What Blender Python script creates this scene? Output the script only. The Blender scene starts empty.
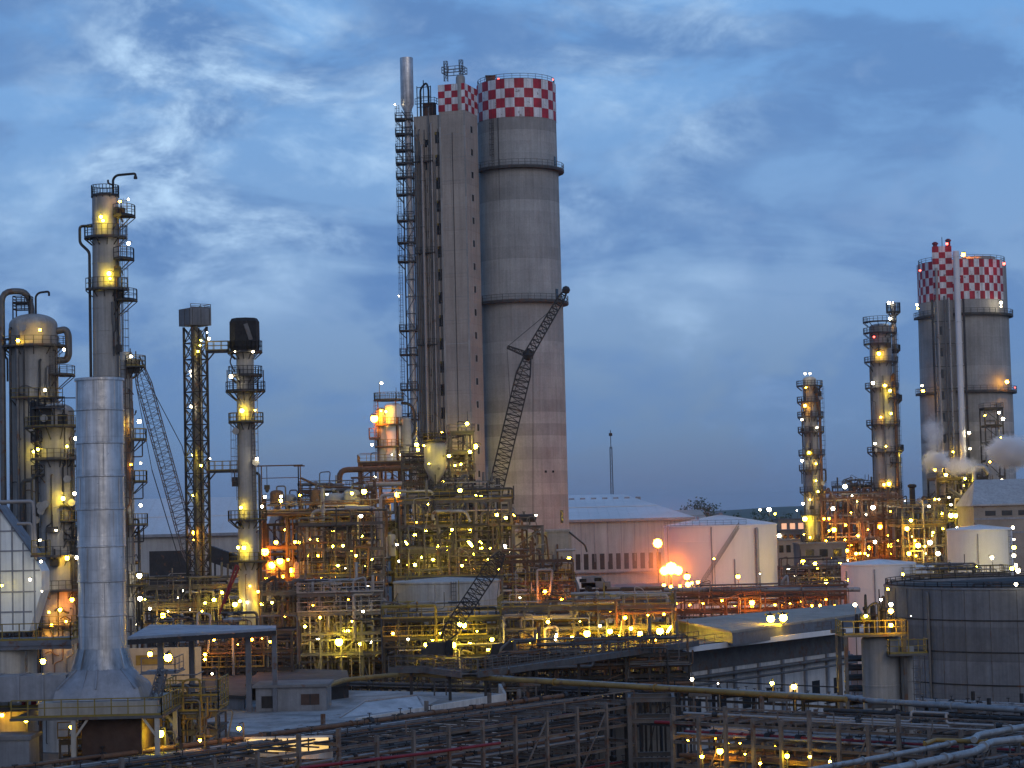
import bpy, math, random
from mathutils import Vector, Matrix
rnd = random.Random(7)
S = bpy.context.scene
COL = S.collection
R = math.radians
# ------------------------------------------------------------------ camera
F = 2200.0
CAM = Vector((0, 0, 25.0))
PITCH = math.atan(131 / F)
ROLL = R(1.35)
_f = Vector((0, math.cos(PITCH), math.sin(PITCH)))
_u0 = Vector((0, -math.sin(PITCH), math.cos(PITCH)))
_r0 = Vector((1, 0, 0))
_r = _r0 * math.cos(ROLL) - _u0 * math.sin(ROLL)
_u = _u0 * math.cos(ROLL) + _r0 * math.sin(ROLL)
cd = bpy.data.cameras.new('camera')
cam = bpy.data.objects.new('camera', cd)
COL.objects.link(cam)
cam.matrix_world = Matrix(((_r.x, _u.x, -_f.x, CAM.x), (_r.y, _u.y, -_f.y, CAM.y), (_r.z, _u.z, -_f.z, CAM.z), (0, 0, 0, 1)))
cd.sensor_width = 36
cd.lens = 36 * F / 1024
cd.clip_start = 1
cd.clip_end = 40000
S.camera = cam


def ray(px, py):
    return _f + _r * ((px - 512) / F) + _u * ((384 - py) / F)


def Q(px, py, D):
    "the place at distance D (world Y) seen in that direction"
    d = ray(px, py)
    return CAM + d * (D / d.y)


def G(px, py, z):
    "the place at height z seen in that direction"
    d = ray(px, py)
    return CAM + d * ((z - CAM.z) / d.z)


def B(px, py, D):
    p = Q(px, py, D)
    return Vector((p.x, p.y, 0))


def Z(px, py, D):
    return Q(px, py, D).z


# ------------------------------------------------------------------ objects
def tag(o, label=None, cat=None, group=None, kind=None):
    if label: o['label'] = label
    if cat: o['category'] = cat
    if group: o['group'] = group
    if kind: o['kind'] = kind
    return o


def thing(name, label, cat, loc=(0, 0, 0), rz=0.0, group=None):
    o = bpy.data.objects.new(name, None)
    COL.objects.link(o)
    o.location = loc
    o.rotation_euler = (0, 0, rz)
    o.empty_display_size = .3
    return tag(o, label, cat, group)


def copy_tree(o, parent=None):
    c = o.copy()
    COL.objects.link(c)
    if parent is not None: c.parent = parent
    for ch in list(o.children): copy_tree(ch, c)
    return c


def fillet(pts, rad, n=4):
    pts = [Vector(p) for p in pts]
    out = [pts[0]]
    for i in range(1, len(pts) - 1):
        a, b, c = pts[i - 1], pts[i], pts[i + 1]
        u = (a - b); v = (c - b)
        lu, lv = u.length, v.length
        if lu < 1e-6 or lv < 1e-6: continue
        u /= lu; v /= lv
        cosang = max(-1, min(1, u.dot(v)))
        if cosang < -.999:
            out.append(b); continue
        t = min(rad, lu * .48, lv * .48)
        p, q = b + u * t, b + v * t
        for k in range(n + 1):
            s = k / n
            out.append(p * (1 - s) ** 2 + b * 2 * s * (1 - s) + q * s * s)
    out.append(pts[-1])
    return out


class MB:
    def __init__(s):
        s.v = []; s.f = []; s.m = []

    def add(s, vs, fs, mi=0):
        b = len(s.v)
        s.v += [tuple(v) for v in vs]
        s.f += [tuple(b + i for i in f) for f in fs]
        s.m += [mi] * len(fs)

    def box(s, x0, y0, z0, x1, y1, z1, mi=0):
        s.add([(x0, y0, z0), (x1, y0, z0), (x1, y1, z0), (x0, y1, z0), (x0, y0, z1), (x1, y0, z1), (x1, y1, z1), (x0, y1, z1)],
              [(0, 3, 2, 1), (4, 5, 6, 7), (0, 1, 5, 4), (1, 2, 6, 5), (2, 3, 7, 6), (3, 0, 4, 7)], mi)

    def bar(s, p, q, w, h=None, mi=0):
        p = Vector(p); q = Vector(q); h = h or w
        d = q - p
        if d.length < 1e-6: return
        d.normalize()
        a = d.cross(Vector((0, 0, 1)))
        if a.length < 1e-3: a = Vector((1, 0, 0))
        a.normalize(); b = a.cross(d)
        vs = []
        for c in (p, q):
            for i, j in ((-1, -1), (1, -1), (1, 1), (-1, 1)): vs.append(c + a * (i * w / 2) + b * (j * h / 2))
        s.add(vs, [(0, 1, 2, 3), (7, 6, 5, 4), (0, 4, 5, 1), (1, 5, 6, 2), (2, 6, 7, 3), (3, 7, 4, 0)], mi)

    def ibeam(s, p, q, w, h, mi=0):
        "rolled section: two flanges and a web"
        t = h * .12
        s.bar(Vector(p) + Vector((0, 0, h / 2 - t / 2)), Vector(q) + Vector((0, 0, h / 2 - t / 2)), w, t, mi)
        s.bar(Vector(p) - Vector((0, 0, h / 2 - t / 2)), Vector(q) - Vector((0, 0, h / 2 - t / 2)), w, t, mi)
        s.bar(p, q, w * .2, h - 2 * t - .004, mi)

    def path(s, pts, r, n=8, rad=None, mi=0, caps=True):
        pts = fillet(pts, rad if rad is not None else r * 3)
        T = []
        for i in range(len(pts)):
            a = pts[max(0, i - 1)]; b = pts[min(len(pts) - 1, i + 1)]
            T.append((b - a).normalized())
        nrm = T[0].cross(Vector((0, 0, 1)))
        if nrm.length < 1e-3: nrm = Vector((1, 0, 0))
        nrm.normalize()
        vs = []
        for i, p in enumerate(pts):
            nrm = nrm - T[i] * nrm.dot(T[i])
            nrm.normalize()
            bn = T[i].cross(nrm)
            for k in range(n):
                a = 2 * math.pi * k / n
                vs.append(p + nrm * (r * math.cos(a)) + bn * (r * math.sin(a)))
        fs = []
        for i in range(len(pts) - 1):
            for k in range(n):
                k2 = (k + 1) % n
                fs.append((i * n + k, i * n + k2, (i + 1) * n + k2, (i + 1) * n + k))
        if caps:
            fs.append(tuple(reversed(range(n))))
            fs.append(tuple((len(pts) - 1) * n + k for k in range(n)))
        s.add(vs, fs, mi)

    def tube(s, p, q, r, n=8, mi=0):
        s.path([p, q], r, n, mi=mi)

    def lathe(s, prof, n=32, c=(0, 0), mi=0, axis='z', a0=0.0, cap=True):
        "prof: (radius, height) from the bottom up"
        vs = []
        for r, z in prof:
            for k in range(n):
                a = a0 + 2 * math.pi * k / n
                if axis == 'z': vs.append((c[0] + r * math.cos(a), c[1] + r * math.sin(a), z))
                else: vs.append((z, c[0] + r * math.cos(a), c[1] + r * math.sin(a)))
        fs = []
        for i in range(len(prof) - 1):
            for k in range(n):
                k2 = (k + 1) % n
                fs.append((i * n + k, i * n + k2, (i + 1) * n + k2, (i + 1) * n + k))
        if cap:
            fs.append(tuple(reversed(range(n))))
            fs.append(tuple((len(prof) - 1) * n + k for k in range(n)))
        s.add(vs, fs, mi)

    def sphere(s, c, r, sx=1, sy=1, sz=1, n=8, m=5, mi=0):
        prof = [(max(.02, math.cos(-math.pi / 2 + math.pi * i / m)) * r, math.sin(-math.pi / 2 + math.pi * i / m) * r) for i in range(m + 1)]
        t = MB(); t.lathe(prof, n)
        s.add([(c[0] + v[0] * sx, c[1] + v[1] * sy, c[2] + v[2] * sz) for v in t.v], t.f, mi)

    def lattice(s, p, q, w0, w1, n, ch=.09, br=.05, up=(0, 0, 1), mi=0, zig=True):
        p = Vector(p); q = Vector(q); d = (q - p).normalized()
        a = d.cross(Vector(up))
        if a.length < 1e-2: a = Vector((1, 0, 0))
        a.normalize(); b = a.cross(d)
        cs = [(-1, -1), (1, -1), (1, 1), (-1, 1)]
        P = []
        for i in range(n + 1):
            t = i / n; w = w0 + (w1 - w0) * t; c = p.lerp(q, t)
            P.append([c + a * (x * w / 2) + b * (y * w / 2) for x, y in cs])
        for k in range(4): s.bar(P[0][k], P[n][k], ch, mi=mi)
        for i in range(n):
            for k in range(4):
                k2 = (k + 1) % 4
                s.bar(P[i + 1][k], P[i + 1][k2], br, mi=mi)
                if zig:
                    if i % 2: s.bar(P[i][k], P[i + 1][k2], br, mi=mi)
                    else: s.bar(P[i][k2], P[i + 1][k], br, mi=mi)
                else:
                    s.bar(P[i][k], P[i + 1][k2], br, mi=mi); s.bar(P[i][k2], P[i + 1][k], br, mi=mi)
        return P

    def rail(s, pts, h=1.1, t=.06, gap=1.5, closed=False):
        "handrail along a line of floor points"
        pts = [Vector(p) for p in pts]
        if closed: pts = pts + [pts[0]]
        up = Vector((0, 0, 1))
        for a, b in zip(pts, pts[1:]):
            L = (b - a).length
            k = max(1, round(L / gap))
            for i in range(k + 1):
                c = a.lerp(b, i / k)
                s.bar(c, c + up * h, t)
            s.bar(a + up * h, b + up * h, t); s.bar(a + up * h * .55, b + up * h * .55, t * .8)
            s.bar(a + up * .08, b + up * .08, t * .4, .14)

    def build(s, name, mat, parent=None, smooth=None):
        me = bpy.data.meshes.new(name)
        me.from_pydata(s.v, [], s.f)
        for m in (mat if isinstance(mat, (list, tuple)) else [mat]): me.materials.append(m)
        if any(s.m): me.polygons.foreach_set('material_index', s.m)
        if smooth:
            me.shade_smooth()
            me.set_sharp_from_angle(angle=R(smooth))
        me.validate()
        me.update()
        o = bpy.data.objects.new(name, me)
        COL.objects.link(o)
        if parent is not None: o.parent = parent
        return o


# ------------------------------------------------------------------ materials
M = {}


def mat(name, col, rough=.7, metal=0.0, var=.25, scale=.35, streak=0.0, bump=0.0, fine=3.0, band=0.0, bandh=2.0, spec=.4, rust=0.0):
    m = bpy.data.materials.new(name)
    m.use_nodes = True
    nt = m.node_tree; N = nt.nodes; L = nt.links
    b = N['Principled BSDF']
    b.inputs['Roughness'].default_value = rough
    b.inputs['Metallic'].default_value = metal
    b.inputs['Specular IOR Level'].default_value = spec
    geo = N.new('ShaderNodeNewGeometry')
    def noise(sc, vec=None, detail=5, rough_=.6):
        n = N.new('ShaderNodeTexNoise'); n.inputs['Scale'].default_value = sc
        n.inputs['Detail'].default_value = detail; n.inputs['Roughness'].default_value = rough_
        L.new(vec or geo.outputs['Position'], n.inputs['Vector'])
        return n.outputs['Fac']
    def math_(op, a, c):
        n = N.new('ShaderNodeMath'); n.operation = op
        for i, x in enumerate((a, c)):
            if isinstance(x, (int, float)): n.inputs[i].default_value = x
            else: L.new(x, n.inputs[i])
        return n.outputs[0]
    def ramp(fac, lo, hi, a=.3, z=.7):
        n = N.new('ShaderNodeMapRange'); n.inputs['From Min'].default_value = a; n.inputs['From Max'].default_value = z
        n.inputs['To Min'].default_value = lo; n.inputs['To Max'].default_value = hi
        L.new(fac, n.inputs['Value'])
        return n.outputs['Result']
    val = math_('MULTIPLY', ramp(noise(scale), 1 - var, 1 + var), ramp(noise(fine, detail=3), 1 - var * .4, 1 + var * .4))
    if streak:
        mp = N.new('ShaderNodeMapping'); mp.inputs['Scale'].default_value = (1.6, 1.6, .07)
        L.new(geo.outputs['Position'], mp.inputs['Vector'])
        val = math_('MULTIPLY', val, ramp(noise(1.0, mp.outputs['Vector'], 6, .7), 1 - streak, 1 + streak * .35, .32, .62))
    if band:
        sx = N.new('ShaderNodeSeparateXYZ'); L.new(geo.outputs['Position'], sx.inputs[0])
        k = math_('FLOOR', math_('DIVIDE', sx.outputs['Z'], bandh), 0)
        wn = N.new('ShaderNodeTexWhiteNoise'); wn.noise_dimensions = '1D'
        L.new(k, wn.inputs['W'])
        val = math_('MULTIPLY', val, ramp(wn.outputs['Value'], 1 - band, 1 + band, 0, 1))
        fr = math_('FRACT', math_('DIVIDE', sx.outputs['Z'], bandh), 0)
        val = math_('MULTIPLY', val, ramp(fr, .86, 1.0, .0, .05))
    mx = N.new('ShaderNodeMix'); mx.data_type = 'RGBA'; mx.blend_type = 'MULTIPLY'
    mx.inputs[0].default_value = 1
    mx.inputs[6].default_value = (*col, 1)
    cb = N.new('ShaderNodeCombineColor')
    for i in range(3): L.new(val, cb.inputs[i])
    L.new(cb.outputs[0], mx.inputs[7])
    out = mx.outputs[2]
    if rust:
        m2 = N.new('ShaderNodeMix'); m2.data_type = 'RGBA'
        L.new(ramp(noise(.9, detail=8, rough_=.7), 0, 1, .62 - rust * .2, .70 - rust * .12), m2.inputs[0])
        L.new(out, m2.inputs[6]); m2.inputs[7].default_value = (.12, .055, .03, 1)
        out = m2.outputs[2]
    L.new(out, b.inputs['Base Color'])
    rr = ramp(noise(scale * 3), max(.05, rough - .12), min(1, rough + .12)); L.new(rr, b.inputs['Roughness'])
    if bump:
        bp = N.new('ShaderNodeBump'); bp.inputs['Strength'].default_value = bump; bp.inputs['Distance'].default_value = .05
        L.new(noise(fine * 2, detail=6), bp.inputs['Height']); L.new(bp.outputs[0], b.inputs['Normal'])
    M[name] = m
    return m


def glow(name, col, strength):
    m = bpy.data.materials.new(name); m.use_nodes = True
    b = m.node_tree.nodes['Principled BSDF']
    b.inputs['Base Color'].default_value = (.8, .8, .8, 1)
    b.inputs['Emission Color'].default_value = (*col, 1)
    b.inputs['Emission Strength'].default_value = strength
    M[name] = m
    return m


mat('concrete', (.30, .286, .27), .88, var=.2, scale=.16, streak=.2, bump=.3, band=.16, bandh=2.2)
mat('concrete_shaft', (.36, .31, .27), .88, var=.16, scale=.15, streak=.18, bump=.25, band=.05, bandh=4.3)
mat('concrete_pale', (.36, .345, .325), .85, var=.16, scale=.3, streak=.3, bump=.2)
mat('white_paint', (.66, .65, .66), .6, var=.14, scale=.5, streak=.4, rust=.12)
mat('red_paint', (.38, .02, .036), .6, var=.3, scale=.5, streak=.4)
mat('tank_white', (.66, .645, .65), .55, var=.05, scale=.15, streak=.06)
mat('tank_grey', (.155, .16, .175), .6, var=.22, scale=.3, streak=.3, band=.2, bandh=2.9)
mat('vessel_grey', (.29, .28, .27), .6, var=.14, scale=.3, streak=.3)
mat('cladding', (.44, .44, .45), .42, metal=.55, var=.1, scale=.5, streak=.22, band=.07, bandh=1.05)
mat('stack_silver', (.60, .595, .61), .38, metal=.7, var=.2, scale=.6, streak=.5, band=.07, bandh=2.2, bump=.35, fine=1.1)
mat('duct_grey', (.24, .25, .28), .5, metal=.3, var=.2, scale=.6, streak=.15)
mat('steel_dark', (.028, .027, .029), .65, metal=.2, var=.3, scale=.8, rust=.25)
mat('steel_grey', (.095, .092, .093), .6, metal=.25, var=.25, scale=.7, rust=.45)
mat('steel_rust', (.095, .056, .042), .8, var=.35, scale=.9, rust=.6)
mat('steel_blue', (.12, .13, .155), .55, metal=.2, var=.2, scale=.8, rust=.3)
mat('rail_yellow', (.20, .145, .03), .6, var=.2, scale=.8, rust=.2)
mat('pipe_silver', (.30, .298, .30), .45, metal=.4, var=.25, scale=1.2, streak=.1, rust=.3)
mat('pipe_pale', (.30, .272, .26), .5, metal=.2, var=.12, scale=.8, rust=.15)
mat('pipe_grey', (.12, .118, .12), .55, metal=.3, var=.2, scale=.8, rust=.35)
mat('pipe_dark', (.04, .04, .043), .6, metal=.2, var=.3, scale=.8, rust=.3)
mat('pipe_rust', (.13, .072, .045), .8, var=.35, scale=.9, rust=.5)
mat('pipe_red', (.18, .012, .02), .55, var=.2, scale=.8)
mat('pipe_yellow', (.24, .145, .035), .55, var=.2, scale=.6, rust=.35)
mat('pipe_blue', (.22, .23, .245), .5, metal=.3, var=.25, scale=1.0, rust=.35)
mat('char_black', (.018, .017, .018), .8, var=.4, scale=.8)
mat('roof_sheet', (.60, .60, .61), .6, metal=.0, var=.1, scale=.08, streak=.08)
mat('wall_sheet', (.36, .355, .35), .65, var=.12, scale=.2, streak=.25)
mat('roof_flat', (.15, .148, .152), .85, var=.28, scale=.25, bump=.2, rust=.12)
mat('steel_pale', (.14, .122, .112), .7, metal=.1, var=.3, scale=.8, rust=.5)
mat('roof_pale', (.27, .262, .26), .85, var=.45, scale=.35, bump=.2, rust=.12)
mat('roof_dark', (.045, .045, .048), .8, var=.35, scale=.3, rust=.1)
mat('roof_skylight', (.36, .36, .37), .6, var=.25, scale=.6)
mat('roof_warm', (.27, .24, .205), .85, var=.2, scale=.2, rust=.15)
mat('roof_canopy', (.20, .24, .30), .6, var=.2, scale=.3, rust=.2)
mat('wall_pale', (.52, .51, .505), .75, var=.14, scale=.4, streak=.25)
mat('wall_brick', (.06, .036, .028), .9, var=.3, scale=.6)
mat('clad_white', (.74, .76, .75), .5, metal=.2, var=.08, scale=.5, streak=.2)
mat('grate', (.06, .058, .057), .7, metal=.3, var=.3, scale=.9, rust=.4)
mat('glass_dark', (.012, .013, .016), .15, var=.2, spec=.6)
mat('cable', (.03, .03, .03), .6, var=.1)
mat('beige_beam', (.36, .325, .28), .7, var=.15, streak=.2)
mat('ground_gravel', (.05, .047, .043), .95, var=.4, scale=.08, bump=.4, fine=1.2)
mat('asphalt', (.05, .05, .052), .85, var=.25, scale=.2, bump=.3)
mat('hill_green', (.05, .065, .035), .95, var=.4, scale=.01, fine=.05)
mat('bark', (.10, .075, .05), .9, var=.3)
mat('leaf', (.04, .06, .025), .8, var=.45, scale=.4)
mat('leaf_pale', (.06, .08, .035), .8, var=.45, scale=.4)
glow('bulb_yellow', (1.0, .58, .024), 150)
glow('bulb_lime', (1.0, .72, .032), 145)
glow('bulb_white', (1.0, .86, .55), 45)
glow('bulb_warm', (1.0, .44, .018), 120)
glow('bulb_sodium', (1.0, .26, .008), 190)
glow('bulb_flood', (1.0, .20, .006), 210)
glow('bulb_amber', (1.0, .15, .01), 3.2)
glow('bulb_red', (1.0, .06, .035), 12)
glow('window_lit', (1.0, .60, .10), .9)
glow('window_orange', (1.0, .42, .12), .9)

# ------------------------------------------------------------------ shared shapes
def _bulb_mesh(name, sx, sy, sz, m):
    b = MB(); b.sphere((0, 0, 0), 1.0, sx, sy, sz, 8, 4)
    o = b.build(name, m, smooth=80); me = o.data; bpy.data.objects.remove(o)
    return me


BULB = {}
for k in ('yellow', 'lime', 'white', 'warm', 'sodium', 'flood', 'amber', 'red'):
    BULB[k] = _bulb_mesh('bulb', 1, 1, 1, M['bulb_' + k])
    BULB[k + '_tube'] = _bulb_mesh('bulb', .55, .55, 2.1, M['bulb_' + k])
_hb = MB()
_hb.lathe([(.06, .10), (.30, .12), (.30, .17), (.10, .26), (.05, .32)], 10)
_hb.bar((0, 0, .30), (0, .55, .36), .07); _hb.bar((0, .55, .36), (0, .9, .1), .07)
_ho = _hb.build('lamp', M['steel_dark']); HOOD = _ho.data; bpy.data.objects.remove(_ho)


def lamp(root, p, kind='yellow', r=.26, rot=None, hood=True, tilt=None):
    "a lit lamp bolted to ROOT at local point p"
    h = bpy.data.objects.new('lamp', HOOD); COL.objects.link(h)
    h.parent = root; h.location = (p[0], p[1], p[2] + r * .55)
    h.rotation_euler = (0, 0, rot if rot is not None else rnd.uniform(-.8, .8))
    wp_ = root.location.y + p[1]
    r *= rnd.choice((.5, .62, .78, .9, 1, 1.2)) if r < .45 else 1
    if kind == 'yellow' and rnd.random() < .3: kind = rnd.choice(('white', 'warm', 'lime'))
    r *= .72 if wp_ < 200 else (.84 if wp_ < 300 else .92)
    hs = min(r, .45); h.scale = (hs / .3,) * 3
    b = bpy.data.objects.new('bulb', BULB[kind]); COL.objects.link(b)
    b.parent = h; b.location = (0, 0, -.12); b.scale = (.3 * r / hs,) * 3
    if tilt: b.rotation_euler = (0, tilt, 0); b.location = (0, 0, -.5)
    return h


def local(root, p):
    d = Vector(p) - root.location
    c, s_ = math.cos(-root.rotation_euler.z), math.sin(-root.rotation_euler.z)
    return Vector((d.x * c - d.y * s_, d.x * s_ + d.y * c, d.z))


def lamps(root, D, lst, kind='yellow', r=.26):
    "lamps at places seen at (px, py); D is how far out they are"
    for e in lst:
        k = e[2] if len(e) > 2 else kind
        rr = e[3] if len(e) > 3 else r
        lamp(root, local(root, Q(e[0], e[1], D)), k, rr, tilt=rnd.uniform(-.9, .9) if k.endswith('tube') else None)


def ring_platform(root, r, z, w=.9, a0=0, a1=360, deck='grate', rail='steel_grey', h=1.1, t=.07, brackets=True, c=(0, 0), thick=.14):
    full = (a1 - a0) >= 360
    n = max(4, int((a1 - a0) / 15))
    A = [R(a0 + (a1 - a0) * i / n) for i in range(n + 1)]
    m = MB(); vs = []
    for a in A:
        for rr, zz in ((r + .02, z), (r + w, z), (r + w, z - thick), (r + .02, z - thick)):
            vs.append((c[0] + rr * math.cos(a), c[1] + rr * math.sin(a), zz))
    fs = []
    for i in range(n):
        for k in range(4): fs.append((i * 4 + k, (i + 1) * 4 + k, (i + 1) * 4 + (k + 1) % 4, i * 4 + (k + 1) % 4))
    if not full: fs += [(0, 1, 2, 3), (n * 4 + 3, n * 4 + 2, n * 4 + 1, n * 4)]
    m.add(vs, fs)
    if brackets:
        for i in range(0, n + (0 if full else 1), 2):
            a = A[i]
            e = Vector((math.cos(a), math.sin(a), 0)); o = Vector((c[0], c[1], 0))
            m.bar(o + e * (r + .02) + Vector((0, 0, z - thick - w * .8)), o + e * (r + w * .95) + Vector((0, 0, z - thick)), t * 1.4)
    p = m.build('platform', M[deck], root)
    if rail:
        q = MB()
        pts = [(c[0] + (r + w - .06) * math.cos(a), c[1] + (r + w - .06) * math.sin(a), z) for a in A]
        if not full:
            pts = [(c[0] + (r + .1) * math.cos(A[0]), c[1] + (r + .1) * math.sin(A[0]), z)] + pts + [(c[0] + (r + .1) * math.cos(A[-1]), c[1] + (r + .1) * math.sin(A[-1]), z)]
        q.rail(pts, h, t, 1.3)
        q.build('railing', M[rail], p)
    return p


def ladder(root, x, y, z0, z1, ang, mat_='steel_grey', cage=True, t=.06):
    "ladder at local (x,y), its climbing side facing ANG degrees"
    m = MB(); e = Vector((math.cos(R(ang)), math.sin(R(ang)), 0)); s_ = Vector((-e.y, e.x, 0)); o = Vector((x, y, 0))
    for k in (-.25, .25): m.bar(o + s_ * k + Vector((0, 0, z0)), o + s_ * k + Vector((0, 0, z1)), t)
    z = z0 + .3
    while z < z1:
        m.bar(o - s_ * .25 + Vector((0, 0, z)), o + s_ * .25 + Vector((0, 0, z)), t * .6); z += .45
    if cage:
        z = z0 + 2.3
        H = [o + s_ * -.36 + e * .1, o + s_ * -.36 + e * .5, o + e * .78, o + s_ * .36 + e * .5, o + s_ * .36 + e * .1]
        while z < z1:
            for a, b in zip(H, H[1:]): m.bar(a + Vector((0, 0, z)), b + Vector((0, 0, z)), t * .7)
            z += 1.0
        for h in H[1:4]: m.bar(h + Vector((0, 0, z0 + 2.3)), h + Vector((0, 0, z1)), t * .6)
    return m.build('ladder', M[mat_], root)


def shell(root, r0, r1, z0, z1, head='dome', matn='cladding', name='shell', bandgap=2.6, n=32, c=(0, 0), hd=None):
    "column wall with proud bands, closed by a head"
    m = MB(); P = []
    L = z1 - z0; nb = max(1, int(L / bandgap))
    for i in range(nb):
        za = z0 + L * i / nb; zb = z0 + L * (i + 1) / nb
        ra = r0 + (r1 - r0) * i / nb; rb = r0 + (r1 - r0) * (i + 1) / nb
        P += [(ra + .035, za), (ra + .035, za + .12), (ra, za + .13), (rb, zb - .01)]
    if head == 'dome':
        h = hd or r1 * .5
        for k in range(7):
            a = math.pi / 2 * k / 6.2
            P.append((r1 * math.cos(a), z1 + h * math.sin(a)))
    elif head == 'rim':
        P += [(r1 + .14, z1), (r1 + .14, z1 + .25), (r1 - .15, z1 + .25), (r1 - .15, z1 - 1.5)]
    m.lathe(P, n, c)
    return m.build(name, M[matn], root, smooth=40)


def clutter(root, r, z0, z1, n, seed, a0=-165, a1=-15, c=(0, 0), mats=('pipe_dark', 'pipe_grey', 'steel_dark', 'pipe_dark', 'pipe_rust')):
    "small bore lines, valve boxes and cable runs hugging a column's near side"
    r_ = random.Random(seed)
    P_ = lambda a, k, z: (c[0] + (r + k) * math.cos(R(a)), c[1] + (r + k) * math.sin(R(a)), z)
    for i in range(n):
        a = r_.uniform(a0, a1); z = r_.uniform(z0, z1); m = MB(); k = r_.random(); q = r_.uniform(.15, .5); rad = r_.choice((.05, .07, .09, .13)); h = r_.uniform(2, 9)
        if k < .45:
            b_ = a + r_.uniform(-25, 25); m.path([P_(a, -.05, z), P_(a, q, z), P_(a, q, max(1, z - h)), P_(b_, q, max(1, z - h - .3)), P_(b_, q, max(1, z - h - 3))], rad, 6, .3); m.build('riser_pipe', M[r_.choice(mats)], root, smooth=50)
        elif k < .65:
            m.path([P_(a + 8 * j, .3, z + .25 * math.sin(j)) for j in range(6)], rad, 6, .2); m.build('ring_pipe', M[r_.choice(mats)], root, smooth=50)
        elif k < .85:
            p = P_(a, .35, z); s_ = r_.uniform(.25, .6); m.box(p[0] - s_, p[1] - .3, p[2], p[0] + s_, p[1] + .3, p[2] + r_.uniform(.5, 1.3)); m.tube((p[0], p[1], p[2] + .3), (p[0], p[1], p[2] + 1.9), .09, 6); m.build('valve_box', M['steel_dark'], root)
        else:
            p = P_(a, .3, z); m.tube(p, (p[0], p[1] - .6, p[2]), .3, 10); m.tube((p[0], p[1] - .6, p[2]), (p[0], p[1] - .75, p[2]), .42, 10); m.build('manway', M['vessel_grey'], root, smooth=50)


def pipe(label, pts, r, matn, group=None, n=8, rad=None, flanges=0, name='pipe'):
    "a pipe of its own; its root is its first end"
    p0 = Vector(pts[0])
    m = MB(); L = [Vector(p) - p0 for p in pts]
    m.path(L, r, n, rad)
    if flanges:
        for a, b in zip(L, L[1:]):
            d = b - a
            k = int(d.length / flanges)
            for i in range(1, k + 1):
                c = a + d * (i / (k + 1)); u = d.normalized()
                m.tube(c - u * .05, c + u * .05, r * 1.45, n)
        if r > .2 and d.length < 90:
            k = int(d.length / 1.3)
            for i in range(1, k):
                c = a + d * (i / k); u = d.normalized(); m.tube(c - u * .03, c + u * .03, r * 1.06, n)
    o = m.build(name, M[matn], smooth=50)
    o.location = p0
    return tag(o, label, 'pipe', group)
# ------------------------------------------------------------------ world: dusk sky
SUN_AZ = R(158)      # measured from +Y towards +X: behind the camera, to its right
SUN_EL = R(9)
W = bpy.data.worlds.new('World'); S.world = W; W.use_nodes = True
nt = W.node_tree; N = nt.nodes; L = nt.links
bg = N['Background']
bg.inputs['Strength'].default_value = .1
sky = N.new('ShaderNodeTexSky'); sky.sky_type = 'NISHITA'; sky.sun_disc = False
sky.sun_elevation = SUN_EL; sky.sun_rotation = SUN_AZ; sky.air_density = 1.2; sky.dust_density = 1.0; sky.ozone_density = 3.0
tc = N.new('ShaderNodeTexCoord')
sep = N.new('ShaderNodeSeparateXYZ'); L.new(tc.outputs['Generated'], sep.inputs[0])


def wm(op, a, c=0.0, d=None):
    n = N.new('ShaderNodeMath'); n.operation = op
    for i, x in enumerate((a, c) if d is None else (a, c, d)):
        if isinstance(x, (int, float)): n.inputs[i].default_value = x
        else: L.new(x, n.inputs[i])
    return n.outputs[0]


def wr(v, a, b, lo=0., hi=1., smooth=True):
    n = N.new('ShaderNodeMapRange'); n.interpolation_type = 'SMOOTHSTEP' if smooth else 'LINEAR'
    for k, x in zip(('From Min', 'From Max', 'To Min', 'To Max'), (a, b, lo, hi)): n.inputs[k].default_value = x
    L.new(v, n.inputs['Value']); return n.outputs['Result']


def wn(sx, sy, sz, off, detail=6, rough=.55, dist=0.):
    mp = N.new('ShaderNodeMapping'); mp.inputs['Scale'].default_value = (sx, sy, sz); mp.inputs['Location'].default_value = off
    mp.inputs['Rotation'].default_value = (0, R(-10), 0)
    L.new(tc.outputs['Generated'], mp.inputs['Vector'])
    n = N.new('ShaderNodeTexNoise'); n.inputs['Scale'].default_value = 1; n.inputs['Detail'].default_value = detail
    n.inputs['Roughness'].default_value = rough; n.inputs['Distortion'].default_value = dist
    L.new(mp.outputs[0], n.inputs['Vector']); return n.outputs['Fac']


def mixc(f, a, b, blend='MIX'):
    n = N.new('ShaderNodeMix'); n.data_type = 'RGBA'; n.blend_type = blend
    for i, x in ((0, f), (6, a), (7, b)):
        if isinstance(x, (int, float)): n.inputs[i].default_value = x
        elif isinstance(x, tuple): n.inputs[i].default_value = (*x, 1)
        else: L.new(x, n.inputs[i])
    return n.outputs[2]


def lobe(px, py, tight):
    "soft patch of sky round one direction"
    d = ray(px, py).normalized()
    v = N.new('ShaderNodeVectorMath'); v.operation = 'DOT_PRODUCT'; L.new(tc.outputs['Generated'], v.inputs[0]); v.inputs[1].default_value = d
    return wr(v.outputs['Value'], math.cos(tight), 1.0)


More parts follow.
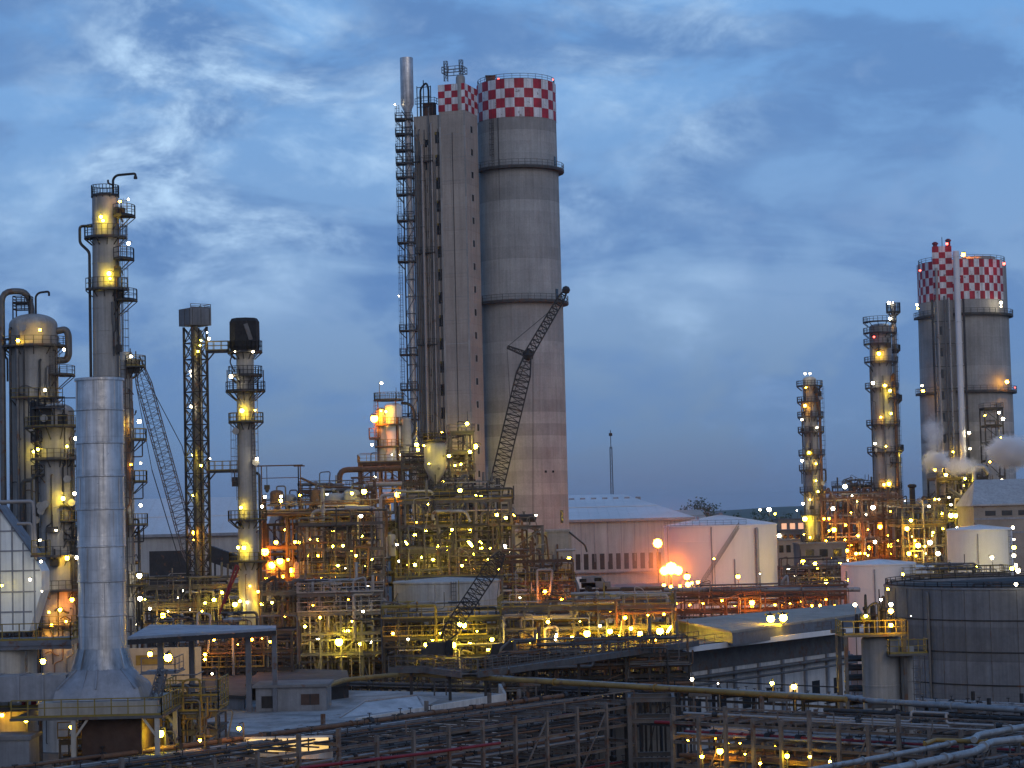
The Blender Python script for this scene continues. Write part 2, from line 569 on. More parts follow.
# evening sky colours (linear, for a Background strength of .1)
el = sep.outputs['Z']
cr = N.new('ShaderNodeValToRGB'); L.new(wr(el, -.05, .40, smooth=False), cr.inputs[0])
els = [(0.0, (1.05, 1.5, 2.9)), (.145, (1.28, 2.02, 3.75)), (.19, (1.5, 2.6, 4.6)), (.33, (2.2, 3.75, 6.6)), (.6, (1.75, 3.9, 7.7)), (1.0, (1.25, 3.0, 6.5))]
while len(cr.color_ramp.elements) < len(els): cr.color_ramp.elements.new(.5)
for e, (p, c) in zip(cr.color_ramp.elements, els): e.position = p; e.color = (*[x / 10 for x in c], 1)
base = N.new('ShaderNodeVectorMath'); base.operation = 'SCALE'; L.new(cr.outputs[0], base.inputs[0]); base.inputs['Scale'].default_value = 10
col = mixc(.10, base.outputs[0], sky.outputs[0])
xs = wr(sep.outputs['X'], -.02, .16, 1, .85)
hi = wm('MULTIPLY', wr(el, .0, .10, .25, 1), xs)
warp = wn(16, 16, 26, (2.2, 5.1, 3.3), 4, .5)
big = wn(8, 8, 17, (3.1, 1.2, .4), 5, .55, .7)
mid = wn(15, 15, 30, (1.3, 7.7, 2.1), 8, .6, .35)
fin = wn(34, 34, 64, (5.3, 2.7, 8.1), 8, .62, .3)
# layered sheets: dark slate-blue bellies, then paler tops
dens = wm('ADD', wm('MULTIPLY', big, .65), wm('MULTIPLY', mid, .35))
col = mixc(wm('MULTIPLY', wr(dens, .42, .55, 0, .92), hi), col, (1.15, 2.42, 5.1))
col = mixc(wm('MULTIPLY', wr(wm('ADD', wm('MULTIPLY', mid, .7), wm('MULTIPLY', fin, .3)), .53, .68, 0, .42), hi), col, (2.9, 4.4, 7.0))
bright = wm('MAXIMUM', lobe(215, 125, .105), wm('MULTIPLY', lobe(655, 55, .085), .6))
bright = wm('MAXIMUM', bright, wm('MULTIPLY', lobe(150, 15, .08), .55))
bright = wm('MAXIMUM', bright, wm('MULTIPLY', lobe(345, 135, .05), .7))
bright = wm('MAXIMUM', bright, wm('MULTIPLY', lobe(40, 240, .07), .5))
bright = wm('MAXIMUM', bright, wm('MULTIPLY', lobe(600, 160, .045), .5))
bright = wm('MAXIMUM', bright, wm('MULTIPLY', lobe(660, 275, .05), .35))
veil = wr(wm('ADD', wm('MULTIPLY', mid, .78), wm('MULTIPLY', fin, .22)), .41, .70, 0, 1)
col = mixc(wm('MULTIPLY', bright, veil), col, (5.8, 8.2, 10.8))
# bright afterglow in the west, behind the camera
aft = wr(sep.outputs['Y'], .1, -.8)
low = wr(el, .85, .0)
col = mixc(wm('MULTIPLY', wm('MULTIPLY', aft, low), .8), col, (3.7, 4.1, 5.3))
L.new(col, bg.inputs['Color'])

sd = bpy.data.lights.new('sun', 'SUN'); so = bpy.data.objects.new('sun', sd); COL.objects.link(so)
sd.energy = .5; sd.angle = R(35); sd.color = (1, .90, .80)
# direction the light comes from
sv = Vector((math.sin(SUN_AZ) * math.cos(R(22)), math.cos(SUN_AZ) * math.cos(R(22)), math.sin(R(22))))
so.rotation_euler = sv.to_track_quat('Z', 'Y').to_euler()
so.location = (0, -50, 120)

S.render.engine = 'CYCLES'
S.view_settings.view_transform = 'Standard'
S.view_settings.look = 'None'
S.view_settings.gamma = 1
S.view_settings.exposure = 0
S.view_settings.use_curve_mapping = False
S.cycles.use_denoising = True
S.cycles.max_bounces = 4
S.cycles.diffuse_bounces = 2
S.cycles.glossy_bounces = 2
S.cycles.transparent_max_bounces = 6
S.cycles.volume_bounces = 3
S.cycles.sample_clamp_indirect = 4
S.cycles.caustics_reflective = False
S.cycles.caustics_refractive = False

# ------------------------------------------------------------------ ground, hills, far land
g = MB(); g.add([(-14000, -400, 0), (14000, -400, 0), (14000, 16000, 0), (-14000, 16000, 0)], [(0, 1, 2, 3)])
tag(g.build('ground', M['ground_gravel']), kind='structure')


def strip(pts, w, z, name='road', m='asphalt'):
    b = MB(); pts = [Vector((p[0], p[1], 0)) for p in pts]; vs = []
    for i, p in enumerate(pts):
        t = (pts[min(i + 1, len(pts) - 1)] - pts[max(i - 1, 0)]).normalized(); n = Vector((-t.y, t.x, 0))
        vs += [p + n * w / 2 + Vector((0, 0, z)), p - n * w / 2 + Vector((0, 0, z))]
    b.add(vs, [(2 * i, 2 * i + 1, 2 * i + 3, 2 * i + 2) for i in range(len(pts) - 1)])
    return tag(b.build(name, M[m]), kind='structure')


strip([(-60, 128), (60, 128)], 8, .004)
strip([(38, 100), (42, 340), (60, 620)], 9, .008)
strip([(-90, 395), (160, 380)], 9, .012)


def hills(y, amp, seed, x0, x1, m, base=0):
    r_ = random.Random(seed); b = MB(); n = 90; rows = 7; vs = []
    ph = [(r_.uniform(.5, 3) / 900, r_.uniform(0, 6.28), r_.uniform(.3, 1)) for _ in range(7)]
    for j in range(rows):
        t = j / (rows - 1)
        for i in range(n + 1):
            x = x0 + (x1 - x0) * i / n
            h = sum(a * (math.sin(x * f * 2 + p + t * .7) + 1) for f, p, a in ph) / 4
            prof = math.sin(math.pi * t) ** .8
            vs.append((x, y + t * 1600 + 60 * math.sin(x * .004 + j), -2 + prof * (amp * (.35 + .65 * h) + r_.uniform(-1, 1) * amp * .05)))
    b.add(vs, [(j * (n + 1) + i, j * (n + 1) + i + 1, (j + 1) * (n + 1) + i + 1, (j + 1) * (n + 1) + i) for j in range(rows - 1) for i in range(n)])
    return tag(b.build('hills', M[m], smooth=60), kind='structure')


hills(4200, 26, 3, -3200, 3600, 'hill_green')
hills(2400, 13, 8, -1800, 2400, 'hill_green')


def tree(px, py, D, h, w, label, group, m='leaf', seed=0):
    r_ = random.Random(seed)
    b0 = B(px, py, D)
    t = thing('tree', label, 'tree', b0, 0, group)
    k = MB()
    k.lathe([(.35, 0), (.26, h * .3), (.16, h * .6), (.06, h * .9)], 7)
    for i in range(7):
        a = r_.uniform(0, 6.28); z = h * r_.uniform(.3, .7)
        k.path([(0, 0, z), (math.cos(a) * w * .3, math.sin(a) * w * .3, z + h * .16), (math.cos(a) * w * .45, math.sin(a) * w * .45, z + h * .26)], .09, 5)
    k.build('trunk', M['bark'], t)
    c = MB()
    cl = []
    for i in range(16):
        a = r_.uniform(0, 6.28); q = r_.uniform(0, 1) ** .5; z = r_.uniform(.32, .98)
        rad = w * .5 * q * max(.25, 1.15 - abs(z - .55) * 1.5)
        cl.append((math.cos(a) * rad, math.sin(a) * rad, h * z, w * r_.uniform(.12, .22)))
    for cx, cy, cz, cr_ in cl:
        for i in range(70):
            d = Vector((r_.gauss(0, 1), r_.gauss(0, 1), r_.gauss(0, .8))); d = d / max(.3, d.length) * cr_ * r_.uniform(.5, 1.15)
            p = Vector((cx, cy, cz)) + d; s_ = r_.uniform(.22, .5)
            u = Vector((r_.uniform(-1, 1), r_.uniform(-1, 1), r_.uniform(-.6, .6))).normalized() * s_
            v = u.cross(Vector((r_.uniform(-1, 1), r_.uniform(-1, 1), r_.uniform(-1, 1))).normalized())
            c.add([p - u, p + v * .6, p + u, p - v * .6], [(0, 1, 2, 3)])
    c.build('crown', M[m], t)
    return t


for i, (px, h, w, mm) in enumerate([(690, 15, 9, 'leaf'), (697, 19, 11, 'leaf'), (706, 18, 12, 'leaf'), (715, 17, 10, 'leaf'), (727, 12, 9, 'leaf'), (741, 13, 10, 'leaf_pale'), (752, 11, 9, 'leaf'), (765, 13, 12, 'leaf'), (779, 12, 10, 'leaf_pale'), (790, 11, 9, 'leaf'), (846, 13, 10, 'leaf'), (676, 12, 9, 'leaf')]):
    tree(px, 510, 600 + (i * 37) % 60, 23.5 + (h - 11) * .5, w * 1.0, 'dark leafy tree in the belt beyond the white storage tank', 'trees beyond the white storage tank', mm, 50 + i)
for i, (px, py, D, h, w) in enumerate([(785, 556, 470, 10, 9), (793, 552, 480, 12, 10), (797, 560, 465, 8, 8), (646, 552, 640, 12, 10)]):
    tree(px, py, D, h, w, 'bushy dark tree standing between the white tank and the right hand plant' if i < 3 else 'lone dark tree behind the long grey warehouse', 'trees beside the white tank' if i < 3 else None, 'leaf', 90 + i)
# ------------------------------------------------------------------ checkered concrete prilling tower
def checker_band(root, r, z0, z1, rows, cols, a0=0.0, pert=0.0, seed=0, span=360, name='checker_band', n_per=2):
    m = MB(); full = span >= 360
    n = cols * n_per
    for i in range(rows):
        za = z0 + (z1 - z0) * i / rows; zb = z0 + (z1 - z0) * (i + 1) / rows
        for k in range(n):
            a = R(a0 + span * k / n); b = R(a0 + span * (k + 1) / n)
            m.add([(r * math.cos(a), r * math.sin(a), za), (r * math.cos(b), r * math.sin(b), za), (r * math.cos(b), r * math.sin(b), zb), (r * math.cos(a), r * math.sin(a), zb)], [(0, 1, 2, 3)], (i + k // n_per) % 2)
    vs = []
    for k in range(n + 1):
        a = R(a0 + span * k / n); vs += [(r * math.cos(a), r * math.sin(a), z1), ((r - .35) * math.cos(a), (r - .35) * math.sin(a), z1)]
    m.add(vs, [(2 * k, 2 * k + 2, 2 * k + 3, 2 * k + 1) for k in range(n)], 0)
    return m.build(name, [M['red_paint'], M['white_paint']], root, smooth=20)


def checker_box(root, x0, y0, x1, y1, z0, z1, nx, ny, nz, name='checker_panel'):
    "four checked walls round a block"
    m = MB()
    def face(p, q, n):
        for i in range(nz):
            za = z0 + (z1 - z0) * i / nz; zb = z0 + (z1 - z0) * (i + 1) / nz
            for k in range(n):
                a = Vector(p).lerp(Vector(q), k / n); b = Vector(p).lerp(Vector(q), (k + 1) / n)
                m.add([(a.x, a.y, za), (b.x, b.y, za), (b.x, b.y, zb), (a.x, a.y, zb)], [(0, 1, 2, 3)], (i + k) % 2)
    face((x0, y0, 0), (x1, y0, 0), nx); face((x1, y0, 0), (x1, y1, 0), ny); face((x1, y1, 0), (x0, y1, 0), nx); face((x0, y1, 0), (x0, y0, 0), ny)
    m.add([(x0, y0, z1), (x1, y0, z1), (x1, y1, z1), (x0, y1, z1)], [(0, 1, 2, 3)], 1)
    return m.build(name, [M['red_paint'], M['white_paint']], root)


SD = 414
sb = B(523.5, 400, SD)
zt = lambda py: Z(519, py, SD)
silo = thing('concrete_tower', 'tallest grey concrete tower with a red and white checked crown and two ring walkways', 'tower', sb)
Z1, Z2, ZC0, ZC1 = zt(304), zt(172), zt(123.5), zt(86)
m = MB()
m.lathe([(8.0, 0), (7.98, 20), (7.9, Z1 - .4), (7.72, Z1), (7.66, Z2 - .3), (7.5, Z2), (7.46, ZC0), (7.46, ZC1 - .8), (6.8, ZC1 - .7), (0.05, ZC1 - .2)], 72)
m.build('shaft', M['concrete'], silo, smooth=30)
checker_band(silo, 7.53, ZC0, ZC1, 4, 26, a0=4)
m = MB(); m.rail([(7.3 * math.cos(R(a)), 7.3 * math.sin(R(a)), ZC1) for a in range(0, 360, 12)], 1.0, .07, 1.6, True); m.build('railing', M['steel_grey'], silo)
for zz, rr in ((Z1, 7.72), (Z2, 7.5)):
    p = ring_platform(silo, rr, zz, 1.25, -160, 75, 'grate', 'steel_grey', h=1.15, t=.07, brackets=False, thick=.42)
m = MB(); m.box(-5.7, -1.5, ZC1 - .5, -3.9, .6, ZC1 + 1.7); m.box(-5.8, -1.6, ZC1 + 1.7, -3.8, .7, ZC1 + 1.9); m.build('vent_housing', M['steel_rust'], silo)
lamp(silo, (-3.3, -2.2, ZC1 + .8), 'red', .42, hood=False)
lamp(silo, (7.0, -2.2, ZC1 + .5), 'red', .32)
lamp(silo, (-2.0, -7.0, ZC0 + 3.0), 'red', .2)
for a, z, w, h in ((-35, zt(524), .7, 2.4), (-22, Z2 + .2, .8, 2.1), (-62, zt(474), .4, .4), (-50, zt(474), .4, .4), (-30, Z1 + .2, .9, 2.1)):
    m = MB(); e = Vector((math.cos(R(a)), math.sin(R(a)), 0)); s_ = Vector((-e.y, e.x, 0))
    rr = 7.99 if z < Z1 else (7.70 if z < Z2 else 7.5)
    c = e * rr + Vector((0, 0, z))
    vs = [c + s_ * x + e * y + Vector((0, 0, zz)) for y in (-.3, .09) for zz in (0, h) for x in (-w / 2, w / 2)]
    m.add(vs, [(4, 5, 7, 6), (0, 4, 6, 2), (5, 1, 3, 7), (2, 6, 7, 3), (0, 1, 5, 4)])
    m.build('doorway', M['glass_dark'], silo)
# thin ladder rail and drain pipe up the drum
m = MB(); a = R(-118)
m.path([(7.62 * math.cos(a), 7.62 * math.sin(a), Z1 + 1), (7.62 * math.cos(a), 7.62 * math.sin(a), ZC0)], .06, 6)
m.build('conduit', M['steel_dark'], silo)
ladder(silo, 7.55 * math.cos(R(-128)), 7.55 * math.sin(R(-128)), Z2, ZC0, -128, 'steel_dark')

# ---- stair and lift shaft built against it (root at its nearest corner)
HD = 401
hp = B(471.5, 400, HD)
hz = lambda py: Z(460, py, HD)
shaft = thing('lift_shaft', 'square brown concrete shaft with window rows standing against the tall checked tower', 'shaft', hp, R(-18))
TOP = hz(110)
WW, DD, SPL = 10.3, 7.0, -5.15
m = MB()
m.box(SPL, 0, 0, 0, DD, TOP)
m.box(-WW, .45, 0, SPL + .0, DD, TOP - .4)
m.build('walls', M['concrete_shaft'], shaft)
# cast joints on the wide face
m = MB()
for k in range(1, 22):
    z = TOP - k * 4.3
    m.box(SPL + .02, -.03, z - .05, -.02, .01, z + .05)
m.box(-.35, -.035, 0, -.02, .012, TOP); m.box(SPL + .02, -.04, 0, SPL + .4, .013, TOP)
m.build('joint', M['concrete'], shaft)
for k in range(19):
    z = hz(127) - k * 4.25
    w = MB(); w.box(.0, 2.6, z - .75, .05, 3.9, z + .75); f = w.build('window', M['concrete_pale'], shaft)
    w = MB(); w.box(.045, 2.75, z - .6, .07, 3.75, z + .6); w.build('pane', M['glass_dark'], f)
for k in range(18):
    z = hz(135) - k * 4.25
    w = MB(); w.box(SPL - .95, .39, z - 1.05, SPL - .22, .46, z + 1.05); f = w.build('window', M['steel_dark'], shaft)
    w = MB(); w.box(SPL - .88, .37, z - .95, SPL - .29, .40, z + .95); w.build('pane', M['glass_dark'], f)
    if k < 11:
        w = MB(); w.box(SPL - 1.0, .34, z + .55, SPL - .65, .365, z + 1.05); w.build('shutter', M['rail_yellow'], f)
for k in range(17):
    z = hz(140) - k * 4.25
    w = MB(); w.box(-8.1, .40, z - .7, -7.5, .46, z + .7); f = w.build('window', M['glass_dark'], shaft)
# risers in front of the set-back half
for x, y, r_, z1, mt in ((-9.8, .05, .16, TOP - 4, 'pipe_grey'), (-9.2, .1, .12, TOP - 3, 'pipe_grey'), (-8.6, -.1, .24, TOP - 6, 'pipe_pale'), (-7.2, .1, .12, TOP + 1, 'pipe_grey'),
                         (-6.75, .05, .18, TOP - 2, 'pipe_pale'), (-5.95, -.2, .09, TOP - 9, 'pipe_grey'), (-10.15, .0, .11, TOP - 10, 'pipe_grey')):
    m = MB(); m.path([(x, y, 8), (x, y, z1), (x, y + .6, z1 + .2)], r_, 8, .3)
    z = 14
    while z < z1:
        m.tube((x, y, z), (x, y, z + .14), r_ * 1.5, 8); m.bar((x, y, z + .07), (x, .46, z + .07), .09); z += 4.3
    m.build('riser_pipe', M[mt], shaft, smooth=50)
for i, x in enumerate((-10.0, -9.5, -8.95, -8.2, -7.9, -7.55, -7.0, -6.45, -6.2, -5.55)):
    m = MB(); z1 = TOP - (2, 7, 5, 3, 12, 6, 4, 9, 15, 3)[i]; m.path([(x, .3, 8 + i), (x, .3, z1)], .07 + .03 * (i % 3), 6); z = 11 + i * .7
    while z < z1: m.bar((x - .2, .38, z), (x + .2, .38, z), .1); z += 4.3
    m.build('service_line', M[('steel_grey', 'pipe_pale', 'concrete_shaft')[i % 3]], shaft, smooth=50)
for k in range(6):
    z = TOP - 9 - k * 17
    m = MB(); m.box(-10.4, -.2, z - .08, SPL - 1.3, .44, z); p = m.build('platform', M['grate'], shaft)
    m = MB(); m.rail([(-10.4, .4, z), (-10.4, -.15, z), (SPL - 1.3, -.15, z)], 1.1, .05); m.build('railing', M['steel_dark'], p)
m = MB(); m.tube((-2.6, -.06, 20), (-2.6, -.06, TOP - 4), .05, 5); m.build('conduit', M['steel_dark'], shaft)
# crown of the shaft
checker_box(shaft, SPL - .05, -.05, .05, DD, TOP, hz(83), 4, 4, 4)
m = MB(); m.lathe([(.85, TOP + .1), (.85, TOP + 6.0), (.8, TOP + 6.4), (.3, TOP + 6.8)], 20, (-1.0, .7)); m.build('head_tank', M['vessel_grey'], shaft, smooth=40)
m = MB()
for x in (-4.0, -1.0): m.lattice((x, 1.2, TOP + 5.8), (x, 1.2, TOP + 9.6), .6, .6, 3, .08, .06)
m.rail([(-4.3, -.2, TOP + 7.1), (-.4, -.2, TOP + 7.1), (-.4, 2.8, TOP + 7.1), (-4.3, 2.8, TOP + 7.1)], 1.2, .09, 1.2, True)
m.build('roof_frame', M['steel_grey'], shaft)
m = MB()
for x in (-9.9, -8.6, -7.2): m.bar((x, 1.5, TOP - 1.5), (x, 1.5, TOP + 6.5 - .8 * abs(x + 8.6)), .14)
for z in (TOP + 1.5, TOP + 3.4, TOP + 5.2): m.bar((-9.9, 1.5, z), (-7.2, 1.5, z), .12)
m.rail([(-10.2, 1.2, TOP + 2), (-6.4, 1.2, TOP + 2), (-6.4, 5, TOP + 2)], 1.1, .08)
m.path([(-9.4, 2, TOP - 1), (-9.4, 2, TOP + 5), (-8.2, 2, TOP + 6.2), (-7.8, 2, TOP + 5), (-7.8, 2, TOP - 1)], .2, 7)
m.build('davit_frame', M['steel_dark'], shaft)
m = MB(); m.box(-8.9, 1.7, TOP - 1.5, -6.9, 3.6, TOP + 2.3); m.build('plant_box', M['steel_rust'], shaft)
lamps(shaft, HD - 3, [(475, 447, 'lime', .5), (461, 466, 'lime', .36), (442, 433, 'yellow', .3)], 'lime', .3)

# ---- free exhaust stack on the left of the shaft
ED = 398
eb = B(413.5, 400, ED)
ez = lambda py: Z(409, py, ED)
ex = thing('exhaust_stack', 'slim pale exhaust stack rising beside the brown shaft with stacked side landings', 'stack', eb)
m = MB(); m.lathe([(.62, 4), (.62, ez(112)), (1.2, ez(105)), (1.2, ez(58)), (1.05, ez(58)), (1.05, ez(64))], 20); m.build('shell', M['stack_silver'], ex, smooth=40)
m = MB()
for x, y in ((-1.0, -.9), (-1.0, .9), (.8, -.9), (.8, .9)): m.bar((x, y, 0), (x, y, ez(118)), .17)
z = 3
k = 0
while z < ez(122):
    for a, b in (((-1, -.9), (.8, -.9)), ((-1, .9), (.8, .9)), ((-1, -.9), (-1, .9)), ((.8, -.9), (.8, .9))):
        m.bar((*a, z), (*b, z), .11)
        p, q = (a, b) if k % 2 else (b, a)
        m.bar((*p, z), (*q, z + 3.1), .09)
    z += 3.1; k += 1
m.build('support_frame', M['steel_dark'], ex)
for py in (120, 135, 151, 164, 178, 195, 221, 243, 262, 331, 355, 390, 420, 446, 470):
    z = ez(py)
    m = MB(); m.box(-2.3, -1.3, z - .13, 1.0, 1.3, z); m.bar((-1, -1.2, z - 1.4), (-2.2, -1.2, z - .1), .12); m.bar((-1, 1.2, z - 1.4), (-2.2, 1.2, z - .1), .12)
    p = m.build('platform', M['grate'], ex)
    m = MB(); m.rail([(.9, -1.25, z), (-2.25, -1.25, z), (-2.25, 1.25, z), (.9, 1.25, z)], 1.15, .09, 1.1); m.build('railing', M['steel_dark'], p)
ladder(ex, -1.7, -1.0, 6, ez(106), 250, 'steel_dark')
lamp(ex, (-2.2, -1.3, ez(106)), 'white', .26); lamp(ex, (-2.2, -1.3, ez(297)), 'white', .26)
# ------------------------------------------------------------------ left hand group
# dome-topped vessel
D = 262; k_ = D / F
v1 = thing('process_vessel', 'wide dome-topped grey vessel at the left edge with a goose-neck pipe over its dome', 'vessel', B(34, 400, D))
z_ = lambda py: Z(33, py, D)
shell(v1, 3.1, 2.85, 0, z_(325), 'dome', 'vessel_grey', hd=1.35)
ring_platform(v1, 2.9, z_(347), 1.1, -200, 30, rail='steel_grey')
ring_platform(v1, 3.0, z_(399), 1.0, -120, -20, rail='rail_yellow')
ring_platform(v1, 3.0, z_(376), 1.9, -40, 20, rail='steel_grey')
m = MB(); x0 = -3.3
m.path([(x0, -1.9, 8), (x0, -1.9, z_(292)), (-.6, -.8, z_(292)), (-.2, 0, z_(306)), (-.2, 0, z_(316))], .38, 10, 1.4); m.build('overhead_pipe', M['pipe_grey'], v1, smooth=50)
m = MB(); m.path([(2.6, 0, z_(332)), (3.9, 0, z_(330)), (4.2, 0, z_(336)), (4.2, 0, z_(356)), (3.9, 0, z_(361)), (2.8, 0, z_(361))], .42, 10, .8); m.build('side_pipe', M['pipe_grey'], v1, smooth=50)
m = MB(); m.path([(.5, -.8, z_(318)), (.5, -.8, z_(297)), (.9, -.8, z_(293.5)), (2.1, -.8, z_(292.5)), (2.1, -.8, z_(297))], .13, 6, .3); m.build('davit', M['steel_dark'], v1, smooth=50)
m = MB()
for x in (-2.2, -.2):
    for y in (-.9, .9): m.bar((x, y, z_(322)), (x, y, z_(302)), .14)
for z in (z_(304), z_(310)): m.rail([(-2.2, -.9, z), (-.2, -.9, z), (-.2, .9, z), (-2.2, .9, z)], .9, .1, 1.2, True)
m.build('top_frame', M['steel_dark'], v1)
for x, r_, mt in ((-2.2, .16, 'pipe_dark'), (-1.2, .22, 'pipe_grey'), (-.4, .12, 'pipe_dark'), (1.4, .14, 'pipe_dark'), (2.2, .2, 'pipe_grey')):
    m = MB(); y = -math.sqrt(max(.2, 3.25 ** 2 - x * x)) - .25; m.path([(x, y, 4), (x, y, z_(350 + 9 * x)), (x, y + .6, z_(349 + 9 * x))], r_, 7); m.build('riser_pipe', M[mt], v1, smooth=50)
ladder(v1, 2.55, -2.2, z_(470), z_(345), -45)
clutter(v1, 2.95, 4, z_(330), 34, 5)
lamps(v1, D - 3.9, [(40, 331, 'yellow', .34), (18, 341, 'yellow', .22), (64, 350, 'white', .22), (45, 391, 'yellow', .3), (33, 408, 'white', .22), (34, 452, 'lime', .2), (55, 409, 'white', .2)])

# second column, in front of it
D = 247
v2 = thing('process_column', 'narrower grey column with yellow-lit balconies in front of the dome-topped vessel', 'column', B(57.5, 500, D))
z_ = lambda py: Z(57, py, D)
shell(v2, 2.0, 1.95, 0, z_(412), 'dome', 'vessel_grey', hd=1.0)
for py, a0, a1, w, rl in ((427, -190, 10, 1.6, 'rail_yellow'), (459, -160, 20, 1.0, 'steel_grey'), (521, -70, 20, 1.0, 'rail_yellow'), (556, -120, 20, 1.1, 'steel_grey'), (590, -170, 30, 1.0, 'steel_grey'), (625, -190, 40, 1.2, 'rail_yellow')):
    ring_platform(v2, 1.98, z_(py), w, a0, a1, rail=rl)
m = MB()
for x, y in ((-1.7, -1.5), (.2, -2.2), (2.6, -1.2), (-3.0, -.6)):
    m.bar((x, y, z_(427)), (x, y, z_(398)), .13)
m.bar((-3, -.6, z_(399)), (.2, -2.2, z_(399)), .12); m.bar((.2, -2.2, z_(399)), (2.6, -1.2, z_(399)), .12); m.bar((-3, -.6, z_(412)), (2.6, -1.2, z_(412)), .1)
m.box(-1.4, -2.0, z_(426), -.2, -1.0, z_(409)); m.box(.5, -1.9, z_(426), 1.5, -1.1, z_(415))
m.lathe([(.4, z_(426)), (.4, z_(402)), (.1, z_(400))], 10, (-2.4, -1.0))
m.build('valve_skid', M['steel_dark'], v2, smooth=40)
for pts, r_ in (([(-2.1, -.9, 3), (-2.1, -.9, z_(405)), (-1.2, -.5, z_(405))], .2), ([(1.9, -1.2, z_(600)), (1.9, -1.2, z_(440)), (1.1, -.7, z_(438))], .16), ([(-1.2, -2.1, z_(470)), (-2.4, -2.1, z_(478)), (-2.4, -2.1, z_(640))], .14), ([(-2.5, -1.3, z_(480)), (-3.6, -1.3, z_(480)), (-3.6, -1.3, 5)], .24)):
    m = MB(); m.path(pts, r_, 7); m.build('riser_pipe', M['pipe_dark'], v2, smooth=50)
ladder(v2, 2.15, -.5, z_(625), z_(425), -10)
clutter(v2, 2.0, 4, z_(400), 44, 6)
for py, a0, a1 in ((408, -150, -60), (441, -185, -130), (475, -190, -120), (540, -60, 25)): ring_platform(v2, 2.0, z_(py), .9, a0, a1, rail='steel_dark')
lamps(v2, D - 2.9, [(76, 439, 'white', .26), (67, 447, 'lime', .24), (63, 499, 'lime', .28), (74.5, 494, 'white', .22), (56, 531, 'white', .22), (77, 558, 'white', .24), (67, 559, 'yellow', .36), (47, 590, 'yellow', .24), (49, 613, 'warm', .24), (52, 626, 'warm', .28), (66, 622, 'warm', .2), (38, 450, 'lime', .22)])

# tall slim column with balconies
D = 256
v3 = thing('process_column', 'tallest slim grey column on the left with a crane-hook davit on top', 'column', B(107.5, 380, D))
z_ = lambda py: Z(107, py, D)
shell(v3, 1.9, 1.52, 0, z_(197), 'dome', 'vessel_grey', hd=.5)
ring_platform(v3, .9, z_(196), .75, 0, 360, h=1.2, rail='steel_dark')
ring_platform(v3, 1.55, z_(238), .95, -200, 20, rail='steel_grey', h=1.4)
ring_platform(v3, 1.65, z_(290), .9, -150, 10, rail='steel_grey', h=1.3)
for py, w in ((217, 1.9), (260, 1.7), (301, 2.0)):
    ring_platform(v3, 1.6, z_(py), w, -48, 12, rail='steel_dark', h=1.3)
m = MB(); m.path([(1.05, -.6, z_(205)), (1.05, -.6, z_(180)), (1.5, -.8, z_(176.5)), (3.75, -1, z_(175.5)), (3.75, -1, z_(180))], .15, 7, .4); m.lathe([(.22, z_(181)), (.22, z_(178.5))], 8, (3.75, -1)); m.path([(1.05, -.6, z_(186)), (.45, -.5, z_(184)), (.45, -.5, z_(180.5))], .12, 6, .3); m.build('davit', M['steel_dark'], v3, smooth=50)
m = MB(); m.path([(-1.4, -.4, z_(226)), (-2.95, -.4, z_(226)), (-2.95, -.4, z_(243)), (-1.85, -.4, z_(252)), (-1.85, -.4, 6)], .17, 8, .4); m.build('side_pipe', M['pipe_dark'], v3, smooth=50)
m = MB(); m.box(1.9, -1.5, z_(216.5), 2.5, -.9, z_(210)); m.lathe([(.3, z_(216.8)), (.3, z_(209))], 10, (1.6, -1.4)); m.build('valve_box', M['steel_dark'], v3)
ladder(v3, 1.95, -.6, z_(375), z_(200), -15, 'steel_grey')
clutter(v3, 1.65, z_(380), z_(205), 12, 7, -60, 10)
lamps(v3, D - 2.4, [(128.5, 200, 'white', .27), (128.5, 244, 'white', .27), (120, 202, 'warm', .2), (103, 221, 'lime', .2), (101, 217, 'lime', .18), (109, 274, 'lime', .28), (110, 279, 'lime', .2)])

# slim column behind the silver stack
D = 241
v4 = thing('process_column', 'thin pale column with four small lamp balconies showing right behind the silver stack', 'column', B(128, 500, D))
z_ = lambda py: Z(128, py, D)
shell(v4, .72, .66, 0, z_(352), 'flat', 'vessel_grey')
for py, a0 in ((367, -80), (440, -70), (482, -60), (525, -80), (585, -80)):
    ring_platform(v4, .7, z_(py), 1.45, a0, 25, rail='rail_yellow', h=1.2)
for py in (440, 482, 525):
    m = MB(); m.path([(1.7, -.3, z_(py)), (1.7, -.3, z_(py + 17)), (.6, -.2, z_(py + 17))], .07, 6, .15); m.build('drain_pipe', M['pipe_dark'], v4)
m = MB(); m.box(.3, -1.1, z_(374), 1.6, -.4, z_(360)); m.bar((1.2, -.8, z_(360)), (1.2, -.8, z_(352)), .12); m.bar((.6, -.8, z_(368)), (.6, -.8, z_(349)), .1); m.build('valve_box', M['steel_dark'], v4)
ladder(v4, -.2, -.8, z_(620), z_(360), -70)
clutter(v4, .7, 6, z_(360), 16, 8, -80, 10)
lamps(v4, D - 1.6, [(131, 357, 'white', .24), (139.3, 422, 'white', .26), (140.7, 464, 'white', .26), (140.7, 506, 'white', .26), (139.3, 576, 'white', .26), (140, 599, 'white', .24), (122, 424, 'yellow', .2), (131, 465, 'yellow', .14)])

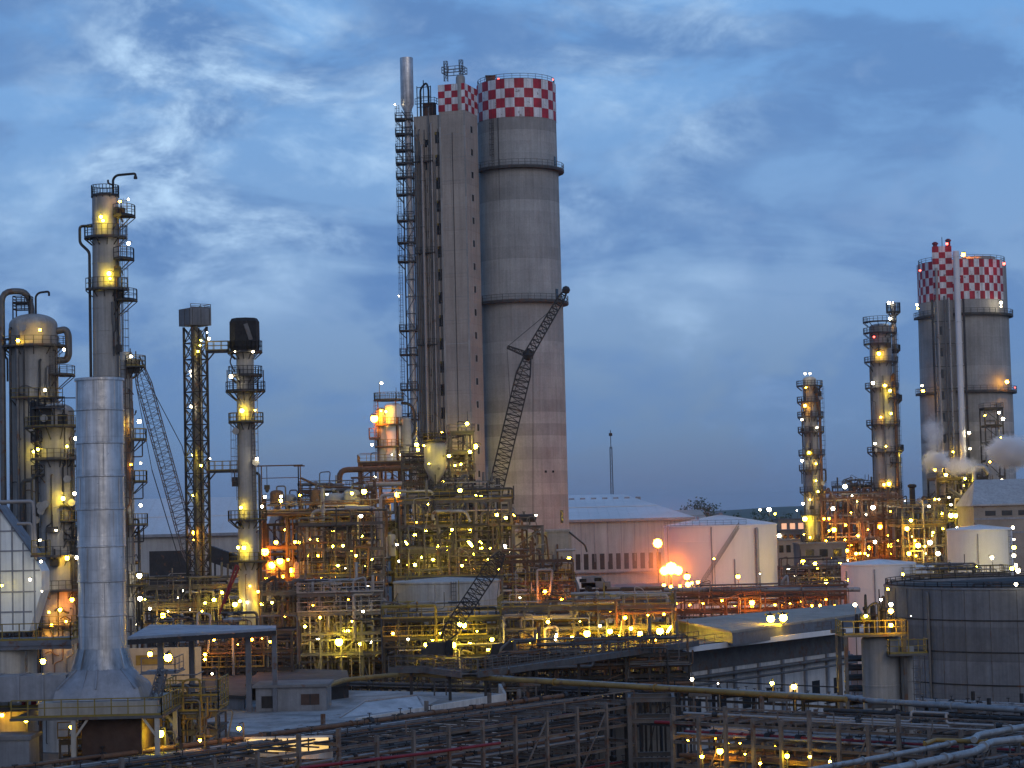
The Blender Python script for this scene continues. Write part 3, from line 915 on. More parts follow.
# the silver heater stack in the foreground
D = 147
sk = thing('heater_stack', 'broad silver heater stack flaring onto a grey square hood in the foreground', 'stack', B(101, 520, D))
z_ = lambda py: Z(101, py, D)
m = MB(); P = []
seams = [378, 411, 444, 477, 510, 547, 582, 616, 651]
for a, b in zip(seams[::-1], seams[::-1][1:]):
    za, zb = z_(a), z_(b)
    ra = 1.575 - .0 * za; P += [(1.58, za + .0), (1.62, za + .02), (1.62, za + .10), (1.575, za + .12), (1.55, zb - .02)]
P += [(1.66, z_(381)), (1.66, z_(378.6)), (1.5, z_(378.5)), (1.46, z_(388))]
m.lathe(P, 48)
for i, (a, b) in enumerate(zip(seams, seams[1:])):
    for k in range(3):
        g_a = R(-150 + 55 * k + (i * 37) % 50); e = Vector((math.cos(g_a), math.sin(g_a), 0)) * 1.585; m.bar(e + Vector((0, 0, z_(b) + .12)), e + Vector((0, 0, z_(a) - .04)), .035)
m.build('shell', M['stack_silver'], sk, smooth=30)
ladder(sk, 1.62 * math.cos(R(38)), 1.62 * math.sin(R(38)), z_(668), z_(379), 38, 'steel_grey')
m = MB(); m.lathe([(2.03, z_(668.5)), (1.85, z_(662)), (1.62, z_(648))], 48)
for k in range(8):
    a = R(k * 45 + 10); m.bar((2.04 * math.cos(a), 2.04 * math.sin(a), z_(668.5)), (1.64 * math.cos(a), 1.64 * math.sin(a), z_(648)), .05); m.build('flare_cone', M['stack_silver'], sk, smooth=30)
# square-to-round hood
m = MB(); n = 32; vs = []
for k in range(n):
    a = 2 * math.pi * k / n + math.pi / 4
    vs.append((2.02 * math.cos(a), 2.02 * math.sin(a), z_(668)))
for k in range(n):
    t = k / n * 4; s_ = int(t); q = t - s_
    c = [(2.75, 2.5), (-2.6, 2.5), (-2.6, -2.5), (2.75, -2.5), (2.75, 2.5)]
    x = c[s_][0] * (1 - q) + c[s_ + 1][0] * q; y = c[s_][1] * (1 - q) + c[s_ + 1][1] * q
    vs.append((x, y, z_(686)))
vs += [(x * 1.08, y * 1.08, z_(697.5)) for x, y, z in vs[n:]]
m.add(vs, [(k, n + k, n + (k + 1) % n, (k + 1) % n) for k in range(n)] + [(n + k, 2 * n + k, 2 * n + (k + 1) % n, n + (k + 1) % n) for k in range(n)])
for a in (-135, -110, -90, -70, -45):
    e = Vector((math.cos(R(a)), math.sin(R(a)), 0)); m.bar(e * 2.05 + Vector((0, 0, z_(668))), e * (3.62 if abs(a + 90) == 45 else 2.62) + Vector((0, 0, z_(686))), .1)
m.build('hood', M['duct_grey'], sk, smooth=25)
m = MB(); m.box(-3.6, -3.3, z_(711), 4.1, 3.4, z_(698)); m.build('base_curb', M['beige_beam'], sk)
p = MB(); p.box(-5.3, -4.1, z_(714), 4.6, 4.0, z_(711.5)); pf = p.build('platform', M['steel_grey'], sk)
q = MB(); q.rail([(-5.2, -4.0, z_(711.5)), (4.5, -4.0, z_(711.5)), (4.5, 3.9, z_(711.5))], 1.15, .07, 1.1); q.build('railing', M['rail_yellow'], pf)
for x in (-1.2, 4.2):
    for y in (-3.9, 3.6):
        m = MB(); m.bar((x, y, 0), (x, y, z_(714)), .3); m.bar((x, y, z_(733)), (x + (.9 if x < 0 else -.9), y, z_(714)), .14); m.build('leg', M['beige_beam'], sk)
m = MB(); m.box(-.9, -2.8, 3, 3.0, 2.8, z_(714.5)); m.build('firebox', M['wall_brick'], sk)
m = MB(); m.box(-9.5, -1.3, z_(698), -2.2, 1.3, z_(673)); 
for x in (-8.6, -7.0, -5.4, -3.8): m.box(x, -1.42, z_(699), x + .16, 1.42, z_(672))
m.build('side_duct', M['duct_grey'], sk)
m = MB(); m.lattice((3.6, -2.4, z_(711)), (4.4, -2.6, z_(668)), .6, .5, 6, .08, .05); m.rail([(3.0, -2.6, z_(672)), (5.2, -2.6, z_(672)), (5.2, 1, z_(672))], 1.0, .06); m.box(2.9, -2.7, z_(673), 5.3, 1.2, z_(672)); m.build('side_stair', M['steel_blue'], sk)

# white clad heater casing at the left edge
D = 152
hc = thing('heater_casing', 'white panel-clad heater casing with a sloping shoulder at the left edge', 'heater', B(-20, 570, D))
z_ = lambda py: Z(10, py, D)
X = lambda px, py: Q(px, py, D).x - hc.location.x
prof = [(X(-60, 500), z_(505)), (X(-1, 505), z_(506)), (X(36.5, 562), z_(562)), (X(41.5, 570), z_(572)), (X(41.5, 585), z_(592)), (X(29, 632), z_(632)), (X(-60, 632), z_(632))]
m = MB(); n = len(prof)
m.add([(x, 0, z) for x, z in prof] + [(x, 2.6, z) for x, z in prof], [tuple(reversed(range(n))), tuple(n + i for i in range(n))] + [(i, (i + 1) % n, n + (i + 1) % n, n + i) for i in range(n)])
m.build('casing', M['clad_white'], hc)
m = MB(); m.bar((prof[1][0] - .1, 1.2, prof[1][1] + .06), (prof[2][0] + .1, 1.2, prof[2][1] + .06), 2.8, .1); m.build('edge_trim', M['steel_blue'], hc)
m = MB()
for px in (0, 12.5, 23.5, 34.5):
    x = X(px, 580); top = prof[1][1] + (prof[2][1] - prof[1][1]) * max(0, min(1, (x - prof[1][0]) / (prof[2][0] - prof[1][0]))) - .1
    m.box(x - .05, -.05, z_(630), x + .05, -.004, top)
for py in (531, 551, 571, 592, 612):
    m.box(X(-60, py), -.045, z_(py) - .05, X(max(2, min(40, (py - 507) * .68)) if py < 575 else (36 if py < 600 else 32), py), -.006, z_(py) + .05)
m.build('panel_seam', M['duct_grey'], hc)
m = MB(); m.box(X(-60, 650), -1.6, z_(645), X(76, 640), 3.2, z_(640)); m.box(X(-60, 650), -1.5, z_(649), X(76, 640), -1.3, z_(645)); pf = m.build('platform', M['steel_blue'], hc)
m = MB(); m.rail([(X(-60, 640), -1.55, z_(640)), (X(75, 640), -1.55, z_(640)), (X(75, 640), 3, z_(640))], 1.15, .07, 1.1); m.build('railing', M['rail_yellow'], pf)
m = MB(); m.path([(X(-20, 500), -.9, z_(502)), (X(36, 502), -.9, z_(502)), (X(38, 502), -.9, z_(560))], .13, 8, .3); m.build('vent_pipe', M['pipe_pale'], hc, smooth=50)
m = MB(); m.path([(X(20, 523), -.9, z_(524)), (X(35, 523), -.9, z_(524)), (X(35, 523), -.9, z_(556)), (X(48, 556), -.9, z_(556))], .11, 8, .3); m.build('vent_pipe', M['pipe_pale'], hc, smooth=50)
p = MB(); p.box(X(35, 556), -1.4, z_(557.5), X(50, 556), .2, z_(555.5)); pf = p.build('platform', M['grate'], hc); q = MB(); q.rail([(X(36, 556), -1.35, z_(555.5)), (X(50, 556), -1.35, z_(555.5)), (X(50, 556), .1, z_(555.5))], 1.0, .06, .7); q.build('railing', M['rail_yellow'], pf)
lamps(hc, D - 1.7, [(40, 541, 'white', .14), (41, 562, 'white', .14), (30, 580, 'white', .14), (42, 592, 'white', .14), (2, 586, 'lime', .12)])
m = MB(); m.lathe([(.55, 0), (.55, .18), (.40, .2), (.4, .4)], 12)

ct = thing('concrete_pier', 'round pale concrete drum under the white clad heater casing', 'pier', B(5, 690, 153))
z_ = lambda py: Z(5, py, 153)
m = MB(); m.lathe([(2.2, 0), (2.2, z_(646))], 40); m.build('drum', M['concrete_pale'], ct, smooth=30)
p = MB(); p.box(-6, -3.2, z_(708), 3.4, 2, z_(704)); pf = p.build('platform', M['steel_grey'], ct); q = MB(); q.rail([(-6, -3.1, z_(704)), (3.3, -3.1, z_(704)), (3.3, 1.8, z_(704))], 1.1, .07, 1.1); q.build('railing', M['rail_yellow'], pf)
m = MB(); m.bar((2.0, -2.3, 0), (2.0, -2.3, z_(650)), .14); m.bar((-2.4, -3.0, 0), (-2.4, -3.0, z_(708)), .2); m.bar((3.1, -3.0, 0), (3.1, -3.0, z_(708)), .2); m.build('post', M['steel_grey'], ct)
lamps(ct, 150, [(26, 722, 'yellow', .30), (30, 675, 'white', .12), (2, 716, 'warm', .2)])
lamps(ct, 158, [(43, 663, 'yellow', .36)])
for x, y in ((-1.1, -2.6), (1.9, -2.6), (2.5, -2.4)):
    fx = thing('fire_extinguisher', 'dark red fire cylinder standing on the deck round the pale concrete drum', 'extinguisher', ct.location + Vector((x, y, z_(704))), 0, 'fire cylinders on the drum deck')
    m = MB(); m.lathe([(.17, 0), (.19, .05), (.19, .95), (.1, 1.15), (.05, 1.3)], 12); m.build('cylinder', M['pipe_red'], fx, smooth=40)
    m = MB(); m.path([(0, 0, 1.28), (.16, 0, 1.3), (.2, -.04, .7)], .03, 5); m.build('hose', M['cable'], fx)
    if y > -2.5: break

# small grey cabin in the bottom left corner
p0 = G(-14, 736, 11.7); 
cb = thing('cabin', 'small grey flat-roofed cabin in the bottom left corner', 'cabin', Vector((p0.x, p0.y, 0)))
m = MB(); m.box(0, 0, 0, 2.75, 3, 11.4); m.build('walls', M['tank_grey'], cb); m = MB(); m.box(-.1, -.12, 11.4, 2.9, 3.1, 11.65); m.build('roof', M['roof_flat'], cb)
m = MB(); m.box(1.4, -.04, 7.6, 2.2, .01, 8.6); m.build('window', M['glass_dark'], cb)

# ------------------------------------------------------------------ lattice tower and dark-capped stack with bridges
D = 270
lt = thing('lattice_tower', 'dark square lattice tower with a grey box on top', 'tower', B(197, 450, D), R(38))
z_ = lambda py: Z(196, py, D)
w = 1.02
for x in (-w, w):
    for y in (-w, w):
        m = MB(); m.bar((x, y, 0), (x, y, z_(327)), .24); m.build('leg', M['steel_dark'], lt)
m = MB(); z = 1.0; i = 0
cs = [(-w, -w), (w, -w), (w, w), (-w, w)]
while z + 2 < z_(327):
    for a, b in zip(cs, cs[1:] + cs[:1]):
        m.bar((*a, z), (*b, z), .12)
        m.bar((*a, z), (*b, z + 2.0), .10); m.bar((*b, z), (*a, z + 2.0), .10)
    z += 2.0; i += 1
m.build('bracing', M['steel_dark'], lt)
m = MB(); m.box(-1.45, -1.45, z_(326), 1.45, 1.45, z_(309)); m.build('top_box', M['tank_grey'], lt)
m = MB()
for x in (-1.2, 0, 1.2): m.bar((x, -1.47, z_(325.5)), (x, -1.47, z_(309.5)), .07); m.bar((-1.47, x, z_(325.5)), (-1.47, x, z_(309.5)), .07)
m.rail([(-1.4, -1.4, z_(309)), (1.4, -1.4, z_(309)), (1.4, 1.4, z_(309))], .5, .06)
m.build('box_frame', M['steel_grey'], lt)
m = MB(); m.path([(0, 0, 2), (0, 0, z_(326.5))], .34, 12); m.path([(.6, -.3, 2), (.6, -.3, z_(330))], .13, 8); m.build('riser_pipe', M['pipe_grey'], lt, smooth=50)
lamps(lt, D - .9, [(191, 372, 'white', .22), (191.5, 376, 'white', .18), (192, 407, 'white', .24), (198, 352, 'lime', .24), (193, 496, 'lime', .22), (194, 533, 'warm', .22), (194.5, 540, 'warm', .22), (201, 341, 'lime', .18), (207, 333, 'white', .16), (193, 455, 'lime', .2)])

D = 268
fs = thing('flare_stack', 'grey stack with a black octagonal cap reached by two footbridges', 'stack', B(247, 480, D))
z_ = lambda py: Z(246, py, D)
shell(fs, 1.32, 1.05, 0, z_(345), 'flat', 'vessel_grey', bandgap=3)
m = MB(); m.lathe([(1.75, z_(351)), (1.85, z_(347)), (1.82, z_(322)), (1.55, z_(318.5)), (1.5, z_(318.5)), (1.5, z_(335))], 8, a0=R(12)); m.build('wind_shield', M['char_black'], fs)
m = MB(); m.bar((.35, -1.86, z_(325)), (.95, -1.62, z_(341)), .12, .5); m.build('torn_plate', M['pipe_grey'], fs)
ring_platform(fs, 1.2, z_(352), .95, 0, 360, rail='steel_dark', h=1.3)
ring_platform(fs, 1.1, z_(375.5), 1.0, 0, 360, rail='steel_dark', h=1.1)
ring_platform(fs, 1.1, z_(391), 1.35, 0, 360, rail='steel_dark', h=1.1)
m = MB()
for a in range(20, 380, 60):
    e = Vector((math.cos(R(a)), math.sin(R(a)), 0)) * 2.25
    m.bar(e + Vector((0, 0, z_(391))), e + Vector((0, 0, z_(370))), .12)
m.build('platform_post', M['steel_dark'], fs)
ring_platform(fs, 1.15, z_(422), 1.0, -190, 20, rail='rail_yellow'); ring_platform(fs, 1.2, z_(519.5), 1.2, -200, 30, rail='rail_yellow'); ring_platform(fs, 1.25, z_(561.5), 1.1, -190, 30, rail='rail_yellow')
ladder(fs, .95, -.9, z_(519), z_(375), -40); ladder(fs, -1.1, -.7, z_(500), z_(422), 210)
m = MB(); m.path([(-1.3, -.9, z_(352)), (-1.75, -.9, z_(362)), (-1.2, -.8, z_(372))], .09, 6); m.path([(1.55, -.4, z_(600)), (1.55, -.4, z_(475)), (1.2, -.2, z_(473))], .16, 7); m.build('drain_pipe', M['pipe_dark'], fs, smooth=50)
clutter(fs, 1.2, 6, z_(400), 14, 9)
lamps(fs, D - 2.0, [(231, 377, 'white', .26), (235, 352, 'white', .14), (253, 352, 'white', .16), (242, 411, 'lime', .26), (255, 411, 'yellow', .22), (257, 459, 'white', .18), (241, 508, 'lime', .24), (238, 548, 'lime', .24), (244, 548, 'lime', .24), (240, 602, 'yellow', .3), (250, 587, 'yellow', .3)])
for pa, pb, ya, yb, lab in ((206, 229, 351, 351, 'upper steel footbridge from the lattice tower to the black-capped stack'), (207, 238, 471, 471, 'lower steel footbridge from the lattice tower to the black-capped stack')):
    a = Q(pa, ya, D); b = Q(pb, yb, D); b.z = a.z
    br = thing('footbridge', lab, 'footbridge', a); L_ = (b - a)
    m = MB(); m.bar((0, -.45, -.12), L_ + Vector((0, -.45, -.12)), .12, .28); m.bar((0, .45, -.12), L_ + Vector((0, .45, -.12)), .12, .28); m.box(0, -.45, -.05, L_.x, .45, .0); m.bar((0, -.4, -1.5), (1.1, -.4, -.2), .16); m.build('deck', M['steel_dark'], br)
    m = MB(); m.rail([(0, -.45, 0), (L_.x, -.45, 0)], 1.15, .07, 1.0); m.rail([(0, .45, 0), (L_.x, .45, 0)], 1.15, .07, 1.0); m.build('railing', M['rail_yellow'], br)
    lamps(br, D - .4, [(pa - 6, ya - 5, 'lime', .2), (pa + 3, ya - 12, 'white', .2)])

# ------------------------------------------------------------------ pale crawler crane far left, mostly its boom
def crane(label, base, knee, D, w, boom_m, jib=None, strut=None, n=22, ropes=(), body=1.0, ch=.14, br=.08):
    bp = Q(*base, D)
    c = thing('crawler_crane', label, 'crane', Vector((bp.x, bp.y, 0)))
    lc = lambda e, d=0: Q(e[0], e[1], D + d) - c.location
    a = lc(base); b = lc(knee)
    m = MB(); t = .12
    m.lattice(a, a.lerp(b, t), w * .45, w, 3, ch, br, up=(0, 1, 0)); m.lattice(a.lerp(b, t), a.lerp(b, 1 - t), w, w, n, ch, br, up=(0, 1, 0)); m.lattice(a.lerp(b, 1 - t), b, w, w * .45, 3, ch, br, up=(0, 1, 0))
    m.build('boom', M[boom_m], c)
    if jib:
        j = lc(jib); m = MB(); m.lattice(b, b.lerp(j, .85), w * .6, w * .5, 12, ch * .9, br, up=(0, 1, 0)); m.lattice(b.lerp(j, .85), j, w * .5, w * .2, 2, ch, br, up=(0, 1, 0)); m.sphere(j, w * .3, n=8, m=4)
        m.build('jib', M[boom_m], c)
    if strut:
        s_ = lc(strut); m = MB(); m.lattice(b, s_, w * .35, w * .18, 6, ch * .9, br, up=(0, 1, 0)); m.sphere(b, w * .42, n=8, m=4); m.build('strut', M[boom_m], c)
    for q in ropes:
        m = MB(); m.tube(lc(q[0]), lc(q[1]), q[2] if len(q) > 2 else .05, 5); m.build('rope', M['cable'], c)
    if body:
        m = MB(); m.box(-3.6 * body, -1.6 * body, max(1.4, a.z - 3 * body), 1.4 * body, 1.6 * body, max(3.4, a.z - .2)); m.box(-4.6 * body, -1.7 * body, max(1.5, a.z - 2.8 * body), -3.55 * body, 1.7 * body, max(3.0, a.z - .8)); m.build('house', M['steel_dark'], c)
        m = MB(); m.box(.2, -2.7 * body, max(1.5, a.z - 3 * body), 1.9 * body, -1.65 * body, max(3.6, a.z)); m.build('cab', M['glass_dark'], c)
        for y in (-2.2, 1.5):
            m = MB(); m.lathe([(.6, 0), (.6, .7)], 12); mm = MB()
            mm.v = [(v[0] * 4.5, y + v[2] , .62 + v[1]) for v in m.v]; mm.f = m.f; mm.m = m.m
            mm.build('track', M['char_black'], c)
        m = MB(); m.lathe([(1.4, 1.1), (1.4, max(1.5, a.z - 3))], 16); m.build('turntable', M['steel_dark'], c)
    return c


crane('pale lattice-boom crawler crane standing behind the slim column on the left', (196, 575), (137, 358), 318, 2.0, 'pipe_grey', n=26, ch=.12, br=.06,
      ropes=(((137, 360), (182, 446), .06), ((182, 446), (211, 560), .06), ((136, 385), (152, 470), .05), ((152, 470), (181, 566), .07), ((137, 362), (166, 470), .05)))
crane('black luffing crane leaning across the tallest concrete tower with a bent jib', (488, 522), (528, 355), 352, 2.3, 'steel_dark', jib=(566, 290), strut=(507.5, 347), n=22, ch=.2, br=.11,
      ropes=(((507, 347), (549, 312), .05), ((507, 347), (510, 400), .035), ((533, 352), (533, 514), .05), ((528, 356), (513, 395), .07)))
crane('dark short-boomed crane working in front of the round grey tank', (444, 640), (502, 553), 226, 1.5, 'steel_dark', n=14, ch=.13, br=.07, body=.5, ropes=(((502, 553), (470, 600), .04), ((470, 600), (436, 636), .05), ((502, 554), (497, 600), .03)))
# ------------------------------------------------------------------ generators for plant structures
def frame(label, px0, px1, pyr, D, depth, levels, nx, ny, rz=0, mt='steel_grey', decks=(), rails=(), railm='rail_yellow', brace=.35, post=.3, cat='plant structure', name='process_structure', z0=0, top=None, seed=1, n_pipe=0, pipe_m=('pipe_grey', 'pipe_dark', 'pipe_silver', 'pipe_rust'), extra_top=0.0, deckm='grate', pr=(.06, .2)):
    r_ = random.Random(seed)
    a = Q(px0, pyr, D); b = Q(px1, pyr, D)
    t = thing(name, label, cat, Vector((a.x, D, z0)), R(rz))
    W_ = (b.x - a.x) / max(.3, math.cos(R(rz)))
    zs = [Z((px0 + px1) / 2, py, D) - z0 for py in levels]; zs.sort()
    xs = [W_ * i / nx for i in range(nx + 1)]; ys = [depth * j / ny for j in range(ny + 1)]
    for x in xs:
        for y in ys:
            m = MB(); m.ibeam((x, y, 0), (x, y, zs[-1] + extra_top * r_.choice((0, .3, 1))), post, post) if False else m.bar((x, y, 0), (x, y, zs[-1] + extra_top * r_.choice((0, .3, 1))), post)
            m.box(x - post * .8, y - post * .8, 0, x + post * .8, y + post * .8, .25)
            m.build('post', M[mt], t)
    for z in zs:
        for y in ys:
            m = MB(); m.ibeam((0, y, z - .2), (W_, y, z - .2), .24, .36); m.build('beam', M[mt], t)
        for x in xs:
            m = MB(); m.ibeam((x, 0, z - .205), (x, depth, z - .205), .22, .33); m.build('beam', M[mt], t)
    zz = [0] + zs
    for i in range(len(zz) - 1):
        for k in range(nx):
            if r_.random() < brace:
                m = MB(); p, q = (xs[k], xs[k + 1]) if r_.random() < .5 else (xs[k + 1], xs[k])
                y = -.02 if r_.random() < .7 else depth
                m.bar((p, y, zz[i] + .1), (q, y, zz[i + 1] - .4), post * .5); m.build('brace', M[mt], t)
    for i in decks:
        m = MB(); m.box(-.2, -.25, zs[i] - .02, W_ + .2, depth + .2, zs[i] + .06); m.build('deck', M[deckm], t)
    for i in rails:
        m = MB(); m.rail([(-.2, depth, zs[i] + .06), (-.2, -.22, zs[i] + .06), (W_ + .2, -.22, zs[i] + .06), (W_ + .2, depth, zs[i] + .06)], 1.1, .07, 1.4); m.build('railing', M[railm], t)
    n_pipe = min(97, int(n_pipe * 1.45))
    for i in range(n_pipe):
        za = r_.choice(zs) + r_.uniform(.25, 1.6) - r_.choice((0, 1.7)); y = r_.uniform(-.6, depth * .8)
        x0 = r_.uniform(-.3, W_ * .8); x1 = min(W_ + .4, x0 + r_.uniform(.1, .55) * W_); rad = pr[0] * .8 + (pr[1] - pr[0]) * r_.random() ** 1.8
        k = r_.random()
        if k < .35: pts = [(x0, y, za), (x1, y, za), (x1, y, max(.2, za - r_.uniform(2, 6)))]
        elif k < .6: pts = [(x0, y, max(.2, za - r_.uniform(1.5, 5))), (x0, y, za), (x1, y, za), (x1, y, za + r_.uniform(1, 2.5))]
        elif k < .8: pts = [(x0, y, max(.1, za - r_.uniform(4, 9))), (x0, y, za + r_.uniform(0, 1.2)), (x0 + r_.uniform(.8, 2.2), y, za + r_.uniform(0, 1.2)), (x0 + r_.uniform(.8, 2.2), y, max(.1, za - 3))]
        else: pts = [(x0, y, za), (x1, y, za), (x1, min(depth, y + r_.uniform(1, 4)), za)]
        m = MB(); m.path(pts, rad, 7, .35)
        d = Vector(pts[1]) - Vector(pts[0]); c = Vector(pts[0]) + d * .5; u = d.normalized()
        m.tube(c - u * .07, c + u * .07, rad * 1.6, 7)
        if r_.random() < .35:       # hand valve on the run
            m.sphere(c + Vector((0, -.05, 0)), rad * 1.9, n=7, m=4); m.bar(c, c + Vector((0, -.1, rad * 3.2)), .05); m.tube(c + Vector((0, -.1, rad * 3.2)), c + Vector((0, -.1, rad * 3.2 + .05)), rad * 1.5, 8)
        m.build('pipe', M[r_.choice(pipe_m)], t, smooth=50)
    if n_pipe:
        for i in range(max(2, nx)):        # cat ladders, cable trays and thin hangers between the storeys
            x = r_.uniform(0, W_); zi = r_.randrange(len(zs)); zb = zs[zi - 1] if zi else max(0, zs[0] - 4)
            if r_.random() < .6: ladder(t, x, -.35 + r_.uniform(0, .3), zb, zs[zi] + 1.0, -90, mt, cage=r_.random() < .5)
            m = MB(); za = zs[zi] - r_.uniform(.6, 1.6); yy = r_.uniform(-.4, depth * .5); m.box(0, yy, za, W_, yy + .5, za + .04); m.box(0, yy, za + .04, W_, yy + .04, za + .16); m.box(0, yy + .46, za + .04, W_, yy + .5, za + .16); m.build('cable_tray', M[r_.choice(('steel_grey', 'pipe_grey', 'steel_dark'))], t)
        for i in range(nx * 2):
            x = r_.uniform(0, W_); y = r_.uniform(-.2, depth * .7); zi = r_.randrange(len(zs)); zb = zs[zi - 1] if zi else 0
            m = MB(); m.bar((x, y, zb), (x, y, zs[zi] - .2), .1); m.build('stanchion', M[mt], t)
        for i in range(len(zs)):
            if i in rails or r_.random() < .5: continue
            m = MB(); m.rail([(-.1, -.2, zs[i] + .04), (W_ * r_.uniform(.3, 1), -.2, zs[i] + .04)], 1.1, .06, 1.4); m.build('railing', M[r_.choice((railm, mt))], t)
    return t


def vdrum(label, px, py_base, py_top, D, r, mt='vessel_grey', group=None, legs=True, rail=False, cone=False, cat='vessel', name='pressure_vessel', nozzles=2):
    b = Q(px, py_base, D); t = thing(name, label, cat, b, 0, group); h = Z(px, py_top, D) - b.z
    m = MB(); z0 = h * .22 if legs else 0
    P = [(.12, z0 - .4 * r if not cone else z0 - r * .3), (r * .7, z0 - .22 * r if not cone else z0 + r * .5), (r, z0 + (.1 if not cone else r * 1.2))]
    if not legs: P = [(r, 0), (r, .1)]
    P += [(r, z0 + h * .3), (r * 1.05, z0 + h * .3 + .02), (r * 1.05, z0 + h * .3 + .12), (r, z0 + h * .3 + .14), (r, h - r * .45), (r * .85, h - r * .18), (r * .5, h - r * .04), (.1, h)]
    m.lathe(P, 20); m.build('shell', M[mt], t, smooth=40)
    if legs:
        for k in range(3):
            a = 2.1 * k + .5; m = MB(); m.bar((r * .9 * math.cos(a), r * .9 * math.sin(a), 0), (r * .9 * math.cos(a), r * .9 * math.sin(a), z0 + h * .12), .14); m.build('leg', M['steel_dark'], t)
    for k in range(nozzles):
        m = MB(); a = -1.2 + 1.7 * k; z = h * (.45 + .25 * k); e = Vector((math.cos(a), -abs(math.sin(a)) - .3, 0)).normalized()
        m.tube(e * r * .9 + Vector((0, 0, z)), e * (r + .3) + Vector((0, 0, z)), .14, 8); m.tube(e * (r + .25) + Vector((0, 0, z)), e * (r + .33) + Vector((0, 0, z)), .22, 8); m.build('nozzle', M['pipe_grey'], t, smooth=50)
    m = MB(); m.path([(0, 0, h - .05), (0, 0, h + .5), (r * 1.3, -.1, h + .5), (r * 1.3, -.1, h * .3)], .1, 7, .3); m.build('vent_pipe', M['pipe_grey'], t, smooth=50)
    if rail: ring_platform(t, r * .55, h + .02, r * .5, 0, 360, rail='rail_yellow', brackets=False)
    return t


def hdrum(label, px, py, D, L_, r, mt='pipe_silver', group=None, cat='vessel', name='horizontal_drum', rz=0):
    b = Q(px, py, D); t = thing(name, label, cat, b, rz, group)
    m = MB(); z = r + .35; h = L_ / 2
    m.lathe([(.05, -h), (r * .6, -h + r * .1), (r * .92, -h + r * .3), (r, -h + r * .5), (r, -h * .3), (r * 1.05, -h * .3 + .02), (r * 1.05, -h * .3 + .14), (r, -h * .3 + .16), (r, h - r * .5), (r * .92, h - r * .3), (r * .6, h - r * .1), (.05, h)], 18, (0, z), axis='x')
    m.build('shell', M[mt], t, smooth=40)
    for x in (-h * .55, h * .55):
        m = MB(); m.box(x - .12, -r * .7, 0, x + .12, r * .7, z - r * .6); m.build('saddle', M['steel_dark'], t)
    m = MB(); m.tube((h * .2, 0, z + r * .9), (h * .2, 0, z + r + .35), .15, 8); m.tube((h * .2, 0, z + r + .3), (h * .2, 0, z + r + .38), .25, 8); m.build('nozzle', M['pipe_grey'], t, smooth=50)
    return t


def pump(label, p, rz, mt, group):
    t = thing('pump', label, 'pump', p, rz, group)
    m = MB(); m.box(-1.0, -.35, 0, 1.0, .35, .16); m.build('base_plate', M['steel_dark'], t)
    m = MB(); m.lathe([(.2, -.9), (.3, -.85), (.3, -.1), (.12, -.05), (.12, .25)], 12, (0, .52), axis='x')
    for k in range(5): m.box(-.8 + k * .14, -.34, .3, -.75 + k * .14, .34, .83)
    m.build('motor', M[mt], t, smooth=40)
    m = MB(); m.lathe([(.16, .2), (.4, .28), (.42, .5), (.2, .6), (.2, .85)], 14, (0, .52), axis='x'); m.tube((.4, 0, .7), (.4, 0, 1.5), .12, 8); m.tube((.4, 0, 1.4), (.4, 0, 1.5), .2, 8); m.build('volute', M['pipe_grey'], t, smooth=40)
    return t


def post_lamp(label, px, py, D, kind='yellow', r=.26, group=None, zg=0.0, arm=.9, poles='steel_grey'):
    "a lamp on a pole of its own, standing on something at height ZG"
    p = Q(px, py, D); t = thing('lamp_post', label, 'lamp post', Vector((p.x + arm * .2, D + arm + .1, zg)), 0, group)
    h = p.z - zg
    m = MB(); m.lathe([(.1, 0), (.1, .2), (.07, .25), (.05, h + .2)], 8); m.path([(0, 0, h + .1), (0, -.1, h + .45), (-arm * .2, -arm, h + .4)], .045, 6, .3); m.build('pole', M[poles], t, smooth=50)
    lamp(t, (-arm * .2, -arm - .1, h), kind, r, rot=0)
    return t


def house_box(name, label, cat, x0, y0, x1, y1, z0, z1, wall, roof, rz=0, origin=None):
    t = thing(name, label, cat, origin or Vector((x0, y0, z0)), rz)
    m = MB(); m.box(0, 0, 0, x1 - x0, y1 - y0, z1 - z0); m.build('walls', M[wall], t)
    m = MB(); m.box(-.2, -.2, z1 - z0, x1 - x0 + .2, y1 - y0 + .2, z1 - z0 + .3); m.build('roof', M[roof], t)
    return t


# ------------------------------------------------------------------ central process structure
PM_OR = ('pipe_rust', 'pipe_pale', 'pipe_grey', 'pipe_rust', 'pipe_silver')
fa = frame('amber-lit three storey pipe frame standing right of the black-capped stack', 262, 384, 545, 288, 12, [510, 545, 578, 612, 645], 5, 2, rz=4, mt='steel_rust', decks=(4, 2), rails=(4,), railm='steel_rust', brace=.4, seed=3, n_pipe=60, pipe_m=PM_OR, extra_top=2.2)
lamps(fa, 286.5, [(265, 553, 'sodium', .6), (295, 543, 'warm', .36), (299, 543, 'warm', .3), (276, 543, 'yellow', .32), (262, 507, 'white', .26), (281, 497, 'yellow', .26), (281, 501, 'yellow', .22), (300, 496, 'yellow', .26), (265, 497, 'white', .2), (291, 593, 'warm', .38), (305, 585, 'yellow', .2), (327, 583, 'white', .2), (322, 577, 'sodium', .26), (336, 578, 'sodium_tube', .28), (341, 582, 'sodium', .24), (266, 579, 'warm', .28), (327, 495, 'white', .26), (333, 531, 'lime', .28), (333, 547, 'lime', .3), (318, 524, 'white', .16), (365, 567, 'lime', .2), (362, 535, 'lime_tube', .2), (361, 516, 'white', .26), (352, 494, 'lime', .28), (364, 492, 'lime', .32), (368, 587, 'yellow', .24), (272, 588, 'sodium', .3), (283, 577, 'sodium', .24), (308, 556, 'yellow', .16), (343, 546, 'lime', .16), (345, 569, 'white', .14), (351, 569, 'white', .14), (288, 560, 'sodium', .22)])
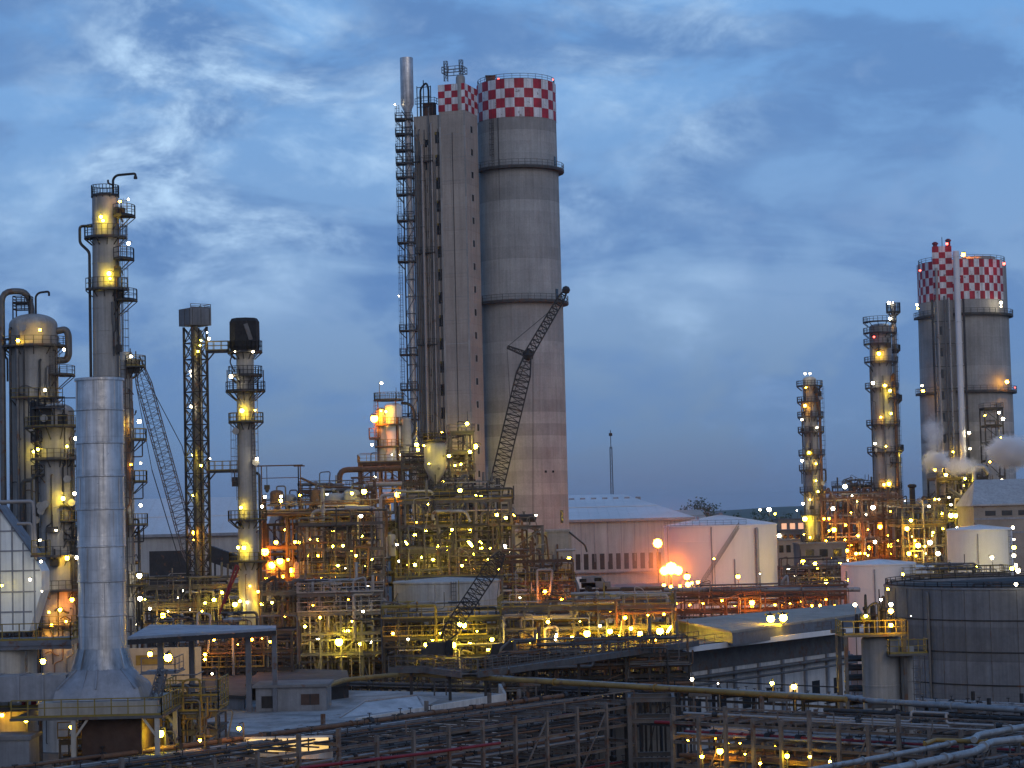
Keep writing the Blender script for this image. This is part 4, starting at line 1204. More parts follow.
lamps(fa, 297, [(272, 566, 'sodium', .6), (290, 572, 'sodium', .6), (280, 562, 'warm', .5), (310, 565, 'warm', .4), (350, 552, 'lime', .3), (372, 545, 'lime', .3), (330, 560, 'yellow', .3)])
wp = thing('partition_wall', 'pale cladding wall glowing amber behind the left pipe frame', 'wall', B(281, 580, 297)); zz = lambda py: Z(281, py, 297)
m = MB(); m.box(-3.4, 0, 0, 3.4, .25, zz(560)); m.build('panel', M['beige_beam'], wp)
m = MB()
for i in range(6): m.bar((-3.4 + i * 1.36, -.05, 0), (-3.4 + i * 1.36, -.05, zz(560)), .12)
m.build('stud', M['steel_rust'], wp)
# gallows frames over its roof
for px0, px1, pt, pb, lab in ((262, 299, 466, 510, 'thin bare steel gallows frame over the amber-lit pipe frame, nearest the black-capped stack'), (299, 301, 466, 512, 'single thin tall steel post with a short arm on the amber-lit frame')):
    a = Q(px0, pb, 290); b = Q(px1, pb, 290); zt_ = Z(px0, pt, 290) - a.z
    t = thing('gantry', lab, 'gantry', a); w_ = b.x - a.x
    for x in (0, w_):
        m = MB(); m.bar((x, 0, 0), (x, 0, zt_), .14); m.build('post', M['steel_rust'], t)
    m = MB(); m.bar((-.6, 0, zt_), (w_ + .6, 0, zt_), .16); m.build('beam', M['steel_rust'], t)
    m = MB(); m.bar((0, 0, zt_ * .72), (w_, 0, zt_ * .72), .1); m.build('brace', M['steel_rust'], t)
t = thing('chain_hoist', 'small black chain hoist hanging from the thin gallows frame', 'hoist', Q(267, 485, 290)); m = MB(); m.tube((0, 0, 0), (0, 0, 2.4), .05, 5); m.build('chain', M['cable'], t); m = MB(); m.box(-.35, -.3, -.6, .35, .3, 0); m.lathe([(.1, -1.0), (.25, -.8), (.25, -.6)], 8); m.build('body', M['steel_dark'], t)
# equipment on the roof of it
for i, (px, pb, pt, r_, mt, lab) in enumerate([(277, 508, 490, .9, 'pipe_rust', 'squat rust-lit drum on the roof of the amber frame, leftmost of its row'), (290, 509, 494, .8, 'vessel_grey', 'short grey drum on the roof of the amber frame under the gallows post'), (316, 510, 489, .7, 'pipe_rust', 'slim rust drum on the roof of the amber frame beside the tall grey post'), (336, 510, 493, 1.5, 'beige_beam', 'fat beige drum on the roof of the amber frame below the goose-neck pipe'), (352, 512, 489, 1.1, 'vessel_grey', 'grey drum with two nozzles at the right end of the amber frame roof')]):
    vdrum(lab, px, pb, pt, 292 + (i % 2) * 3, r_, mt)
# vessels hanging inside
for px, pb, pt, r_, D, lab in ((356, 548, 519, .8, 292, 'pale upright drum inside the amber frame behind the diagonal chute'), (392, 556, 534, .55, 291, 'small pale upright drum between the amber frame and the yellow-railed deck'), (372, 571, 537, .8, 292, 'orange-lit upright drum low in the amber frame'), (344, 575, 530, 1.0, 295, 'dark green upright drum deep inside the amber frame'), (304, 600, 560, 1.2, 291, 'squat rusty drum at the lower left of the amber frame'), (325, 600, 565, .9, 291, 'upright grey drum beside the squat rusty drum')):
    vdrum(lab, px, pb, pt, D, r_, rnd.choice(('vessel_grey', 'pipe_grey', 'pipe_pale')), legs=False)
W3 = lambda l, D: [Q(e[0], e[1], D + (e[2] if len(e) > 2 else 0)) for e in l]
pipe('big pale inverted-U pipe on the face of the amber frame, right leg', W3([(345, 508), (376.5, 508), (379, 590)], 284), .32, 'pipe_pale', n=12, rad=1.0, flanges=5)
pipe('tall pale pipe bending over at the left of the amber frame face', W3([(313, 592), (312, 511), (345, 510)], 284.5), .24, 'pipe_pale', n=12, rad=.9, flanges=5)
pipe('straight pale standpipe rising above the amber frame roof', W3([(323.5, 580), (322.5, 488)], 283.5), .24, 'pipe_silver', n=12, flanges=4)
pipe('grey pipe with a right-angle top left of the pale standpipe', W3([(306, 588), (305, 535), (296, 530)], 285), .22, 'pipe_grey', n=8)
pipe('long thin standpipe just left of the yellow-railed deck', W3([(382, 590), (380.5, 495), (395, 495)], 283), .2, 'pipe_pale', n=8)
pipe('diagonal steel chute slanting down to the right across the amber frame', W3([(345, 540), (384, 573)], 283), .3, 'pipe_grey', n=8)
pipe('pale diagonal chute rising to the right under the amber frame', W3([(343, 592), (375, 573)], 279), .22, 'pipe_pale', n=8)
pipe('lower pale diagonal chute near the low railed platforms', W3([(340, 615), (367, 598)], 262), .24, 'pipe_pale', n=8)
pipe('pale diagonal pipe at the lower left of the amber frame', W3([(288, 584), (312, 573), (330, 573)], 282), .22, 'pipe_pale', n=8)
pipe('orange-lit goose-neck pipe running under the white vessel deck', W3([(339.5, 500), (339.5, 470), (408, 468)], 325), .42, 'pipe_rust', n=12, rad=1.2, flanges=4)
pipe('short orange-lit pipe below the white vessel deck', W3([(366, 484.5), (402, 484)], 321), .38, 'pipe_pale', n=10, flanges=3)
pipe('white pipe bridging rightward and dropping beside the pump deck', W3([(396, 491), (433, 491), (434.5, 528)], 300), .2, 'pipe_silver', n=10, rad=.7)
pipe('white pipe arching over the dark pump deck', W3([(433, 520), (433, 511.5), (466, 511), (470, 522)], 292), .22, 'pipe_silver', n=10, rad=.9)
pipe('rust brown horizontal pipe across the amber frame roof edge', W3([(262, 514), (384, 513)], 285.5), .22, 'pipe_rust', n=8, flanges=4)
pipe('tilted rust pipe running to the roof of the amber frame', W3([(301, 478), (318, 486), (360, 488)], 296), .16, 'pipe_rust', n=8)

# deck with the white vessels
fd = frame('tall deck frame carrying the white twin vessels left of the brown shaft', 359, 420, 470, 330, 10, [462, 480, 500, 525], 3, 2, rz=2, mt='steel_rust', decks=(3, 1), rails=(3,), railm='pipe_yellow', brace=.5, seed=5, n_pipe=26, pipe_m=PM_OR)
lamps(fd, 328.5, [(375, 478, 'white', .36), (372, 445, 'white', .2), (398, 495, 'warm', .42), (392, 455, 'white', .14), (400, 455, 'white', .14), (417, 445, 'white', .26), (418, 450, 'lime', .26), (413, 497, 'lime', .26)])
vd = thing('process_vessel', 'white twin-drum vessel on the high deck with a flaring lamp at its side', 'vessel', Q(394, 461, 333))
zz = lambda py: Z(394, py, 333) - vd.location.z
shell(vd, 1.35, 1.35, 0, zz(407), 'dome', 'tank_white', bandgap=2.2, c=(0, 0), hd=.7); shell(vd, .85, .85, 0, zz(420), 'dome', 'vessel_grey', name='side_drum', c=(1.9, -.3), hd=.4); shell(vd, .8, .8, 0, zz(410), 'dome', 'vessel_grey', name='side_drum', c=(-1.75, -.4), hd=.4)
for py, w_, a0, a1 in ((400, .9, 0, 360), (425, .8, -200, 10), (447, .8, -170, 10)): ring_platform(vd, 1.4 if py < 430 else 1.5, zz(py) + .0, w_, a0, a1, rail='pipe_yellow', c=(-.6, 0), brackets=False)
for x in (-2.2, .5):
    m = MB(); m.bar((x, -1.2, 0), (x, -1.2, zz(398)), .14); m.build('post', M['steel_rust'], vd)
m = MB(); m.bar((-1.9, -1.4, zz(400)), (-1.9, -1.4, zz(382)), .1); m.bar((.6, -1.2, zz(400)), (.6, -1.2, zz(388)), .08); m.build('mast', M['steel_grey'], vd)
p = MB(); p.box(-3.6, -1.6, zz(439.5), -1.9, -.2, zz(438)); pf = p.build('platform', M['grate'], vd); q = MB(); q.rail([(-1.9, -1.6, zz(438)), (-3.6, -1.6, zz(438)), (-3.6, -.2, zz(438))], 1.5, .09, .9); q.build('railing', M['steel_rust'], pf)
m = MB(); m.path([(1.3, 0, zz(403)), (2.6, -.2, zz(404)), (3.3, -.2, zz(412)), (3.3, -.2, zz(432)), (2.6, -.2, zz(440))], .22, 8, .8); m.build('side_pipe', M['pipe_dark'], vd, smooth=50)
m = MB(); m.path([(.75, -1.5, 0), (.75, -1.5, zz(418))], .18, 8); m.build('side_pipe', M['pipe_rust'], vd, smooth=50)
ladder(vd, -2.4, -1.3, 0, zz(400), -100, 'steel_rust')
lamps(vd, 330.6, [(381.5, 384, 'white', .34), (374.5, 419.5, 'sodium', .62), (386, 412, 'yellow', .24), (381, 411, 'warm', .18)])

# middle structure with hopper
fm = frame('dark crowded process frame at the foot of the brown shaft', 408, 500, 520, 300, 13, [490, 522, 545, 577, 610], 4, 2, rz=3, mt='steel_dark', decks=(3, 1), rails=(3, 1), railm='rail_yellow', brace=.4, seed=8, n_pipe=64, pipe_m=('pipe_grey', 'pipe_dark', 'pipe_silver', 'pipe_pale', 'pipe_grey'), extra_top=1.5)
lamps(fm, 298, [(397, 545, 'white', .22), (399, 562, 'white', .3), (407, 542, 'lime_tube', .3), (437, 547, 'lime_tube', .36), (446, 546, 'lime_tube', .38), (470, 541, 'lime_tube', .4), (480, 541, 'lime_tube', .36), (481, 549, 'lime', .42), (507, 546, 'white_tube', .36), (474, 555, 'lime', .36), (512, 566, 'white_tube', .3), (508, 584, 'lime', .38), (474, 569, 'warm', .28), (442, 579, 'white', .22), (448, 575, 'white', .2), (460, 491, 'lime', .34), (476, 496, 'lime', .24), (481, 497, 'lime', .22), (416, 522, 'warm', .24), (429, 504, 'lime', .22), (426, 531, 'lime', .18), (418, 580, 'lime', .24)])
lamps(fm, 306, [(415, 536, 'lime', .36), (428, 553, 'lime', .36), (455, 552, 'lime', .4), (465, 560, 'yellow', .4), (490, 548, 'lime', .36), (484, 565, 'yellow', .36)])
hp_ = vdrum('grey cone-bottomed hopper under bright lamps at the foot of the brown shaft', 436, 492, 441, 318, 1.6, 'vessel_grey', cone=True, rail=True, name='hopper', cat='hopper')
lamps(hp_, 315.5, [(416, 445, 'lime', .3), (424, 446, 'lime', .22), (449, 456, 'lime', .2), (429, 464, 'lime', .16), (443, 482, 'lime', .2)])
sf = frame('narrow steel stair tower right of the grey cone-bottomed hopper', 452, 474, 470, 322, 4, [432, 452, 472, 495, 520], 1, 1, rz=8, mt='steel_grey', decks=(0, 1, 2, 3, 4), rails=(4, 3, 2), railm='steel_grey', brace=.8, seed=12, n_pipe=12, post=.22)
lamps(sf, 320, [(455, 466, 'lime', .26), (461, 465, 'warm', .34), (467, 424, 'lime', .28), (470, 452, 'lime', .22)])
for i, (px, pb, pt, r_, lab) in enumerate([(418, 518, 498, .8, 'grey upright drum left of the white arching pipe'), (455, 520, 500, .7, 'pale upright drum under the end of the white arching pipe'), (481, 520, 502, .9, 'stubby grey drum at the foot of the black luffing crane'), (430, 572, 551, .9, 'yellow-lit upright drum under the crowded frame, left one'), (459, 573, 550, 1.0, 'yellow-lit upright drum under the crowded frame, middle one'), (490, 574, 553, .9, 'yellow-lit upright drum under the crowded frame, right one')]):
    vdrum(lab, px, pb, pt, 303, r_, rnd.choice(('vessel_grey', 'pipe_pale', 'pipe_grey')))
hdrum('horizontal grey exchanger lying on the dark pump deck beside the crane foot', 521, 525, 297, 4.2, .55, 'steel_dark')
hdrum('horizontal grey drum lying on the crowded frame behind the white arching pipe', 447, 521, 303, 5, .8, 'pipe_grey')

# right hand braced frame with concrete block
fr = frame('rusty cross-braced steel frame at the foot of the tallest checked tower', 514, 543, 560, 290, 8, [526, 548, 575, 602, 630], 1, 1, rz=6, mt='steel_grey', decks=(4, 2, 1), rails=(2,), railm='pipe_yellow', brace=1.0, seed=21, n_pipe=18, pipe_m=PM_OR, post=.36)
fr2 = frame('low orange-lit frame under the grey concrete block', 543, 572, 590, 292, 8, [571, 598, 622], 2, 1, rz=0, mt='steel_rust', decks=(2, 1), rails=(2, 1), railm='pipe_yellow', brace=.6, seed=22, n_pipe=20, pipe_m=PM_OR)
lamps(fr2, 290.5, [(569, 559, 'yellow', .34), (533, 614, 'warm', .22), (548, 611, 'sodium', .24), (562, 600, 'sodium', .2)])
lamps(fr2, 294, [(552, 583, 'sodium', .3), (563, 583, 'sodium', .3), (552, 611, 'sodium', .3)])
lamps(fr, 288.6, [(497, 516, 'yellow', .4), (514, 515, 'warm_tube', .24), (536, 516, 'yellow', .26), (506, 518, 'yellow', .2)])
cbk = house_box('concrete_block', 'plain grey concrete block at the foot of the tallest checked tower', 'building', 0, 0, Q(569, 545, 296).x - Q(548, 545, 296).x, 7, 0, Z(558, 532, 296) - Z(558, 559, 296), 'concrete', 'concrete', origin=Q(548, 559, 296))
cb2 = house_box('concrete_block', 'brownish lower concrete wall behind the cross-braced frame', 'building', 0, 0, Q(572, 545, 302).x - Q(516, 545, 302).x, 6, 0, Z(558, 534, 302), 'concrete_shaft', 'concrete', origin=B(516, 560, 302))
pipe('dark pipe bowing out to the right from the concrete block', W3([(569, 532), (585, 545), (587, 552)], 292), .12, 'pipe_dark')
pipe('thick grey pipe dropping right of the orange-lit frame', W3([(571, 575), (577, 585), (579, 610), (575, 618)], 288), .3, 'pipe_grey')

# round grey tank in front and the railed deck above it
gt = thing('storage_tank', 'round pale grey tank in the middle of the plant under a yellow railed deck', 'tank', B(447, 600, 262)); zz = lambda py: Z(447, py, 262)
m = MB(); m.lathe([(6.3, 0), (6.3, zz(583)), (6.4, zz(582)), (6.4, zz(580.5)), (6.1, zz(580)), (.2, zz(577))], 56); m.build('shell', M['concrete_pale'], gt, smooth=30)
m = MB()
for z in (zz(600), zz(620)): m.lathe([(6.31, z), (6.36, z + .02), (6.36, z + .14), (6.31, z + .16)], 56, cap=False)
m.build('band', M['concrete_pale'], gt, smooth=30)
ladder(gt, 1.0, -6.4, 3, zz(580), -88, 'steel_grey')
wk = frame('yellow railed walkway deck over the round pale grey tank', 396, 502, 575, 268, 3.5, [577], 5, 1, rz=0, mt='steel_grey', decks=(0,), rails=(0,), brace=0, seed=4, post=.2, name='walkway', cat='walkway')
lamps(wk, 266.5, [(433, 602, 'lime_tube', .26), (428, 617, 'yellow', .44), (494, 606, 'lime_tube', .26), (442, 579, 'white', .22), (402, 588, 'lime', .2)])
t = thing('stair', 'yellow railed stair slanting down left of the round pale grey tank', 'stair', Q(411, 580, 262)); a = Vector((0, 0, 0)); b = Q(389, 618, 258) - t.location
m = MB()
for o in (-.45, .45): m.bar(a + Vector((0, o, 0)), b + Vector((0, o, 0)), .08, .3)
for i in range(18): c = a.lerp(b, (i + .5) / 18); m.box(c.x - .14, -.45 + c.y, c.z - .02, c.x + .14, .45 + c.y, c.z + .03)
m.build('flight', M['steel_grey'], t); m = MB(); up = Vector((0, 0, 1.0))
for o in (-.45, .45):
    m.bar(a + Vector((0, o, 1)), b + Vector((0, o, 1)), .07)
    for i in range(8): c = a.lerp(b, i / 7) + Vector((0, o, 0)); m.bar(c, c + up, .06)
m.build('railing', M['rail_yellow'], t)

# ------------------------------------------------------------------ lower equipment yard in front (ground to 8 m)
fl1 = frame('low pale railed pipe platform in front of the amber frame', 299, 382, 620, 246, 9, [593, 612, 632, 652], 4, 2, rz=3, mt='pipe_grey', decks=(3,), rails=(3, 2), railm='pipe_pale', brace=.4, seed=31, n_pipe=52, pipe_m=('pipe_pale', 'pipe_grey', 'pipe_dark', 'pipe_silver'), post=.24)
lamps(fl1, 244.5, [(363, 612, 'white', .2), (339, 643, 'lime', .5), (371, 642, 'white_tube', .2), (320, 618, 'warm', .22), (305, 627, 'yellow', .22), (352, 622, 'yellow', .2), (313, 606, 'sodium', .2)])
lamps(fl1, 250, [(318, 640, 'yellow', .3), (347, 632, 'lime', .3), (360, 645, 'yellow', .36), (328, 622, 'yellow', .26)])
fl0 = frame('low grey pipe frame between the silver stack and the black-capped stack', 136, 262, 600, 268, 10, [586, 604, 622], 6, 2, rz=2, mt='steel_grey', decks=(), rails=(2,), railm='steel_grey', brace=.3, seed=33, n_pipe=70, pipe_m=('pipe_grey', 'pipe_dark', 'pipe_silver', 'pipe_grey', 'pipe_pale'), post=.24)
lamps(fl0, 266.5, [(141, 577, 'white', .2), (205, 604, 'lime', .34), (163, 616, 'yellow', .36), (168, 612, 'white', .18), (145, 600, 'lime', .2), (214, 600, 'lime', .22), (222, 593, 'yellow', .24), (235, 605, 'lime', .34), (247, 603, 'white', .26), (262, 605, 'yellow', .28), (274, 593, 'yellow', .3), (190, 610, 'white', .14), (178, 598, 'white', .14), (290, 593, 'yellow', .3), (202, 612, 'yellow', .26), (150, 609, 'white', .16), (258, 592, 'warm', .2), (183, 591, 'white', .12)])
fl2 = frame('long low equipment frame with yellow lamps behind the grey footway', 384, 500, 640, 232, 9, [618, 636, 655], 5, 2, rz=2, mt='steel_dark', decks=(2,), rails=(2,), brace=.2, seed=35, n_pipe=60, pipe_m=('pipe_grey', 'pipe_dark', 'pipe_pale', 'rail_yellow'), post=.22)
lamps(fl2, 230.5, [(426, 646, 'lime', .4), (453, 646, 'lime', .42), (460, 625, 'lime', .36), (464, 626, 'lime', .3), (510, 643, 'lime', .3), (514, 645, 'yellow', .28), (393, 634, 'yellow', .2), (408, 640, 'yellow', .22), (477, 632, 'lime', .2), (492, 640, 'lime', .24), (440, 634, 'yellow', .2)])
lamps(fl2, 236, [(432, 640, 'yellow', .3), (470, 645, 'lime', .36), (400, 648, 'yellow', .26), (488, 650, 'yellow', .3)])
fl3 = frame('low equipment frame with a row of yellow lamps left of the sodium floodlight', 500, 672, 625, 242, 12, [606, 626, 644], 7, 2, rz=-2, mt='steel_grey', decks=(), rails=(2,), brace=.2, seed=37, n_pipe=80, pipe_m=('pipe_grey', 'rail_yellow', 'pipe_pale', 'pipe_rust', 'pipe_silver'), post=.2)
lamps(fl3, 240.5, [(538, 637, 'yellow', .42), (556, 635, 'white_tube', .2), (587, 634, 'yellow', .36), (610, 632, 'yellow', .34), (631, 629, 'yellow', .26), (660, 632, 'lime', .46), (669, 627, 'yellow_tube', .24), (640, 634, 'yellow', .28), (527, 640, 'yellow', .24), (572, 638, 'yellow', .24), (600, 626, 'white', .14), (618, 637, 'lime', .26), (655, 640, 'yellow', .26), (548, 622, 'yellow', .18), (580, 622, 'yellow', .18), (625, 618, 'sodium', .2), (648, 616, 'sodium', .24), (664, 615, 'sodium', .26)])
lamps(fl3, 248, [(530, 645, 'yellow', .36), (560, 645, 'yellow', .36), (592, 643, 'yellow', .36), (620, 641, 'yellow', .36), (648, 640, 'yellow', .36)])
gp = 'pumps in the lamplit yard behind the footway'
for i in range(14):
    px = 395 + i * 19.5; p = B(px, 650, 226 + (i % 3) * 3); p.z = max(0, Z(px, 657 - (px - 395) * .04, p.y)); p.z = 6.0 if p.z > 0 else 0
    pump('small lamp-lit pump set on the yard slab behind the grey footway', p, rnd.uniform(-.6, .6), rnd.choice(('pipe_grey', 'steel_blue', 'rail_yellow')), gp)
sl = B(455, 650, 222); yard = house_box('yard_slab', 'raised concrete yard slab under the lamplit pumps and low frames', 'slab', 0, 0, Q(672, 640, 222).x - Q(384, 640, 222).x, 34, 0, 5.68, 'concrete', 'roof_flat', origin=B(384, 640, 222))
for i, (px, pb, pt, D, r_, lab) in enumerate([(405, 655, 628, 236, .9, 'pale upright drum in the yard, leftmost behind the grey footway'), (447, 655, 634, 237, 1.0, 'white upright drum between two bright yard lamps'), (482, 655, 622, 238, .9, 'dark upright drum under the round pale grey tank, by the footway corner'), (545, 640, 615, 250, .9, 'upright drum in the low frame below the orange-lit frame'), (575, 640, 612, 250, .7, 'slim yellow-lit standpipe drum in the low frame'), (608, 640, 614, 251, .8, 'pale drum in the low frame near its middle lamp'), (636, 640, 613, 251, .7, 'slim drum in the low frame beside the long grey roof'), (655, 640, 612, 252, .8, 'upright drum at the right end of the low frame under the floodlight')]):
    vdrum(lab, px, pb, pt, D, r_, ('pipe_pale', 'tank_white', 'pipe_grey', 'vessel_grey')[i % 4])

# access ladder-like orange rails at the foot of the black-capped stack
pipe('bent orange handrail pipe rising by the foot of the black-capped stack', W3([(219, 615), (230, 583), (236, 565), (239, 567), (224, 604)], 255), .13, 'pipe_red')

# ------------------------------------------------------------------ warehouses behind
def gable_shed(label, pts, D, depth, py_eave, py_ridge, wall, roof, ridge_frac=.5, slope_end=True, name='warehouse', hip=0.0):
    a = B(pts[0], py_eave, D); b = B(pts[1], py_eave, D)
    t = thing(name, label, 'warehouse', a); w_ = b.x - a.x; he = Z(pts[0], py_eave, D); hr = Z(pts[0], py_ridge, D + depth * ridge_frac); y1 = depth; yr = depth * ridge_frac
    m = MB(); m.box(0, 0, 0, w_, .3, he); m.box(w_ - .3, .3, 0, w_, y1, he); m.box(0, .3, 0, .3, y1, he); m.box(.3, y1 - .3, 0, w_ - .3, y1, he)
    m.add([(w_ - .1, .1, he), (w_ - .1, y1 - .1, he), (w_ - .1, yr, hr - .3 if not hip else he)], [(0, 1, 2)]); m.add([(.1, .1, he), (.1, y1 - .1, he), (.1, yr, hr - .3)], [(0, 1, 2)]); m.build('walls', M[wall], t)
    m = MB(); o = .8
    for s_ in (0, 1):
        ya, za = (-o, he - .15) if s_ == 0 else (y1 + o, he - .15)
        m.add([(-o, ya, za), (w_ + o, ya, za), (w_ + o - hip, yr, hr), (-o, yr, hr), (-o, ya, za + .35), (w_ + o, ya, za + .35), (w_ + o - hip, yr, hr + .35), (-o, yr, hr + .35)], [(0, 1, 2, 3), (4, 5, 6, 7), (0, 1, 5, 4), (1, 2, 6, 5), (3, 0, 4, 7)])
    if hip: m.add([(w_ + o, -o, he + .2), (w_ + o, y1 + o, he + .2), (w_ + o - hip, yr, hr + .35)], [(0, 1, 2)])
    rf = m.build('roof', M[roof], t)
    m = MB()
    for k in range(int(w_ / 2.2)):
        x = k * 2.2; q_ = 1 if x < w_ - hip else max(.05, (w_ - x) / hip); m.bar((x, -o, he + .22), (x, -o + (yr + o) * q_, he + .22 + (hr + .15 - he) * q_), .07)
    m.bar((-o, yr * .45, he + (hr - he) * .45 + .42), (w_ + o - hip * .5, yr * .45, he + (hr - he) * .45 + .42), .5, .12); m.build('roof_rib', M[roof], rf)
    m = MB(); m.box(-o, -o - .12, he - .35, w_ + o, -o, he + .2); m.build('gutter', M['duct_grey'], t)
    return t, w_, he


wl, w_, he = gable_shed('long grey-roofed warehouse behind the lattice tower on the left', (128, 262), 420, 40, 536, 501, 'wall_sheet', 'roof_sheet')
m = MB(); m.box(4, -.06, 0, 12, .02, he - 3); m.build('door', M['steel_dark'], wl)
wc = thing('conveyor_gallery', 'dark sloping conveyor gallery between the lattice tower and black-capped stack', 'conveyor', Q(209, 553, 380)); b = Q(262, 572, 380) - wc.location
m = MB(); m.bar((0, 0, 0), b, 2.6, 2.6); m.build('gallery', M['steel_dark'], wc)
m = MB(); m.bar((1, 0, -1), (1, 0, -wc.location.z), .3); m.build('leg', M['steel_dark'], wc)
wr_, w_, he = gable_shed('long pale grey warehouse right of the tallest tower with a row of dark windows', (560, 691), 478, 95, 521, 497, 'wall_sheet', 'roof_sheet', ridge_frac=.5, hip=13.0)
for k in range(13):
    x = w_ - 7.2 - k * 1.75 - .0; z = Z(620, 562, 478)
    m = MB(); m.box(x - .5, -.07, z - 1.5, x + .5, .0, z + 1.9); f = m.build('window', M['steel_dark'], wr_)
for k in range(7):
    m = MB(); x = 3 + k * 2.6; m.box(x, 38, Z(600, 500, 515) - 1.2, x + 1.2, 39.2, Z(600, 497.5, 515)); m.build('roof_vent', M['duct_grey'], wr_)
for k in range(9):
    m = MB(); x = 1.5 + k * 2.9; m.box(x, -.09, he - 9, x + .16, -.01, he - .4); m.build('downpipe', M['duct_grey'], wr_)
m = MB(); m.box(0, -.9, Z(620, 571, 478) - .3, w_, -.04, Z(620, 571, 478)); m.build('canopy', M['duct_grey'], wr_)
ws, w2, h2 = gable_shed('low pale shed roof peeping out behind the white storage tank', (655, 706), 560, 50, 523, 512, 'wall_sheet', 'beige_beam')
an = thing('radio_mast', 'thin red-brown lattice radio mast on the skyline right of the tallest tower', 'mast', B(612, 490, 640)); zz = lambda py: Z(612, py, 640)
m = MB(); m.lattice((0, 0, 0), (0, 0, zz(447)), .9, .6, 40, .12, .07, up=(0, 1, 0)); m.build('lattice', M['steel_dark'], an); m = MB(); m.tube((0, 0, zz(449)), (0, 0, zz(430)), .1, 6); m.box(-.5, -.15, zz(436), .5, .15, zz(433)); m.build('antenna', M['steel_dark'], an)

# big white tank
TD = 430
tk = thing('storage_tank', 'big white cone-roofed storage tank standing beside the sodium floodlight', 'tank', B(721, 560, TD)); zz = lambda py: Z(721, py, TD); r_ = 10.95
m = MB(); m.lathe([(r_, 0), (r_, zz(526.5)), (r_ + .12, zz(526.4)), (r_ + .12, zz(525)), (r_ - .1, zz(524.6)), (.3, zz(515))], 64); m.build('shell', M['tank_white'], tk, smooth=20)
m = MB()
for z in range(4, int(zz(527)), 3): m.lathe([(r_ + .005, z), (r_ + .02, z + .02), (r_ + .02, z + .1), (r_ + .005, z + .12)], 64, cap=False)
m.build('weld_seam', M['tank_white'], tk, smooth=30)
for a, r2, zt_ in ((-58, .35, zz(530)), (-82, .12, zz(560)), (-104, .12, zz(528)), (-160, .12, zz(526))):
    m = MB(); e = Vector((math.cos(R(a)), math.sin(R(a)), 0)) * (r_ + r2 + .15); m.path([e, e + Vector((0, 0, zt_)), e * .985 + Vector((0, 0, zt_ + .3))], r2, 8); m.build('side_pipe', M['duct_grey'], tk, smooth=50)
m = MB()
for a in range(0, 360, 20): m.bar(((r_ - .1) * math.cos(R(a)), (r_ - .1) * math.sin(R(a)), zz(524.4)), (.3 * math.cos(R(a)), .3 * math.sin(R(a)), zz(514.9)), .1)
m.build('roof_rib', M['tank_white'], tk)
for px, py, lab in ((749, 574, 'thin dark riser pole left of centre before the white tank'),):
    pass
# its spiral stair, roof rail and vents
m = MB(); n_ = 46
for i in range(n_):
    a = R(-150 + i * 1.6); z = zz(526) * i / n_; e = Vector((math.cos(a), math.sin(a), 0)); q = Vector((-e.y, e.x, 0))
    m.bar(e * (r_ + .1) + Vector((0, 0, z)), e * (r_ + .95) + Vector((0, 0, z)), .3, .06); m.bar(e * (r_ + .95) + Vector((0, 0, z)), e * (r_ + .95) + Vector((0, 0, z + 1.1)), .05)
for h in (0, .55, 1.1): m.path([((r_ + .95) * math.cos(R(-150 + i * 1.6)), (r_ + .95) * math.sin(R(-150 + i * 1.6)), zz(526) * i / n_ + h) for i in range(0, n_, 3)], .05, 5)
m.build('spiral_stair', M['steel_grey'], tk)
m = MB(); m.rail([((r_ - .1) * math.cos(R(a)), (r_ - .1) * math.sin(R(a)), zz(525)) for a in range(-180, -60, 8)], 1.0, .06, 1.5); m.build('railing', M['steel_grey'], tk)
m = MB(); m.lathe([(.5, zz(515)), (.5, zz(513)), (.8, zz(512.5)), (.1, zz(511.5))], 14); m.lathe([(.25, zz(519)), (.25, zz(516.5)), (.4, zz(516)), (.05, zz(515.5))], 10, (-4.5, -3)); m.build('roof_vent', M['duct_grey'], tk, smooth=40)
# floodlight masts
def flood(label, px, py, D, n, r=.42, kind='flood', sp=.8, zg=0):
    p = Q(px, py, D); t = thing('floodlight_mast', label, 'floodlight', Vector((p.x, D, zg)))
    m = MB(); m.lathe([(.22, 0), (.16, (p.z - zg) * .5), (.1, p.z + .5 - zg)], 8); m.build('mast', M['steel_dark'], t, smooth=50)
    m = MB(); m.box(-sp * n / 2 - .2, -.35, p.z + .45 - zg, sp * n / 2 + .2, .0, p.z + .6 - zg); m.build('crossarm', M['steel_dark'], t)
    for i in range(n): lamp(t, ((i - (n - 1) / 2) * sp, -.7, p.z - zg - (i % 2) * 1.1), kind, r, rot=0)
    return t


fm_ = flood('brightest orange sodium floodlight before the white storage tank', 671, 571, 380, 1, 1.15, 'flood', 1.0)
_z = Z(671, 571, 380)
lamp(fm_, (-1.2, -.7, _z - .2), 'flood', .8, rot=0); lamp(fm_, (1.2, -.7, _z - .2), 'flood', .8, rot=0)
halo = bpy.data.materials.new('lamp_halo'); halo.use_nodes = True; _n = halo.node_tree; _n.nodes.clear()  # thin volume added so the floodlight shows a glare halo
_o = _n.nodes.new('ShaderNodeOutputMaterial'); _v = _n.nodes.new('ShaderNodeVolumePrincipled'); _v.inputs['Color'].default_value = (.97, .97, .97, 1); _v.inputs['Anisotropy'].default_value = .3
_t = _n.nodes.new('ShaderNodeTexCoord'); _l = _n.nodes.new('ShaderNodeVectorMath'); _l.operation = 'LENGTH'; _n.links.new(_t.outputs['Object'], _l.inputs[0])
_r2 = _n.nodes.new('ShaderNodeMapRange'); _r2.interpolation_type = 'SMOOTHSTEP'; _r2.inputs['From Min'].default_value = 15; _r2.inputs['From Max'].default_value = 2; _r2.inputs['To Max'].default_value = .013; _n.links.new(_l.outputs['Value'], _r2.inputs['Value'])
